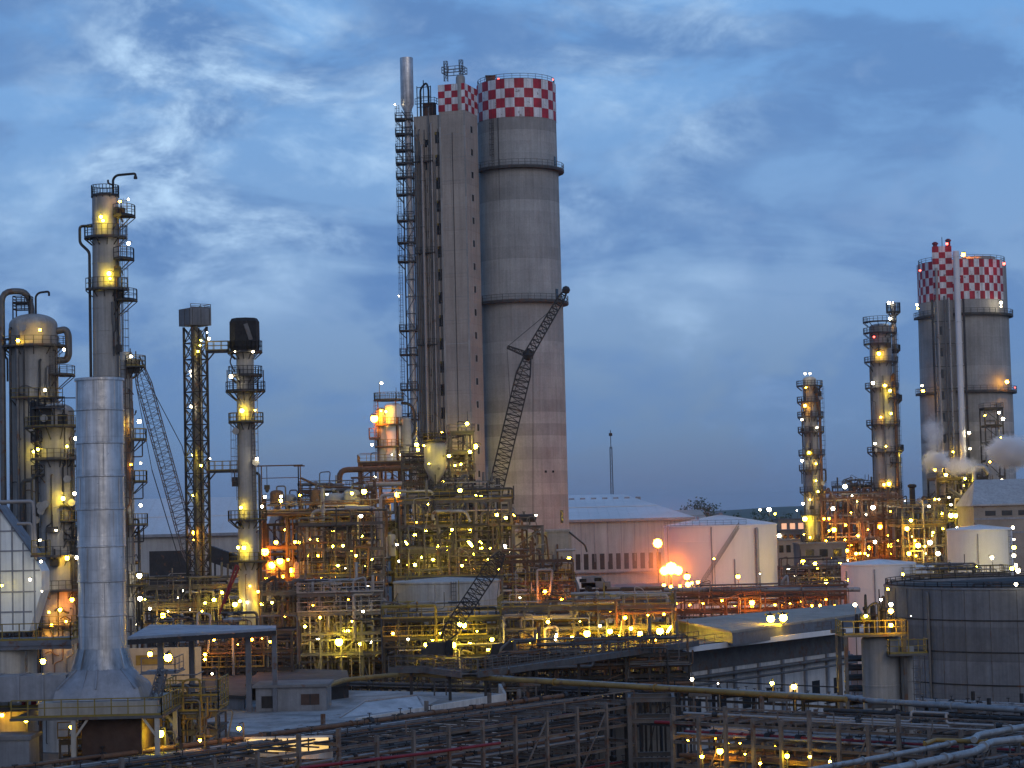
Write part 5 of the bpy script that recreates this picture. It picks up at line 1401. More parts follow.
_n.links.new(_r2.outputs[0], _v.inputs['Density']); _n.links.new(_v.outputs[0], _o.inputs['Volume'])
m = MB(); m.sphere((0, 0, 0), 16, n=24, m=14); mo = m.build('halo', halo); mo.location = Q(671, 571, 377)
tag(mo, 'thin mist volume added for the orange glare round the brightest sodium floodlight', 'halo', kind='stuff')

flood('smaller orange sodium floodlight on the warehouse wall side', 657.5, 545, 440, 1, .95, 'sodium')
g_ = 'sodium lamps under the big floodlight'
for px, py in ((664, 586), (671, 587.5), (680, 587), (688, 585), (692, 584), (698, 583), (687, 577)): post_lamp('pale orange lamp in the low row under the brightest floodlight', px, py, 338, 'warm', .42, g_)
post_lamp('single small orange lamp halfway up before the white tank', 738, 577, 405, 'sodium', .4)
post_lamp('slim dark pole lamp standing before the left half of the white tank', 714, 559, 400, 'yellow', .2)
post_lamp('slim dark pole lamp standing before the right half of the white tank', 760, 574, 400, 'white', .14)

# brick-red low building and orange-lit pipe bridge under the tank
bb = house_box('brick_building', 'low dark red building lit orange below the floodlight', 'building', 0, 0, Q(668, 600, 350).x - Q(578, 600, 350).x, 16, 0, Z(620, 589, 350), 'wall_brick', 'roof_flat', origin=B(578, 600, 350))
for i in range(6):
    m = MB(); m.box(1.2 + i * 2.3, -.05, 4.5, 2.3 + i * 2.3, .0, 6.2); m.build('window', M['glass_dark'], bb)
for i, (px, py, c) in enumerate([(581, 590, 'tank_white'), (596, 589, 'steel_blue')]):
    b0 = Q(px, py, 346); vt = thing('parked_van', ('white' if i == 0 else 'grey blue') + ' van parked on the upper yard left of the floodlight', 'van', b0 - Vector((0, 0, .2)))
    m = MB(); m.box(-2.3, 0, .4, 2.3, 1.9, 1.3); m.add([(-2.3, .05, 1.3), (1.5, .05, 1.3), (1.5, 1.85, 1.3), (-2.3, 1.85, 1.3), (-2.2, .15, 2.2), (.9, .15, 2.2), (.9, 1.75, 2.2), (-2.2, 1.75, 2.2)], [(0, 1, 5, 4), (1, 2, 6, 5), (2, 3, 7, 6), (3, 0, 4, 7), (4, 5, 6, 7)]); m.build('body', M[c], vt)
    for x in (-1.4, 1.4):
        m = MB(); m.lathe([(.34, -.02), (.34, .2)], 12); mm = MB(); mm.v = [(x + v[0], v[2], .38 + v[1]) for v in m.v]; mm.f = m.f; mm.m = m.m; mm.build('wheel', M['char_black'], vt)
    m = MB(); m.box(-.2, .02, 1.4, .9, .06, 1.95); m.build('window', M['glass_dark'], vt)
up = house_box('yard_deck', 'dark upper yard deck where the vans are parked', 'deck', 0, 0, Q(668, 590, 340).x - Q(574, 590, 340).x, 9, 0, Q(588, 592, 346).z - .55, 'wall_brick', 'asphalt', origin=B(574, 592, 341))
ob = frame('long orange-lit pipe bridge in front of the white storage tank', 664, 846, 600, 330, 6, [592, 609], 9, 1, rz=0, mt='steel_rust', decks=(), rails=(), brace=.3, seed=41, n_pipe=44, pipe_m=PM_OR, post=.26, name='pipe_bridge', cat='pipe bridge')
lamps(ob, 328.5, [(752, 603, 'sodium', .36), (790, 604, 'sodium', .24), (826, 600, 'sodium', .22), (835, 606, 'sodium', .2), (703, 604, 'sodium', .22), (722, 601, 'sodium', .2), (812, 606, 'sodium', .2)])
lamps(ob, 333, [(752, 607, 'sodium', .36), (800, 603, 'sodium', .3), (820, 606, 'sodium', .3), (775, 605, 'sodium', .26), (735, 606, 'sodium', .24), (690, 606, 'sodium', .3), (675, 604, 'sodium', .3)])
pipe('long silver pipe lying along the top of the orange-lit pipe bridge', W3([(664, 590), (860, 589.5)], 331), .34, 'pipe_pale', flanges=6)

# ------------------------------------------------------------------ deeper rows of the plant, seen through the gaps
fb1 = frame('second row of dark pipework behind the amber-lit frame', 268, 392, 545, 304, 8, [522, 552, 585, 615], 6, 1, rz=0, mt='steel_dark', decks=(0, 1, 2), rails=(), brace=.5, seed=101, n_pipe=66, pipe_m=('pipe_dark', 'pipe_grey', 'pipe_rust', 'pipe_dark'), pr=(.1, .4))
lamps(fb1, 301, [(285, 530, 'warm', .2), (318, 540, 'lime', .24), (340, 560, 'yellow', .24), (358, 575, 'warm', .22), (330, 595, 'yellow', .26), (380, 560, 'lime', .24), (300, 600, 'warm', .22)])
fb2 = frame('second row of dark pipework behind the crowded frame', 398, 512, 545, 316, 5, [505, 530, 560, 590], 6, 1, rz=0, mt='steel_dark', decks=(0, 1, 2), rails=(), brace=.5, seed=102, n_pipe=66, pipe_m=('pipe_dark', 'pipe_grey', 'pipe_dark', 'pipe_pale'), pr=(.1, .4))
lamps(fb2, 313, [(422, 558, 'lime', .26), (450, 535, 'lime', .26), (470, 530, 'yellow', .24), (495, 560, 'lime', .26), (408, 565, 'yellow', .22)])
fb3 = frame('dark low pipe rows between the footway and the brick building', 500, 672, 640, 268, 12, [612, 632, 655], 9, 2, rz=0, mt='steel_dark', decks=(1, 0), rails=(), brace=.4, seed=103, n_pipe=66, pipe_m=('pipe_dark', 'pipe_grey', 'pipe_rust', 'pipe_dark'), pr=(.1, .35))
lamps(fb3, 266, [(515, 620, 'yellow', .2), (545, 626, 'warm', .2), (590, 620, 'yellow', .22), (630, 622, 'sodium', .26), (660, 606, 'sodium', .3), (610, 612, 'sodium', .24)])
fb4 = frame('dark equipment rows under the round pale grey tank', 300, 505, 640, 256, 5, [625, 645, 664], 9, 1, rz=0, mt='steel_dark', decks=(1, 0), rails=(), brace=.4, seed=104, n_pipe=66, pipe_m=('pipe_dark', 'pipe_grey', 'pipe_rust', 'pipe_yellow'), pr=(.1, .3))
fb5 = frame('dim pipe rows under the raised footway', 490, 690, 668, 214, 4, [655, 676], 10, 1, rz=4, mt='steel_dark', decks=(), rails=(), brace=.3, seed=105, n_pipe=66, pipe_m=('pipe_dark', 'pipe_grey', 'pipe_rust'), pr=(.06, .2), post=.2)
fb6 = frame('dim pipework along the foot of the left hand columns', 0, 130, 600, 258, 8, [575, 598, 620, 645], 6, 1, rz=0, mt='steel_dark', decks=(1,), rails=(2,), brace=.4, seed=106, n_pipe=66, pipe_m=('pipe_dark', 'pipe_grey', 'pipe_rust', 'pipe_red'), pr=(.08, .3))
lamps(fb6, 244, [(60, 610, 'warm', .2), (72, 600, 'sodium', .22), (44, 640, 'yellow', .26), (68, 645, 'warm', .2), (134, 625, 'yellow', .26)])
tb = thing('covered_skid', 'black tarpaulin-covered machine standing behind the footway corner', 'machine', Q(504, 662, 222)); m = MB()
m.add([(-1.6, 0, 0), (1.5, 0, 0), (1.5, 2, 0), (-1.6, 2, 0), (-1.1, .2, 1.8), (.9, .15, 2.0), (1.0, 1.8, 1.8), (-1.2, 1.8, 1.7)], [(0, 1, 5, 4), (1, 2, 6, 5), (2, 3, 7, 6), (3, 0, 4, 7), (4, 5, 6, 7)]); m.build('cover', M['char_black'], tb)
m = MB(); m.box(-1.8, -.2, -.3, 1.8, 2.2, 0); m.build('skid_base', M['steel_dark'], tb)

fg1 = frame('slender front scaffold of pipes before the amber-lit frame', 300, 384, 580, 277, 4, [522, 548, 574, 600, 626], 7, 1, rz=2, mt='steel_grey', decks=(), rails=(), brace=.5, seed=111, n_pipe=67, pipe_m=('pipe_grey', 'pipe_dark', 'pipe_rust', 'pipe_pale', 'pipe_dark'), pr=(.05, .2), post=.16)
lamps(fg1, 275.5, [(318, 556, 'warm', .18), (338, 566, 'lime', .2), (356, 556, 'yellow', .2), (372, 560, 'lime', .2), (326, 602, 'warm', .2), (348, 600, 'yellow', .2), (310, 540, 'warm', .18)])
fg2 = frame('slender front scaffold of pipes before the crowded process frame', 400, 512, 545, 292, 4, [500, 524, 550, 574], 6, 1, rz=2, mt='steel_grey', decks=(), rails=(3,), railm='rail_yellow', brace=.5, seed=112, n_pipe=67, pipe_m=('pipe_grey', 'pipe_dark', 'pipe_grey', 'pipe_pale', 'pipe_dark'), pr=(.05, .2), post=.16)
lamps(fg2, 290, [(415, 565, 'lime', .2), (433, 560, 'lime', .22), (462, 566, 'yellow', .22), (488, 560, 'lime', .22), (500, 570, 'yellow', .2), (452, 530, 'lime', .2)])
fg3 = frame('upper tier of crowded steelwork between the white vessel deck and the grey hopper', 402, 470, 480, 324, 5, [452, 466, 482, 496], 4, 1, rz=2, mt='steel_grey', decks=(0,), rails=(3, 1), railm='steel_grey', brace=.5, seed=113, n_pipe=60, pipe_m=('pipe_grey', 'pipe_dark', 'pipe_pale', 'pipe_dark'), pr=(.05, .2), post=.18)
fg4 = frame('crowded pipe tier over the amber frame roof left of the white vessel deck', 300, 372, 500, 300, 6, [489, 500, 512], 6, 1, rz=2, mt='steel_rust', decks=(0,), rails=(2, 1), railm='steel_rust', brace=.4, seed=114, n_pipe=50, pipe_m=PM_OR, pr=(.05, .22), post=.18)
fg5 = frame('rusty pipe tiers beside the cross-braced frame', 498, 574, 600, 284, 4, [560, 582, 604, 625], 5, 1, rz=2, mt='steel_rust', decks=(1,), rails=(2, 1), railm='rail_yellow', brace=.5, seed=115, n_pipe=60, pipe_m=PM_OR, pr=(.05, .2), post=.18)
lamps(fg5, 282.5, [(520, 598, 'yellow', .22), (545, 592, 'sodium', .24), (560, 612, 'sodium', .24), (530, 612, 'yellow', .2)])
fg6 = frame('dense low pipe tiers between the canopy and the low pale platform', 262, 304, 610, 250, 5, [592, 612, 634, 655], 4, 1, rz=2, mt='steel_grey', decks=(1,), rails=(3,), railm='steel_grey', brace=.5, seed=116, n_pipe=50, pipe_m=('pipe_grey', 'pipe_dark', 'pipe_rust'), pr=(.05, .2), post=.16)
lamps(fg6, 248.5, [(272, 603, 'yellow', .2), (285, 617, 'warm', .2), (294, 636, 'yellow', .2), (270, 632, 'warm', .18)])
HAZE = .00005
# ------------------------------------------------------------------ right hand plant
SD2 = 520
s2b = B(968, 450, SD2); zt2 = lambda py: Z(966, py, SD2)
s2 = thing('concrete_tower', 'second shorter concrete tower with a checked crown at the right edge', 'tower', s2b)
R2 = 10.55
za, zb, zc0, zc1 = zt2(393), zt2(317), zt2(303), zt2(264)
m = MB(); m.lathe([(11.0, 0), (R2 + .25, za - .3), (R2 + .1, za), (R2, zb), (R2 - .15, zb + .1), (R2 - .2, zc1 - .6), (9.4, zc1 - .5), (.05, zc1 - .1)], 72); m.build('shaft', M['concrete'], s2, smooth=30)
checker_band(s2, R2 - .1, zc0, zc1, 5, 22, a0=-190, span=157.5 * .97, n_per=2)
m = MB(); m.rail([((R2 - .5) * math.cos(R(a)), (R2 - .5) * math.sin(R(a)), zc1) for a in range(0, 360, 12)], 1.1, .08, 1.8, True); m.build('railing', M['steel_grey'], s2)
for z_r, rr in ((za, R2 + .1), (zb, R2 - .1)): ring_platform(s2, rr, z_r, 1.15, -185, 15, 'grate', 'steel_grey', h=1.15, t=.09, brackets=False, thick=.45)
m = MB(); m.lathe([(4.2, zc1 - .4), (4.2, zc1 + 1.0), (4.0, zc1 + 1.1), (.1, zc1 + 1.6)], 24, (3.2, -3)); m.build('roof_drum', M['concrete'], s2, smooth=30)
lamps(s2, SD2 - 10.6, [(920, 271, 'red', .4), (1004, 264, 'red', .4), (918, 309, 'yellow', .34), (917, 305, 'white', .24), (1001, 303, 'yellow', .4), (1001, 307, 'yellow', .3), (922, 386, 'white', .34), (923, 391, 'warm', .3), (1007, 382, 'warm', .36), (1015, 388, 'red', .3)])
lamp(s2, (-1.2, -8.5, zc1 + 1.2), 'sodium', .5)
# service shaft in front of it
sh2 = thing('service_shaft', 'slim checked-top service shaft with a white pipe standing before the second tower', 'shaft', B(949.5, 400, 506), R(-10)); zt3 = lambda py: Z(949, py, 506); T2 = zt3(300)
m = MB(); m.box(-2.6, 0, 0, 1.5, 4.5, T2); m.build('walls', M['concrete'], sh2)
checker_box(sh2, -2.75, -.1, 1.65, 4.6, T2, zt3(246), 3, 3, 9)
for x, r_, top, mt in ((2.6, .72, zt3(252), 'tank_white'), (-2.0, .3, zt3(268), 'pipe_pale'), (-.4, .22, zt3(296), 'pipe_grey'), (.6, .25, zt3(298), 'pipe_silver'), (3.9, .25, zt3(300), 'pipe_dark'), (-3.2, .25, zt3(300), 'pipe_dark')):
    m = MB(); m.path([(x, -.9, 8), (x, -.9, top)], r_, 10); z = 12
    while z < top: m.tube((x, -.9, z), (x, -.9, z + .2), r_ * 1.2, 10); z += 5
    m.build('riser_pipe', M[mt], sh2, smooth=50)
m = MB(); z = 10
while z < T2: m.bar((-3.4, -1, z), (4.1, -1, z), .12); z += 5.2
m.build('pipe_support', M['steel_dark'], sh2)
for k in range(11):
    m = MB(); m.box(-1.9, -.05, T2 - 8 - k * 5, -1.1, .02, T2 - 6 - k * 5); m.build('window', M['glass_dark'], sh2)
m = MB()
for x, h in ((-2.0, .7), (1.0, 1.3)): m.lathe([(.5, zt3(246)), (.5, zt3(246) + h), (.7, zt3(246) + h), (.7, zt3(246) + h + .3), (.3, zt3(246) + h + .6)], 10, (x, 2))
m.build('roof_vent', M['pipe_red'], sh2, smooth=40); m = MB(); m.tube((-.4, 2, zt3(246)), (-.4, 2, zt3(236)), .08, 5); m.build('aerial', M['steel_dark'], sh2)
lamps(sh2, 503.5, [(969, 433, 'white', .36), (970, 449, 'white', .34), (947, 244, 'red', .34), (935, 470, 'yellow', .4), (944, 469, 'yellow', .36), (953, 452, 'yellow', .22)])
sd2 = frame('dark lamp-lit platform frame hugging the right side of the second tower', 986, 1004, 450, 496, 5, [408, 425, 442, 460, 480], 1, 1, rz=0, mt='steel_dark', decks=(0, 1, 2, 3, 4), rails=(4,), railm='steel_dark', brace=.7, seed=51, n_pipe=10)
lamps(sd2, 493.5, [(985, 416, 'yellow', .36), (999, 413, 'yellow', .38), (1003, 419, 'white', .34), (1001, 438, 'yellow', .36), (1002, 481, 'white', .46), (990, 462, 'warm', .26)])


def right_column(label, px, D, r0, r1, py_top, plats, lam, seed, hd=.8):
    t = thing('process_column', label, 'column', B(px, 480, D)); z_ = lambda py: Z(px, py, D)
    shell(t, r0, r1, 0, z_(py_top), 'dome', 'vessel_grey', hd=hd)
    r_ = random.Random(seed)
    for py, s_ in plats: ring_platform(t, r1 + (r0 - r1) * .5, z_(py), 1.1, -200 if s_ < 1 else -70, 20 if s_ > -1 else -60, rail='steel_grey', t=.09)
    for k in range(3):
        a = R(-150 + 55 * k); x, y = (r0 + .35) * math.cos(a), (r0 + .35) * math.sin(a); m = MB(); m.path([(x, y, 3), (x, y, z_(py_top + r_.uniform(5, 60))), (x * .7, y * .7, z_(py_top + r_.uniform(5, 60)) )], .14 + .08 * k, 7); m.build('riser_pipe', M[('pipe_dark', 'pipe_grey', 'pipe_rust')[k]], t, smooth=50)
    ladder(t, r0 + .2, -.6, 6, z_(py_top + 6), -10, 'steel_dark', t=.08)
    clutter(t, r0, 6, z_(py_top + 8), 26, seed + 20)
    lamps(t, D - r0 - 1.0, lam); return t


c1 = right_column('shorter lamp-studded brown column left of its taller neighbour on the right', 812.5, 470, 1.95, 1.45, 380, [(386, 0), (402, -1), (417, 0), (432, 0), (455, 0), (470, -1), (492, 0), (515, 0), (540, 0)], [(805, 374, 'white', .3), (810, 374, 'white', .3), (806, 388, 'yellow', .3), (805, 406, 'yellow', .34), (802, 420, 'white', .3), (817, 428, 'yellow', .36), (809, 453, 'lime', .34), (802, 461, 'white', .32), (816, 464, 'yellow', .3), (805, 519, 'yellow', .44), (803, 504, 'yellow', .34), (810, 538, 'yellow', .36), (810, 500, 'yellow', .3), (818, 492, 'lime', .3), (804, 535, 'yellow', .3), (816, 481, 'lime', .26)], 3)
m = MB(); m.path([(1.5, -1.2, Z(812, 470, 470)), (2.7, -1.2, Z(812, 470, 470)), (2.7, -1.2, Z(812, 481, 470)), (1.8, -1.2, Z(812, 485, 470))], .2, 7, .4); m.build('side_pipe', M['pipe_dark'], c1)
c2 = right_column('taller lamp-studded brown column beside a thin riser in the right hand plant', 885, 480, 2.8, 2.35, 327, [(322, 0), (333, 0), (344, -1), (362, 0), (388, 0), (399, 1), (425, 0), (452, 0), (463, 1), (488, 0), (512, 0)], [(879, 354, 'yellow', .4), (873, 383, 'white', .3), (885, 386, 'yellow', .4), (881, 418, 'yellow', .44), (875, 444, 'white', .3), (886, 447, 'yellow', .36), (890, 391, 'lime', .34), (891, 414, 'lime', .3), (884, 485, 'warm', .34), (889, 484, 'yellow', .34), (878, 502, 'white', .36), (890, 512, 'yellow', .3), (874, 337, 'red', .2)], 5)
rs = thing('riser_column', 'thin dark riser column topped by a lamp cage beside the taller brown column', 'column', B(897, 420, 484)); zz = lambda py: Z(895, py, 484)
shell(rs, .62, .55, 0, zz(303), 'flat', 'duct_grey', bandgap=4)
for py in (312, 350, 400, 450): ring_platform(rs, .58, zz(py), 1.0 if py == 312 else .7, 0, 360, rail='steel_grey', t=.1, h=2.0 if py == 312 else 1.1)
lamps(rs, 482.6, [(889, 303, 'white', .3), (893, 303, 'white', .34), (890, 319, 'yellow', .4), (897, 452, 'lime', .42), (893, 454, 'lime', .3), (888, 328, 'warm', .22)])
st = thing('steel_chimney', 'thin dark capped chimney between the brown column and the second tower', 'chimney', B(912.5, 500, 470)); zz = lambda py: Z(912, py, 470)
m = MB(); m.lathe([(.75, 0), (.6, zz(488)), (.95, zz(487)), (.95, zz(485)), (.5, zz(484))], 12); m.build('shell', M['steel_dark'], st, smooth=40); m = MB(); m.bar((0, 0, zz(500)), (0, -3, 0), .1); m.build('stay', M['steel_dark'], st)

fx_ = frame('reddish multi-storey lamp-lit frame around the two brown columns', 822, 903, 530, 462, 22, [497, 519, 541, 560], 6, 3, rz=0, mt='steel_rust', decks=(1,), rails=(3,), railm='steel_rust', brace=.3, seed=61, n_pipe=70, pipe_m=PM_OR, post=.4, extra_top=2.0, pr=(.12, .35))
lamps(fx_, 460, [(833, 509, 'white', .42), (834, 530, 'yellow', .38), (845, 487, 'white', .46), (857, 502, 'yellow', .3), (873, 508, 'white', .5), (905, 501, 'white', .44), (835, 554, 'warm', .42), (840, 554, 'warm', .36), (847, 551, 'warm', .4), (856, 554, 'warm', .36), (860, 554, 'warm', .38), (865, 554, 'warm', .38), (875, 542, 'white', .3), (823, 557, 'yellow', .36), (829, 519, 'sodium', .34), (824, 519, 'sodium', .26), (858, 536, 'sodium', .3), (851, 513, 'warm', .24), (868, 530, 'sodium', .24), (888, 536, 'sodium', .26), (845, 540, 'sodium', .2), (826, 541, 'sodium', .24), (829, 531, 'yellow', .24), (890, 554, 'sodium', .3), (898, 541, 'sodium', .24), (852, 496, 'white', .2), (866, 515, 'white', .2)])
lamps(fx_, 470, [(830, 548, 'sodium', .5), (850, 545, 'sodium', .5), (870, 548, 'sodium', .5), (890, 546, 'sodium', .5), (845, 525, 'sodium', .4), (880, 527, 'sodium', .4)])
fb = frame('black skeletal plant frame on the skyline left of the taller brown column', 838, 872, 500, 490, 8, [486, 497], 3, 1, rz=0, mt='steel_dark', decks=(1,), rails=(1,), railm='steel_dark', brace=.6, seed=62, n_pipe=30, pipe_m=('pipe_dark', 'pipe_grey'), post=.3, extra_top=2)
fy = frame('lamp-lit equipment frame between the brown columns and the second tower', 903, 946, 540, 440, 16, [505, 525, 545, 562], 4, 2, rz=0, mt='steel_grey', decks=(2,), rails=(3, 2), railm='rail_yellow', brace=.35, seed=63, n_pipe=56, pipe_m=('pipe_grey', 'pipe_dark', 'pipe_pale', 'pipe_rust'), post=.32, pr=(.1, .3))
lamps(fy, 438, [(911, 521, 'yellow', .42), (907, 529, 'yellow', .48), (918, 546, 'lime', .56), (925, 547, 'yellow', .38), (930, 543, 'white', .48), (909, 554, 'warm', .46), (938, 554, 'white', .46), (933, 533, 'lime', .36), (929, 507, 'white', .42), (935, 500, 'yellow', .44), (939, 500, 'yellow', .38), (915, 541, 'yellow', .3), (912, 537, 'yellow', .26), (926, 554, 'lime', .3), (942, 514, 'lime', .3), (943, 529, 'yellow', .24), (932, 536, 'yellow', .26), (916, 556, 'yellow', .26)])
fz = frame('dark platform stack with slanting chutes before the second tower', 938, 988, 500, 450, 10, [478, 498, 516, 535], 3, 1, rz=0, mt='steel_dark', decks=(3, 2), rails=(3, 2), railm='steel_dark', brace=.7, seed=64, n_pipe=40, pipe_m=('pipe_dark', 'pipe_grey', 'pipe_pale'), post=.34, extra_top=2.5, pr=(.12, .35))
lamps(fz, 448, [(949, 498, 'white', .4), (951, 505, 'white', .3), (951, 516, 'lime', .52), (956, 516, 'lime', .46), (969, 515, 'yellow', .36), (978, 509, 'yellow', .5), (980, 515, 'yellow', .4), (976, 506, 'yellow', .34), (946, 475, 'yellow', .3), (957, 528, 'white', .38), (965, 527, 'white', .34), (965, 479, 'lime', .3), (975, 493, 'lime', .22), (964, 486, 'yellow', .2), (1004, 515, 'yellow', .6)])
pipe('grey slanting chute crossing the dark platform stack', W3([(949, 489), (968, 502)], 447), .4, 'pipe_grey')
pipe('pale slanting chute low on the dark platform stack', W3([(957, 505), (970, 517)], 447), .36, 'pipe_pale')
gn = MB()
pipe('fat silver goose-neck pipes curling over the dark platform stack', W3([(974, 482), (974, 472), (978, 466), (984, 466), (989, 474)], 449), .5, 'pipe_silver', rad=2)

# industrial hall at the right edge
hl = thing('process_hall', 'grey hall with a sloping roof cut by the right edge', 'building', B(974, 520, 425)); zz = lambda py: Z(980, py, 425); w_ = 30
m = MB(); m.box(0, 0, 0, w_, 16, zz(506)); m.build('walls', M['roof_warm'], hl)
m = MB(); y1 = 16; he = zz(506); hr = zz(484) + .6
m.add([(-.4, -.5, he), (w_, -.5, he), (w_, 8, hr), (2.0, 8, hr), (-.4, -.5, he + .3), (w_, -.5, he + .3), (w_, 8, hr + .3), (2.0, 8, hr + .3)], [(0, 3, 2, 1), (4, 5, 6, 7), (0, 1, 5, 4), (3, 0, 4, 7)])
m.add([(-.4, -.5, he), (2.0, 8, hr), (2.0, 9, hr), (-.4, 16.5, he)], [(0, 1, 2, 3)]); m.add([(2, 8, hr + .3), (w_, 8, hr + .3), (w_, 16.5, he), (-.4, 16.5, he)], [(0, 1, 2, 3)]); m.build('roof', M['wall_sheet'], hl)
for py in (519, 533):
    m = MB(); m.box(-.1, -.12, zz(py) - .2, w_, .0, zz(py) + .2); m.build('girt', M['duct_grey'], hl)
for i in range(4):
    m = MB(); m.box(2.2 + i * 3.2, -.06, zz(516), 4.2 + i * 3.2, .02, zz(511)); m.build('window', M['glass_dark'], hl)


def small_tank(label, px, D, r, py_rim, py_apex, mt='tank_white', rail=False):
    t = thing('storage_tank', label, 'tank', B(px, 560, D)); z_ = lambda py: Z(px, py, D)
    m = MB(); m.lathe([(r, 0), (r, z_(py_rim)), (r + .1, z_(py_rim) + .02), (r + .1, z_(py_rim) + .25), (r - .05, z_(py_rim) + .3), (.2, z_(py_apex))], 56); m.build('shell', M[mt], t, smooth=20)
    m = MB()
    for z in range(3, int(z_(py_rim)), 3): m.lathe([(r + .004, z), (r + .02, z + .02), (r + .02, z + .09), (r + .004, z + .11)], 56, cap=False)
    m.build('weld_seam', M[mt], t, smooth=30)
    m = MB(); e = Vector((math.cos(R(-105)), math.sin(R(-105)), 0)) * (r + .2); m.path([e, e + Vector((0, 0, z_(py_rim) - .5))], .1, 6); m.build('side_pipe', M['duct_grey'], t, smooth=50)
    m = MB()
    for a in range(0, 360, 24): m.bar(((r - .05) * math.cos(R(a)), (r - .05) * math.sin(R(a)), z_(py_rim) + .34), (.2 * math.cos(R(a)), .2 * math.sin(R(a)), z_(py_apex) + .05), .07)
    if rail: m.rail([(r * math.cos(R(a)), r * math.sin(R(a)), z_(py_rim) + .3) for a in range(-180, 180, 15)], 1.0, .07, 1.4, True)
    m.build('roof_rib', M[mt], t)
    ladder(t, r * math.cos(R(-40)), r * math.sin(R(-40)), 0, z_(py_rim), -40, 'steel_grey')
    return t


t3 = small_tank('tall white cone-roofed tank under the hall at the right edge', 980.5, 386, 5.65, 530.5, 525)
lamps(t3, 370, [(1013, 528, 'white', .36), (1014, 548, 'lime', .4), (1014, 540, 'white', .3), (1014, 556, 'white', .36), (992, 558, 'yellow', .34), (976, 567, 'lime', .42), (978, 574, 'lime', .34), (987, 574, 'yellow', .34), (1012, 569, 'lime', .4), (1018, 571, 'white', .46), (1016, 566, 'white', .4)])
t4 = small_tank('low wide white tank in front of the reddish lamp-lit frame', 878, 352, 5.9, 565, 559.5, rail=False)
t5 = small_tank('low small white tank tucked right behind the low wide one', 911, 362, 3.6, 568, 565)
lamps(t4, 337, [(847, 581, 'yellow', .4), (903, 575, 'yellow', .34)])

# ------------------------------------------------------------------ mid distance between the white tank and the right hand plant
low = [(778, 806, 520, 524, 'lit orange block beyond the white tank on the skyline', 'roof_warm', 560), (776, 800, 541, 553, 'small pale flat block right of the white tank', 'roof_warm', 455), (800, 846, 545, 560, 'long low grey shed beyond the orange-lit pipe bridge', 'roof_flat', 430), (826, 842, 566, 576, 'small grey hut left of the low wide white tank', 'wall_sheet', 380), (780, 802, 531, 540, 'grey roofed block under the orange block on the skyline', 'roof_flat', 520)]
for a, b, p0, p1, lab, mt, D in low:
    t = house_box('block', lab, 'building', 0, 0, Q(b, p0, D).x - Q(a, p0, D).x, 10, 0, Z(a, p0, D), mt, 'roof_flat', origin=B(a, p0, D))
    for i in range(3):
        w0 = (Q(b, p0, D).x - Q(a, p0, D).x); z1 = Z(a, p0, D)
        m = MB(); m.box(w0 * (.12 + .3 * i), -.06, z1 - 2.4, w0 * (.12 + .3 * i) + w0 * .18, .0, z1 - .9); m.build('window', M['window_orange' if 'lit orange' in lab else 'glass_dark'], t)
g_ = 'white yard lamps beyond the storage tank'
for px, py, D, k, r_ in ((769, 510, 600, 'white', .62), (779, 536, 520, 'white', .46), (788, 568, 400, 'white', .5), (797, 511, 640, 'white', .4), (775, 514, 620, 'yellow', .34), (760, 510, 900, 'white', .5), (784, 546, 500, 'yellow', .3), (801, 519, 620, 'white', .34)):
    post_lamp('white yard lamp on a tall pole beyond the storage tank', px, py, D, k, r_, g_)
g_ = 'yard lamps before the low white tanks'
for px, py, D, k, r_ in ((818, 568, 400, 'yellow', .5), (815, 564, 402, 'yellow', .36), (837, 567, 392, 'lime', .5), (840, 565, 393, 'lime', .4), (803, 562, 420, 'yellow', .34), (813, 578, 380, 'yellow', .36), (855, 606, 250, 'white', .42), (826, 582, 370, 'yellow', .3), (807, 571, 400, 'yellow', .3), (795, 577, 380, 'white', .26), (868, 556, 410, 'yellow', .3), (831, 559, 410, 'yellow', .28), (848, 561, 400, 'white', .26)):
    post_lamp('yellow yard lamp on a pole near the low white tanks', px, py, D, k, r_, g_)
yr = frame('low dim pipe rack in the yard left of the low white tank', 784, 846, 575, 372, 8, [566, 576, 586], 5, 1, rz=0, mt='steel_grey', brace=.2, seed=71, n_pipe=40, post=.24, name='pipe_rack', cat='pipe rack')
yr2 = frame('dim pipe rack before the tall white tank at the right', 905, 1010, 575, 345, 8, [574, 584], 6, 1, rz=0, mt='steel_grey', brace=.2, seed=72, n_pipe=40, post=.24, name='pipe_rack', cat='pipe rack', rails=(1,))

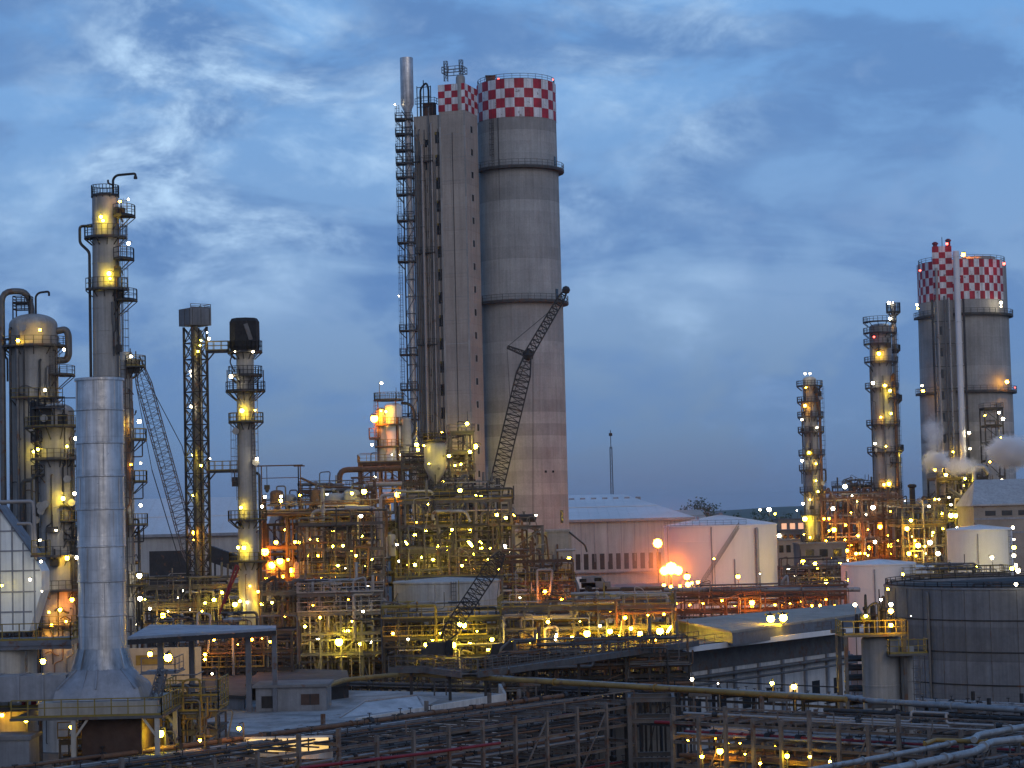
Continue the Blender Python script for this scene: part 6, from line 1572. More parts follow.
# ------------------------------------------------------------------ steam
def steam(label, px, py, D, r, dens, seed, sx=1.3, sz=1.0):
    m = bpy.data.materials.new('steam_%d' % seed); m.use_nodes = True; nt = m.node_tree; nt.nodes.clear()
    o_ = nt.nodes.new('ShaderNodeOutputMaterial'); v = nt.nodes.new('ShaderNodeVolumePrincipled'); v.inputs['Color'].default_value = (.99, .99, .99, 1); v.inputs['Anisotropy'].default_value = .1
    tcn = nt.nodes.new('ShaderNodeTexCoord'); n = nt.nodes.new('ShaderNodeTexNoise'); n.inputs['Scale'].default_value = 2.6; n.inputs['Detail'].default_value = 7; n.inputs['Roughness'].default_value = .62; n.inputs['Distortion'].default_value = .9
    mp = nt.nodes.new('ShaderNodeMapping'); mp.inputs['Location'].default_value = (seed * 3.3, seed, 0)
    mp.inputs['Scale'].default_value = (1 / r,) * 3
    nt.links.new(tcn.outputs['Object'], mp.inputs[0]); nt.links.new(mp.outputs[0], n.inputs['Vector'])
    mp2 = nt.nodes.new('ShaderNodeMapping'); mp2.inputs['Scale'].default_value = (1 / (r * sx), 1 / r, 1 / (r * sz)); nt.links.new(tcn.outputs['Object'], mp2.inputs[0])
    ln = nt.nodes.new('ShaderNodeVectorMath'); ln.operation = 'LENGTH'; nt.links.new(mp2.outputs[0], ln.inputs[0])
    fl = nt.nodes.new('ShaderNodeMapRange'); fl.inputs['From Min'].default_value = 1.0; fl.inputs['From Max'].default_value = .2; fl.inputs['To Min'].default_value = -.42; fl.inputs['To Max'].default_value = .22; nt.links.new(ln.outputs['Value'], fl.inputs['Value'])
    ad = nt.nodes.new('ShaderNodeMath'); ad.operation = 'ADD'; nt.links.new(n.outputs['Fac'], ad.inputs[0]); nt.links.new(fl.outputs[0], ad.inputs[1])
    mr = nt.nodes.new('ShaderNodeMapRange'); mr.inputs['From Min'].default_value = .40; mr.inputs['From Max'].default_value = .80; mr.inputs['To Min'].default_value = 0; mr.inputs['To Max'].default_value = dens; nt.links.new(ad.outputs[0], mr.inputs['Value'])
    nt.links.new(mr.outputs[0], v.inputs['Density']); nt.links.new(v.outputs[0], o_.inputs['Volume'])
    M[m.name] = m
    b = MB(); b.sphere((0, 0, 0), r, sx, 1, sz, 16, 10); o = b.build('steam_plume', m); o.location = Q(px, py, D)
    return tag(o, label, 'steam', kind='stuff')


steam('white steam drifting from the right edge before the second tower', 1012, 452, 468, 6.8, 2.6, 1, 1.35, .95)
steam('white steam puff left of the white pipe on the second tower', 937, 461, 478, 5.0, 2.4, 2, 1.15, .85)
steam('thin grey steam wisp higher on the left of the second tower', 933, 434, 492, 5.4, .5, 3, .8, 1.3)
steam('low thin steam over the dark platform stack', 962, 466, 440, 4.6, .8, 4, 1.5, .7)
steam('faint steam behind the skyline plant frame', 842, 487, 486, 3.6, .07, 5, 1.1, 1)

# ------------------------------------------------------------------ evening air
hz_ = MB(); hz_.box(-15000, -420, -12, 15000, 16500, 130); ho = hz_.build('haze', None) if False else None
hm = bpy.data.materials.new('haze_air'); hm.use_nodes = True; hn = hm.node_tree; hn.nodes.clear()
ho_ = hn.nodes.new('ShaderNodeOutputMaterial'); hv = hn.nodes.new('ShaderNodeVolumePrincipled'); hv.inputs['Color'].default_value = (.86, .90, .97, 1); hv.inputs['Density'].default_value = HAZE; hv.inputs['Anisotropy'].default_value = .7
hn.links.new(hv.outputs[0], ho_.inputs['Volume'])
tag(hz_.build('haze', hm), kind='stuff')
# ------------------------------------------------------------------ foreground
# big grey tank at the right edge
BD = 196
bt_r = 15.0
bl = Q(896, 640, BD).x
bt = thing('storage_tank', 'huge dark grey panelled tank cut by the right edge in the foreground', 'tank', Vector((bl + bt_r, BD + 4, 0)))
zz = lambda py: Z(960, py + 3, BD - 9)
m = MB(); m.lathe([(bt_r, 0), (bt_r, zz(588)), (bt_r + .1, zz(588) + .01), (bt_r + .1, zz(586)), (bt_r - .15, zz(586)), (bt_r - .2, zz(592))], 96, cap=False); m.build('shell', M['tank_grey'], bt, smooth=20)
m2 = MB(); m2.lathe([(bt_r - .21, zz(589)), (bt_r - .3, zz(588.5)), (.2, zz(588) + .7)], 96); m2.build('roof', M['char_black'], bt, smooth=20)
for py in (619, 651, 684, 716):
    m = MB(); m.lathe([(bt_r + .004, zz(py) - .06), (bt_r + .05, zz(py) - .05), (bt_r + .05, zz(py) + .05), (bt_r + .004, zz(py) + .06)], 96, cap=False); m.build('band', M['steel_dark'], bt, smooth=30)
m = MB()
for k in range(40):
    a = R(k * 9 + 2); e = Vector((math.cos(a), math.sin(a), 0)) * (bt_r + .01); m.bar(e + Vector((0, 0, 0)), e + Vector((0, 0, zz(588))), .045)
m.build('panel_seam', M['steel_grey'], bt)
m = MB(); m.rail([((bt_r - .1) * math.cos(R(a)), (bt_r - .1) * math.sin(R(a)), zz(586)) for a in range(-180, 181, 6)], .5, .06, 1.6); m.build('railing', M['steel_dark'], bt)
m = MB(); x = Q(940, 640, BD - 9).x - bt.location.x; y = -math.sqrt(bt_r ** 2 - x * x) - .3; m.path([(x, y, 0), (x, y, zz(592)), (x, y + .6, zz(590))], .12, 8, .3); m.build('side_pipe', M['pipe_grey'], bt, smooth=50)
m = MB(); m.path([(4, -13, zz(587)), (4, -13, zz(580)), (5.5, -13, zz(576)), (7, -12, zz(580)), (7, -12, zz(588))], .35, 10, 1.2); m.build('vent_pipe', M['pipe_dark'], bt, smooth=50); m = MB(); m.path([(-9, -9, zz(588)), (-9, -9, zz(583)), (-4, -12, zz(583))], .12, 6); m.build('vent_pipe', M['pipe_dark'], bt, smooth=50)
m = MB()
for i in range(5): m.lathe([(.2, zz(588)), (.2, zz(583)), (.35, zz(583)), (.1, zz(581))], 8, (-8 + i * 3.2, -10.5 - .4 * i))
m.build('roof_vent', M['steel_dark'], bt, smooth=40)
lamps(bt, 185, [(1016, 585, 'white', .2)])

# vertical vessel with a platform in front of it
vv = thing('process_vessel', 'upright grey vessel with a cluttered yellow-railed top left of the huge grey tank', 'vessel', B(882, 680, 176)); zz = lambda py: Z(882, py, 176)
shell(vv, 1.55, 1.55, 0, zz(640), 'dome', 'vessel_grey', c=(0, 0), hd=.6, bandgap=3.5); shell(vv, .55, .55, 0, zz(646), 'flat', 'vessel_grey', name='side_drum', c=(1.9, -.9))
p = MB(); p.box(-3.3, -2.3, zz(635), 1.7, 1.8, zz(633)); pf = p.build('platform', M['steel_grey'], vv); q = MB(); q.rail([(-3.3, 1.7, zz(633)), (-3.3, -2.25, zz(633)), (1.7, -2.25, zz(633)), (1.7, 1.7, zz(633))], 1.1, .07, .9); q.build('railing', M['rail_yellow'], pf)
p = MB(); p.box(.2, -2.9, zz(654), 3.2, -1.2, zz(652)); pf = p.build('platform', M['steel_grey'], vv); q = MB(); q.rail([(.2, -1.3, zz(652)), (.2, -2.85, zz(652)), (3.2, -2.85, zz(652)), (3.2, -1.2, zz(652))], 1.1, .07, .8); q.build('railing', M['rail_yellow'], pf)
ladder(vv, 2.3, -2.7, 0, zz(652), -90, 'steel_grey'); ladder(vv, 1.5, -2.5, zz(652), zz(620), -90, 'rail_yellow', cage=False)
for x, y in ((-3.1, -2.1), (-3.1, 1.6), (1.5, -2.1)):
    m = MB(); m.bar((x, y, 0), (x, y, zz(635)), .26); m.build('leg', M['steel_grey'], vv)
for i, (x, h, r_) in enumerate(((-1.2, 3.6, .16), (-.6, 2.6, .3), (.3, 3.4, .22), (.9, 2.0, .16), (-1.9, 1.8, .2), (0, 4.0, .08))):
    m = MB(); m.lathe([(r_, zz(633)), (r_, zz(633) + h * .5), (r_ * 1.5, zz(633) + h * .52), (r_ * 1.5, zz(633) + h * .58), (r_ * .8, zz(633) + h * .6), (r_ * .6, zz(633) + h * .85), (.04, zz(633) + h * .87)], 10, (x, -.6 + .3 * (i % 3))); m.build('valve_stack', M['steel_dark'], vv, smooth=40)
m = MB(); m.path([(-1.2, -1.2, zz(633)), (-1.2, -1.2, zz(606)), (-.3, -1.2, zz(600)), (-.3, -1.2, zz(633))], .09, 8, .5); m.build('top_pipe', M['pipe_dark'], vv, smooth=50)
m = MB(); m.lathe([(.42, -.4), (.42, .4)], 14, (-.9, zz(617)), axis='x'); m.v = [(v[0] - 1.5, v[1] - 1.0, v[2]) for v in m.v]; m.build('lamp_drum', M['steel_dark'], vv, smooth=40)
lamps(vv, 173.2, [(866, 617, 'lime', .24), (888, 590, 'yellow', .2), (891, 606, 'white', .34), (891, 612, 'warm', .28), (881, 600, 'white', .12), (911, 616, 'white_tube', .1), (891, 626, 'yellow', .24)])
for i, py in enumerate((660, 669, 679, 690)):
    hx = thing('condenser_shelf', 'dark horizontal pipe bundle on the shelf frame left of the upright vessel', 'pipe bundle', Q(846, py, 178), 0, 'stacked pipe bundles beside the upright vessel')
    m = MB()
    for k in range(3): m.tube((0, k * .25, k * .1), (1.5, k * .25, k * .1), .14, 8)
    m.build('tubes', M['pipe_dark'], hx, smooth=50); m = MB(); m.box(-.05, -.2, -.3, .1, .8, -.15); m.box(1.4, -.2, -.3, 1.55, .8, -.15); m.build('bracket', M['steel_grey'], hx)

# long low building with the pale eave
p1, p2 = G(680, 649, 11), G(848, 629, 11); ax = (p2 - p1).normalized(); L_ = (p2 - p1).length
lb = thing('long_building', 'long low building with a wide grey roof and a bright metal eave', 'building', Vector((p1.x, p1.y, 0)), math.atan2(ax.y, ax.x))
lq = lambda px, py, z: local(lb, G(px, py, z))
def slab(root, pts, th, name, mt):
    n = len(pts); m = MB(); m.add(list(pts) + [p - Vector((0, 0, th)) for p in pts], [tuple(range(n)), tuple(reversed(range(n, 2 * n)))] + [(i, n + i, n + (i + 1) % n, (i + 1) % n) for i in range(n)]); return m.build(name, M[mt], root)
e1, e2 = Vector((-1, 0, 11)), Vector((L_ + 3, 0, 11)); b1, b2 = lq(677, 632, 11), lq(862, 617, 11)
slab(lb, [e1, e2, b2, b1], .3, 'eave_roof', 'roof_flat')
u = [lq(731, 631, 12.4), lq(862, 613, 12.4), lq(856, 603, 12.8), lq(676, 620, 12.8)]
slab(lb, u, .25, 'roof', 'roof_warm')
slab(lb, [p - Vector((0, 0, .26)) for p in [x.lerp((u[0] + u[2]) / 2, .015) for x in u]], 1.3, 'clerestory', 'steel_blue')
m = MB(); m.box(-1.2, -.3, 10.6, L_ + 3.2, -.01, 11.15); m.build('eave', M['tank_white'], lb)
bk = (b1 - e1); bk.z = 0
m = MB(); w0 = Vector((0, 0, 0)) - Vector((0, 0, 0)) + bk.normalized() * 4; 
q1, q2 = Vector((0, 0, 0)) + bk.normalized() * 5, Vector((L_, 0, 0)) + bk.normalized() * 5
for i in range(7):
    pa = q1.lerp(q2, i / 7); pb = q1.lerp(q2, (i + 1) / 7)
    m.bar(pa + Vector((0, 0, 4.1)), pb + Vector((0, 0, 4.1)), .3, 8.19)
m.build('walls', M['wall_pale'], lb)
m = MB(); m.bar(q1 + Vector((0, 0, 9.4)), q2 + Vector((0, 0, 9.4)), .5, 2.4); m.build('shade_band', M['steel_grey'], lb)  # dark band along the wall top, painted shade beneath the eave
wd = (q2 - q1).normalized(); nn = Vector((wd.y, -wd.x, 0))
for i in range(8):
    c = q1.lerp(q2, i / 7) + nn * .25; m = MB(); m.bar(c, c + Vector((0, 0, 8.19)), .4); m.build('pilaster', M['duct_grey'], lb)
for i in range(7):
    c = q1.lerp(q2, (i + .5) / 7) + nn * .16; m = MB(); m.bar(c - wd * .9 + Vector((0, 0, 4.4)), c + wd * .9 + Vector((0, 0, 4.4)), .06, 1.8); m.build('window', M['window_lit' if i == 4 else 'glass_dark'], lb)
m = MB(); m.rail([(0, 1, 11), (L_, 1, 11)], 1.0, .05, 2.2); m.build('railing', M['steel_grey'], lb)
m = MB(); c1_, c2_ = q1 + nn * .8 + Vector((0, 0, 7.6)), q2 + nn * .8 + Vector((0, 0, 7.6)); m.path([c1_, c2_], .22, 8); m.path([c1_ + nn * .6 - Vector((0, 0, .7)), c2_ + nn * .6 - Vector((0, 0, .7))], .14, 8); m.build('service_pipe', M['pipe_grey'], lb, smooth=50)
flood('pair of bright yellow floodlights on the roof of the long low building, left lamp', 770, 619, 242, 1, .42, 'yellow', zg=12.5)
flood('pair of bright yellow floodlights on the roof of the long low building, right lamp', 782.5, 618, 242, 1, .42, 'yellow', zg=12.5)
for px, py, k, r_, lab in ((692, 680, 'white', .2, 'round white lamp under the long eave, leftmost'), (718, 684, 'white', .12, 'small white lamp under the long eave, second from the left'), (772, 684, 'lime', .26, 'round yellow lamp under the long eave left of the lit doorway'), (794, 688, 'yellow', .36, 'square bright yellow lit lamp by the doorway under the long eave')):
    post_lamp(lab, px, py, 186, k, r_, zg=2)
cp = thing('canopy_post', 'tall grey post at the right end of the long eave', 'post', B(839, 660, 183)); zz = lambda py: Z(839, py, 183)
m = MB(); m.ibeam((0, 0, 0), (0, 0, 1), .3, .3); m = MB(); m.bar((0, 0, 0), (0, 0, zz(629)), .42); m.box(-.5, -.5, 0, .5, .5, .3); m.box(-.6, -.3, zz(633), .6, .3, zz(629)); m.build('shaft', M['steel_grey'], cp)

# railed footway running back between the yard and the pipe racks
def walkway(label, pts, z, w, railm='steel_grey', legs=True):
    P = [G(a, b, z) for a, b in pts]; t = thing('footway', label, 'footway', P[0]); Lp = [p - P[0] for p in P]
    m = MB(); rr = MB(); lg = []
    for a, b in zip(Lp, Lp[1:]):
        d = (b - a).normalized(); n = Vector((-d.y, d.x, 0)) * (w / 2)
        m.add([a - n, b - n, b + n, a + n, a - n - Vector((0, 0, .12)), b - n - Vector((0, 0, .12)), b + n - Vector((0, 0, .12)), a + n - Vector((0, 0, .12))], [(0, 1, 2, 3), (7, 6, 5, 4), (0, 4, 5, 1), (2, 6, 7, 3), (1, 5, 6, 2), (3, 7, 4, 0)])
        for s_ in (-1, 1): m.bar(a + n * s_ - Vector((0, 0, .2)), b + n * s_ - Vector((0, 0, .2)), .1, .36)
        for s_ in (-1, 1): rr.rail([a + n * s_, b + n * s_], 1.1, .06, 1.3)
        k = max(1, int((b - a).length / 9))
        for i in range(k):
            c = a.lerp(b, (i + .5) / k); lg.append(c)
    m.build('deck', M['steel_grey'], t); rr.build('railing', M[railm], t)
    if legs:
        for c in lg:
            m = MB(); d = -P[0].z; m.bar(c - Vector((0, 0, .3)), Vector((c.x, c.y, d)), .26); m.build('leg', M['steel_dark'], t)
    return t


walkway('long grey railed footway rising to the right behind the yellow pipeline', [(500, 669), (690, 642)], 11.6, 2.0)
walkway('grey railed footway curving in from the left to the corner of the long one', [(392, 668), (430, 668), (470, 673), (500, 669)], 11.6, 1.6)

# canopy on columns left of centre
cz = 16.0
ca, cb_, cc, cd_ = G(128, 637, cz), G(276, 628, cz), G(276, 621.5, cz), G(200, 621, cz)
cn = thing('canopy', 'flat blue-grey canopy roof on tall columns right of the silver stack', 'canopy', Vector((ca.x, ca.y, 0)))
bx = cb_.x - ca.x; by = cb_.y - ca.y
m = MB(); dy = 18
_k1 = G(150, 624.5, cz); _k2 = G(276, 625.5, cz)
vs = [(0, 0, cz - .2), (bx, by, cz - .2), (_k2.x - ca.x, _k2.y - ca.y, cz - .2), (_k1.x - ca.x, _k1.y - ca.y, cz - .2)]; vs += [(x, y, cz) for x, y, z in vs]
m.add(vs, [(3, 2, 1, 0), (4, 5, 6, 7), (0, 1, 5, 4), (1, 2, 6, 5), (2, 3, 7, 6), (3, 0, 4, 7)]); m.build('roof', M['roof_canopy'], cn)
m = MB(); m.bar((0, -.1, cz - .42), (bx, by - .1, cz - .42), .12, .4); m.build('fascia', M['steel_dark'], cn)
for f, g_, zb_ in ((.2, .1, 0), (.8, .1, 0), (1.0, .01, 0), (.3, .6, 0)):
    m = MB(); x = bx * f - .2; y = by * f + dy * g_ + .2; m.bar((x, y, 0), (x, y, cz - .22), .45 if f != 1.0 else .4); m.box(x - .5, y - .5, 0, x + .5, y + .5, .5); m.build('column', M['steel_blue'], cn)
lamps(cn, 197, [(168, 659, 'yellow', .5), (150, 655, 'warm', .3), (205, 660, 'warm', .2)])
for i, (px, mt, lab) in enumerate(((150, 'beige_beam', 'lamp-lit pale wall at the back of the canopy'),)):
    b0 = B(px, 660, 204); t = thing('back_wall', lab, 'wall', b0 - Vector((2.5, 0, 0))); m = MB(); m.box(0, 0, 0, 7.2, .3, Z(px, 648, 204)); m.build('panel', M[mt], t); m = MB(); m.box(1.2, -.06, Z(px, 665, 204), 4.5, -.0, Z(px, 655, 204)); m.build('hatch', M['rail_yellow'], t)
# clutter below it
fcn = frame('dark pipework frame in the shade behind the canopy columns', 150, 292, 650, 214, 8, [632, 650, 668], 5, 1, rz=0, mt='steel_dark', brace=.4, seed=81, n_pipe=60, pipe_m=('pipe_dark', 'pipe_grey', 'pipe_rust', 'pipe_silver'), post=.24)
lamps(fcn, 212.6, [(214, 640, 'warm', .16), (228, 637, 'sodium', .16), (252, 640, 'sodium', .18), (262, 639, 'sodium', .16), (205, 655, 'warm', .2), (270, 642, 'yellow', .14), (238, 645, 'warm', .14)])

# flat roofs in front of the canopy
def flat_roof(label, pts, z, name='flat_roof_building', rmat='roof_flat', wmat='wall_pale', t_=.35, cat='building', h0=0):
    P = [G(a, b, z) for a, b in pts]; o = P[0].copy(); o.z = 0; t = thing(name, label, cat, o); n = len(P)
    L2 = [(p.x - o.x, p.y - o.y) for p in P]
    m = MB(); m.add([(x, y, z) for x, y in L2] + [(x, y, z - t_) for x, y in L2], [tuple(range(n)), tuple(reversed(range(n, 2 * n)))] + [(i, n + i, n + (i + 1) % n, (i + 1) % n) for i in range(n)]); m.build('roof', M[rmat], t)
    cx = sum(x for x, y in L2) / n; cy = sum(y for x, y in L2) / n; L3 = [(cx + (x - cx) * .97, cy + (y - cy) * .97) for x, y in L2]
    m = MB(); m.add([(x, y, z - t_ - .003) for x, y in L3] + [(x, y, h0) for x, y in L3], [(i, n + i, n + (i + 1) % n, (i + 1) % n) for i in range(n)]); m.build('walls', M[wmat], t)
    return t, P


RZ = 9.0
fr_, P = flat_roof('wide flat grey roof with a low pyramid skylight in the left foreground', [(170, 724), (290, 739), (357, 729), (505, 703), (500, 693), (330, 690), (205, 676)], RZ, rmat='roof_pale')
lo = fr_.location
a, b = G(357, 729, RZ) - lo, G(505, 703, RZ) - lo
m = MB(); m.bar(a + Vector((0, 0, .35)), b + Vector((0, 0, .35)), .25, .95); c = G(500, 693, RZ) - lo; m.bar(b + Vector((0, 0, .35)), c + Vector((0, 0, .35)), .25, .95); m.bar(G(290, 739, RZ) - lo + Vector((0, 0, .2)), a + Vector((0, 0, .2)), .2, .5); m.build('parapet', M['wall_pale'], fr_)
q = [G(340, 718, RZ) - lo, G(424, 707, RZ) - lo, G(440, 699, RZ) - lo, G(372, 703, RZ) - lo]; ap = [(q[0] * .55 + q[3] * .45).lerp((q[1] + q[2]) / 2, .12) + Vector((0, 0, .65)), (q[1] + q[2]) / 2 * .8 + (q[0] + q[3]) / 2 * .2 + Vector((0, 0, .75))]
m = MB(); m.add([x + Vector((0, 0, .004)) for x in q] + ap, [(0, 1, 5, 4), (1, 2, 5), (2, 3, 4, 5), (3, 0, 4)]); m.build('skylight', M['roof_skylight'], fr_)
m = MB(); m.bar(ap[0] + Vector((0, 0, .06)), ap[1] + Vector((0, 0, .06)), .16, .1); m.bar(ap[1] + Vector((0, 0, .05)), q[1] + Vector((0, 0, .05)), .14, .08); m.bar(ap[0] + Vector((0, 0, .05)), q[0] + Vector((0, 0, .05)), .14, .08); m.build('ridge_cap', M['pipe_pale'], fr_)
# penthouse on it
ph = G(256, 712, RZ); pe = G(325, 712, RZ); t = thing('penthouse', 'small grey rooftop room with a dark window on the wide flat roof', 'rooftop room', ph)
w_ = pe.x - ph.x; h = 2.0
m = MB(); m.box(0, 0, .01, w_, 5, h); m.build('walls', M['tank_grey'], t); m = MB(); m.box(-.25, -.3, h, w_ + .25, 5.2, h + .22); m.build('roof', M['roof_flat'], t)
m = MB(); m.box(w_ * .64, -.05, .5, w_ * .9, .01, 1.4); f = m.build('window', M['wall_brick'], t); m = MB(); m.box(w_ * .76, -.07, .5, w_ * .78, -.045, 1.4); m.build('mullion', M['steel_dark'], f)
m = MB(); m.box(w_ * .08, -.05, .3, w_ * .3, .01, 1.3); m.build('louvre', M['char_black'], t)
flat_roof('dark flat roof slab behind the small rooftop room', [(245, 684), (300, 688), (350, 682), (347, 670), (262, 668)], 10.4, wmat='steel_dark', rmat='roof_dark', t_=.3)
flat_roof('dark flat roof between the canopy columns and the wide grey roof', [(150, 690), (245, 696), (258, 676), (170, 668)], 10.2, wmat='tank_grey', rmat='roof_dark', t_=.3)
post_lamp('slim pole lamp standing on the wide flat roof before the rooftop room', 212, 674, 166, 'white', .08, None, RZ)
post_lamp('pinkish pole lamp at the front edge of the wide flat roof', 239, 730, 150, 'warm', .3, None, 5)
wt = thing('lamp_wall', 'yellow-lit wall under the front of the wide flat roof', 'wall', B(265, 742, 151)); zz = lambda py: Z(265, py, 151)
m = MB(); m.box(-1.5, 0, zz(760), 4.6, .2, zz(737)); m.build('panel', M['wall_pale'], wt); m = MB(); m.box(-1.3, -.04, zz(752), 4.4, .0, zz(739)); m.build('lit_window', M['window_lit'], wt)
m = MB()
for i in range(5): m.bar((-1.3 + i * 1.42, -.06, zz(752)), (-1.3 + i * 1.42, -.06, zz(739)), .1)
m.build('mullion', M['steel_dark'], wt)
# yellow-railed service stairs between stack and flat roof
sv_ = frame('yellow-railed service platform right of the silver stack base', 168, 216, 715, 152, 5, [697, 712, 730], 2, 1, rz=0, mt='steel_grey', decks=(1, 0), rails=(2, 1), brace=.6, seed=91, n_pipe=22, pipe_m=('pipe_grey', 'pipe_dark', 'pipe_yellow'), post=.14, pr=(.05, .12))
sv2 = frame('low yellow-railed platform among pipes below the silver stack', 60, 168, 745, 149, 5, [738, 756], 4, 1, rz=0, mt='steel_grey', decks=(), rails=(), brace=.4, seed=92, n_pipe=50, pipe_m=('pipe_grey', 'pipe_dark', 'pipe_yellow', 'pipe_pale'), post=.14, pr=(.05, .14))
g_ = 'yellow lamps below the silver stack'
for px, py, r_, k, lab in ((71, 729, .30, 'yellow', 'yellow lamp under the silver stack platform, left of its leg'), (106, 734, .34, 'yellow', 'yellow lamp under the silver stack platform, right of its leg'), (160, 735, .36, 'yellow', 'yellow lamp on the service platform right of the silver stack'), (200, 741, .16, 'warm', 'small warm lamp behind the pipe rack beside the pinkish pole lamp')):
    post_lamp(lab, px, py, 145.5, k, r_, None, 5)

# ------------------------------------------------------------------ the pipe racks across the foreground
def rack(label, p0, p1, width, levels, bays, mt='steel_pale', post=.26, top_rail=False, side=1, seed=1, extra=True):
    r_ = random.Random(seed); d = Vector((p1.x - p0.x, p1.y - p0.y, 0)); L_ = d.length; rz = math.atan2(d.y, d.x)
    t = thing('pipe_rack', label, 'pipe rack', Vector((p0.x, p0.y, 0)), rz)
    zt_ = levels[-1]
    for i in range(bays + 1):
        x = L_ * i / bays
        for y in (0, width * side):
            m = MB(); m.bar((x, y, 0), (x, y, zt_ + (.9 if r_.random() < .3 else .1)), post); m.box(x - .35, y - .35, 0, x + .35, y + .35, .4); m.build('post', M[mt], t)
        for z in levels:
            m = MB(); m.ibeam((x, 0, z - .17), (x, width * side, z - .17), .16, .24); m.build('cross_beam', M[mt], t)
    for z in levels:
        for y in (0, width * side):
            m = MB(); m.ibeam((0, y, z - .46), (L_, y, z - .46), .16, .22); m.build('long_beam', M[mt], t)
    m = MB()
    for y in (0, width * side):
        for a_, b_ in ((0, .45), (.55, 1.0)):
            if r_.random() < .4: m.bar((L_ * a_, y, zt_ + .75), (L_ * b_, y, zt_ + .75), .1); [m.bar((L_ * (a_ + (b_ - a_) * q / 6), y, zt_ - .1), (L_ * (a_ + (b_ - a_) * q / 6), y, zt_ + .75), .08) for q in range(0, 7, 2)]
    if m.v: m.build('railing', M[mt], t)
    for i in range(bays):
        if r_.random() < .35:
            m = MB(); x = L_ * i / bays; m.bar((x, 0, levels[0] - .3), (x + L_ / bays, 0, levels[-1] - .6), .1); m.build('brace', M[mt], t)
        k = r_.random()
        if extra:
            x = L_ * (i + .5) / bays; m = MB()
            for z in levels:
                m = MB(); m.bar((x, 0, z - .18), (x, width * side, z - .18), .11); m.build('cross_beam', M[mt], t)
    return t, L_, rz


def rack_pipe(root, L_, y, z, r, mt, label, group, x0=0.0, x1=None, loop=None, drop=None, seed=0):
    x1 = L_ if x1 is None else x1
    pts = [Vector((x0, y, z + r))]
    if loop:
        a, b, h, s_ = loop
        pts += [Vector((a, y, z + r)), Vector((a, y, z + r + h)), Vector((a, y + s_, z + r + h)), Vector((b, y + s_, z + r + h)), Vector((b, y, z + r + h)), Vector((b, y, z + r))]
    pts.append(Vector((x1, y, z + r)))
    if drop: pts.append(Vector((x1, y, z + r - drop)))
    m = MB(); m.path(pts, r, 10, r * 2.6)
    x = x0 + 2
    k = 0
    while x < x1 - .5:
        u = Vector((1, 0, 0)); c = Vector((x, y, z + r))
        if not loop or not (loop[0] - .5 < x < loop[1] + .5):
            m.box(x - .12, y - r * .5, z - .02, x + .12, y + r * .5, z + r * .4, 1)
            if k % 3 == 1: m.tube(c - u * .06, c + u * .06, r * 1.5, 10)
            q_ = rnd.random(); x_ = x + rnd.uniform(.5, 2.4)
            if q_ < .25: m.tube((x_ - .22, y, z + r), (x_ + .22, y, z + r), r * 1.7 + .03, 8, 1); m.tube((x_, y, z + r), (x_, y, z + 2 * r + .42), .035, 6, 1); m.tube((x_, y, z + 2 * r + .40), (x_, y, z + 2 * r + .45), .17, 9, 1)
            elif q_ < .45: m.box(x_ - .18, y - r * 1.2, z + r * .2, x_ + .18, y + r * 1.2, z + r * 2.3, 1)
            elif q_ < .55: m.tube((x_, y, z + r), (x_, y, z - rnd.uniform(.6, 1.6)), max(.03, r * .5), 6, 1)
        x += 3.1; k += 1
    o = m.build('pipe', [M[mt], M['steel_dark']], smooth=45); o.location = root.location; o.rotation_euler = root.rotation_euler
    return tag(o, label, 'pipe', group)


CN = {'pipe_silver': 'silver', 'pipe_grey': 'grey', 'pipe_dark': 'black', 'pipe_rust': 'rust brown', 'pipe_red': 'dark red', 'pipe_yellow': 'ochre yellow', 'pipe_blue': 'pale blue', 'pipe_pale': 'pale beige'}


def fill(root, L_, width, side, levels, plan, where, seed, dens=False):
    r_ = random.Random(seed); tn = {0: 'bottom', len(levels) - 1: 'top'}
    for li, z in enumerate(levels):
        tier = tn.get(li, 'middle' if len(levels) == 3 else ('lower' if li == 1 else 'upper')); y = .5
        seen = {}
        while y < width - .3:
            rad = r_.choice((.04, .05, .06, .07, .07, .09, .1, .13, .17)); mt = r_.choice(plan[li]); y += rad
            x0 = 0 if r_.random() < .7 else r_.uniform(0, L_ * .4); x1 = L_ if r_.random() < .7 else r_.uniform(L_ * .6, L_)
            lp = None
            if r_.random() < .12: a = r_.uniform(x0 + 1, x1 - 4); lp = (a, a + r_.uniform(1.5, 3), r_.uniform(.3, .7), r_.uniform(.3, .5) * side)
            lab = f'{CN[mt]} pipe on the {tier} tier of {where}'
            rack_pipe(root, L_, y * side, z, rad, mt, lab, lab.replace(' pipe ', ' pipes ') , x0, x1, lp)
            y += rad + r_.choice((.1, .15, .25, .5)) * ((3.0 if li == len(levels) - 1 else (1.8 if li == len(levels) - 2 else 1)) if dens else 1)


# rack running from the left foreground back to the middle
A0, A1 = G(20, 787, 10), G(634, 700, 10)
lv = [5.0, 6.9, 8.6, 10.0]
d = (A1 - A0); rk, L1, rz1 = rack('long pipe rack crossing the foreground from the lower left corner to the middle', A0, A1, 8.6, lv, 16, side=1, seed=4, post=.25)
fill(rk, L1, 8.6, 1, lv, [('pipe_grey', 'pipe_rust', 'pipe_dark', 'pipe_red'), ('pipe_grey', 'pipe_rust', 'pipe_dark', 'pipe_pale'), ('pipe_grey', 'pipe_dark', 'pipe_rust', 'pipe_red', 'pipe_dark', 'pipe_silver'), ('pipe_grey', 'pipe_silver', 'pipe_rust', 'pipe_dark')], 'the long rack in the left foreground', 14, True)
lamps(rk, 150, [(300, 768, 'warm', .14)])
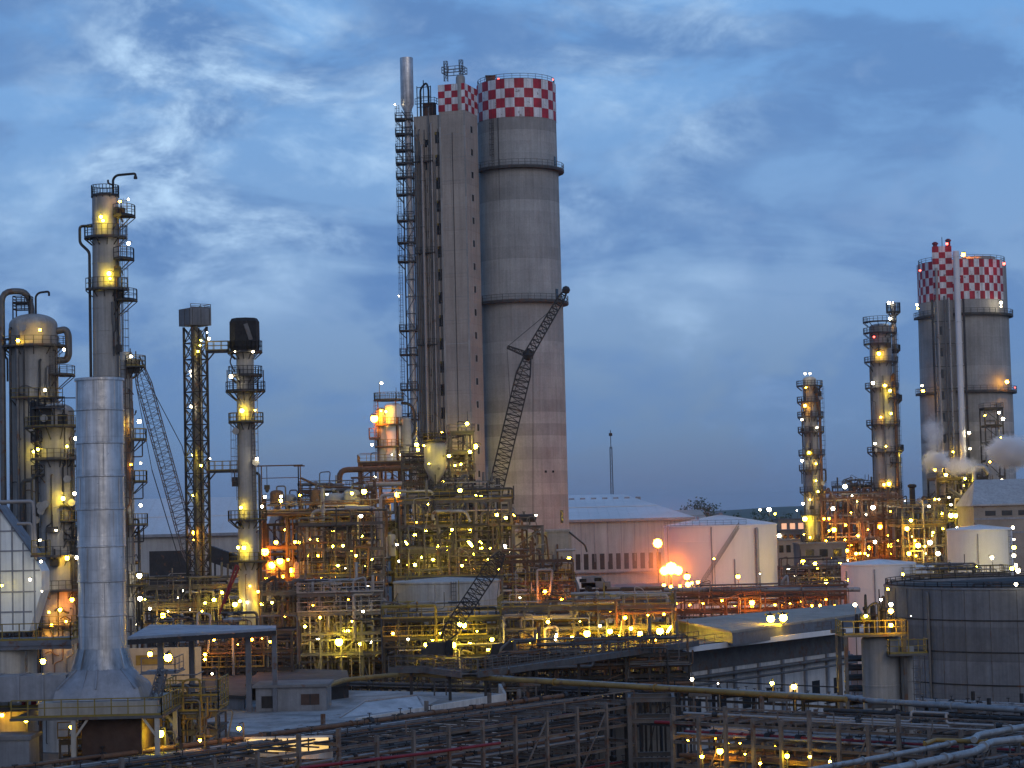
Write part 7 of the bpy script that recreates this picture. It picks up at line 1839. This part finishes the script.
# rack running from the middle to the right edge
B0, B1 = G(672, 716, 10), G(1060, 736, 10)
rk2, L2_, rz2 = rack('pipe rack slanting from the middle to the lower right corner', B0, B1, 8.2, lv, 13, side=1, seed=6, post=.25)
fill(rk2, L2_, 8.2, 1, lv, [('pipe_grey', 'pipe_dark', 'pipe_rust'), ('pipe_grey', 'pipe_dark', 'pipe_yellow', 'pipe_rust'), ('pipe_grey', 'pipe_silver', 'pipe_red', 'pipe_dark'), ('pipe_grey', 'pipe_silver', 'pipe_dark', 'pipe_pale')], 'the rack in the right foreground', 24, True)
g_ = 'yellow lamps under the right rack'
for px, py, r_, D in ((699, 747, .12, 166), (715, 738, .2, 165), (720, 752, .26, 160), (728, 745, .16, 165), (740, 744, .14, 164), (775, 747, .12, 160), (787, 757, .24, 156), (745, 755, .16, 158), (760, 764, .14, 154), (810, 757, .12, 154), (702, 757, .14, 158), (688, 741, .12, 168), (830, 762, .12, 150)):
    p = Q(px, py, D); post_lamp('yellow lamp glowing down between the pipes of the right rack', px, py, D, 'yellow', r_, g_, 0, .4)
# gate frame joining the two
C0, C1 = G(634, 700, 10), G(674, 697, 10)
gf = frame('tall steel gate frame where the two foreground racks meet', 630, 674, 730, 176, 4, [697, 718, 757], 1, 1, rz=-3, mt='steel_grey', brace=0, seed=95, n_pipe=0, post=.34)
# second tier rack further back on the right, before the long building
D0, D1 = G(640, 692, 8.6), G(1040, 712, 8.6)
rk3, L3_, rz3 = rack('older dark pipe rack behind the right foreground rack', D0, D1, 5.0, [6.2, 8.6], 9, side=1, seed=9, post=.24, mt='steel_dark')
fill(rk3, L3_, 5.0, 1, [6.2, 8.6], [('pipe_grey', 'pipe_dark'), ('pipe_grey', 'pipe_dark', 'pipe_rust', 'pipe_silver')], 'the older dark rack behind', 34)
# rack left of it, in front of the pump yard
E0, E1 = G(330, 686, 8.0), G(640, 694, 8.0)
rk4, L4_, rz4 = rack('dark pipe rack behind the parapet of the wide flat roof', E0, E1, 4.0, [5.5, 8.0], 7, side=1, seed=10, post=.22, mt='steel_dark')
fill(rk4, L4_, 4.0, 1, [5.5, 8.0], [('pipe_grey', 'pipe_dark'), ('pipe_grey', 'pipe_dark', 'pipe_rust')], 'the dark rack behind the parapet', 44)

# the long yellow pipeline and the pale one it becomes
yl = [(400, 673.5), (500, 679), (612, 685.5), (700, 690.5), (760, 694.5), (846, 699.5)]
pipe('long ochre yellow pipeline crossing the whole middle of the yard', [G(a, b, 11.0) for a, b in yl], .22, 'pipe_yellow', n=12, flanges=9)
pipe('pale blue-grey pipeline carrying on to the right edge from the yellow one', [G(a, b, 10.9) for a, b in ((846, 697), (870, 701), (1040, 711))], .22, 'pipe_blue', n=12, flanges=9)
pipe('thin ochre pipe turning left from the long yellow pipeline', [G(a, b, 10.7) for a, b in ((404, 674), (345, 680), (326, 686))], .22, 'pipe_yellow', n=10)
pipe('thin silver line running beside the long yellow pipeline', [G(a, b, 10.6) for a, b in ((402, 671), (500, 676.5), (612, 683), (700, 688), (846, 697))], .1, 'pipe_silver', n=8, flanges=9)
for i, (a, b) in enumerate(((440, 677.5), (530, 682.5), (620, 688), (700, 692.5), (780, 697.5), (880, 704), (970, 708))):
    p = G(a, b, 10.6); t = thing('pipe_support', 'slim grey trestle under the long yellow pipeline', 'trestle', Vector((p.x, p.y, 0)), 0, 'trestles under the yellow pipeline'); m = MB()
    for x in (-.5, .5): m.bar((x * 1.6, 0, 0), (x, 0, 10.3), .14)
    m.build('leg_pair', M['steel_grey'], t); m = MB(); m.box(-.9, -.15, 10.3, .9, .15, 10.62); m.build('cap_beam', M['steel_grey'], t)
# silver pipes crossing at the lower right
for lab, pts, z, r_, mt in (('big silver pipe climbing from the bottom edge at the lower right, nearest one', [(880, 772), (974, 752), (992, 742), (1040, 737)], 11.2, .22, 'pipe_silver'), ('silver pipe bending in from the right edge above the nearest big one', [(974, 740), (978, 735), (1040, 724)], 11.0, .2, 'pipe_silver'), ('thin silver pipe slanting up to the right in the lower right corner', [(800, 772), (920, 750), (1000, 733)], 10.6, .16, 'pipe_silver'), ('ochre channel bending over the right rack', [(925, 744), (935, 740), (1040, 744)], 10.7, .14, 'pipe_yellow'), ('dark red pipe running low through the right rack', [(655, 722), (760, 727), (930, 741)], 8.4, .14, 'pipe_red'), ('rust brown pipe in the lower right corner under the silver ones', [(900, 778), (1000, 757), (1040, 755)], 10.2, .18, 'pipe_rust'), ('dark red pipe along the front of the left rack', [(300, 768), (420, 754), (500, 743)], 9.2, .11, 'pipe_red')):
    pipe(lab, [G(a, b, z) for a, b in pts], r_, mt, n=12, flanges=4)
rk5, L5_, rz5 = rack('nearest pipe rack at the bottom right corner', G(880, 782, 10), G(1060, 748, 10), 3.5, [7.0, 10.0], 4, side=-1, seed=16, post=.22)
fill(rk5, L5_, 3.5, -1, [7.0, 10.0], [('pipe_grey', 'pipe_rust'), ('pipe_rust', 'pipe_grey', 'pipe_dark')], 'the nearest rack in the lower right corner', 54)
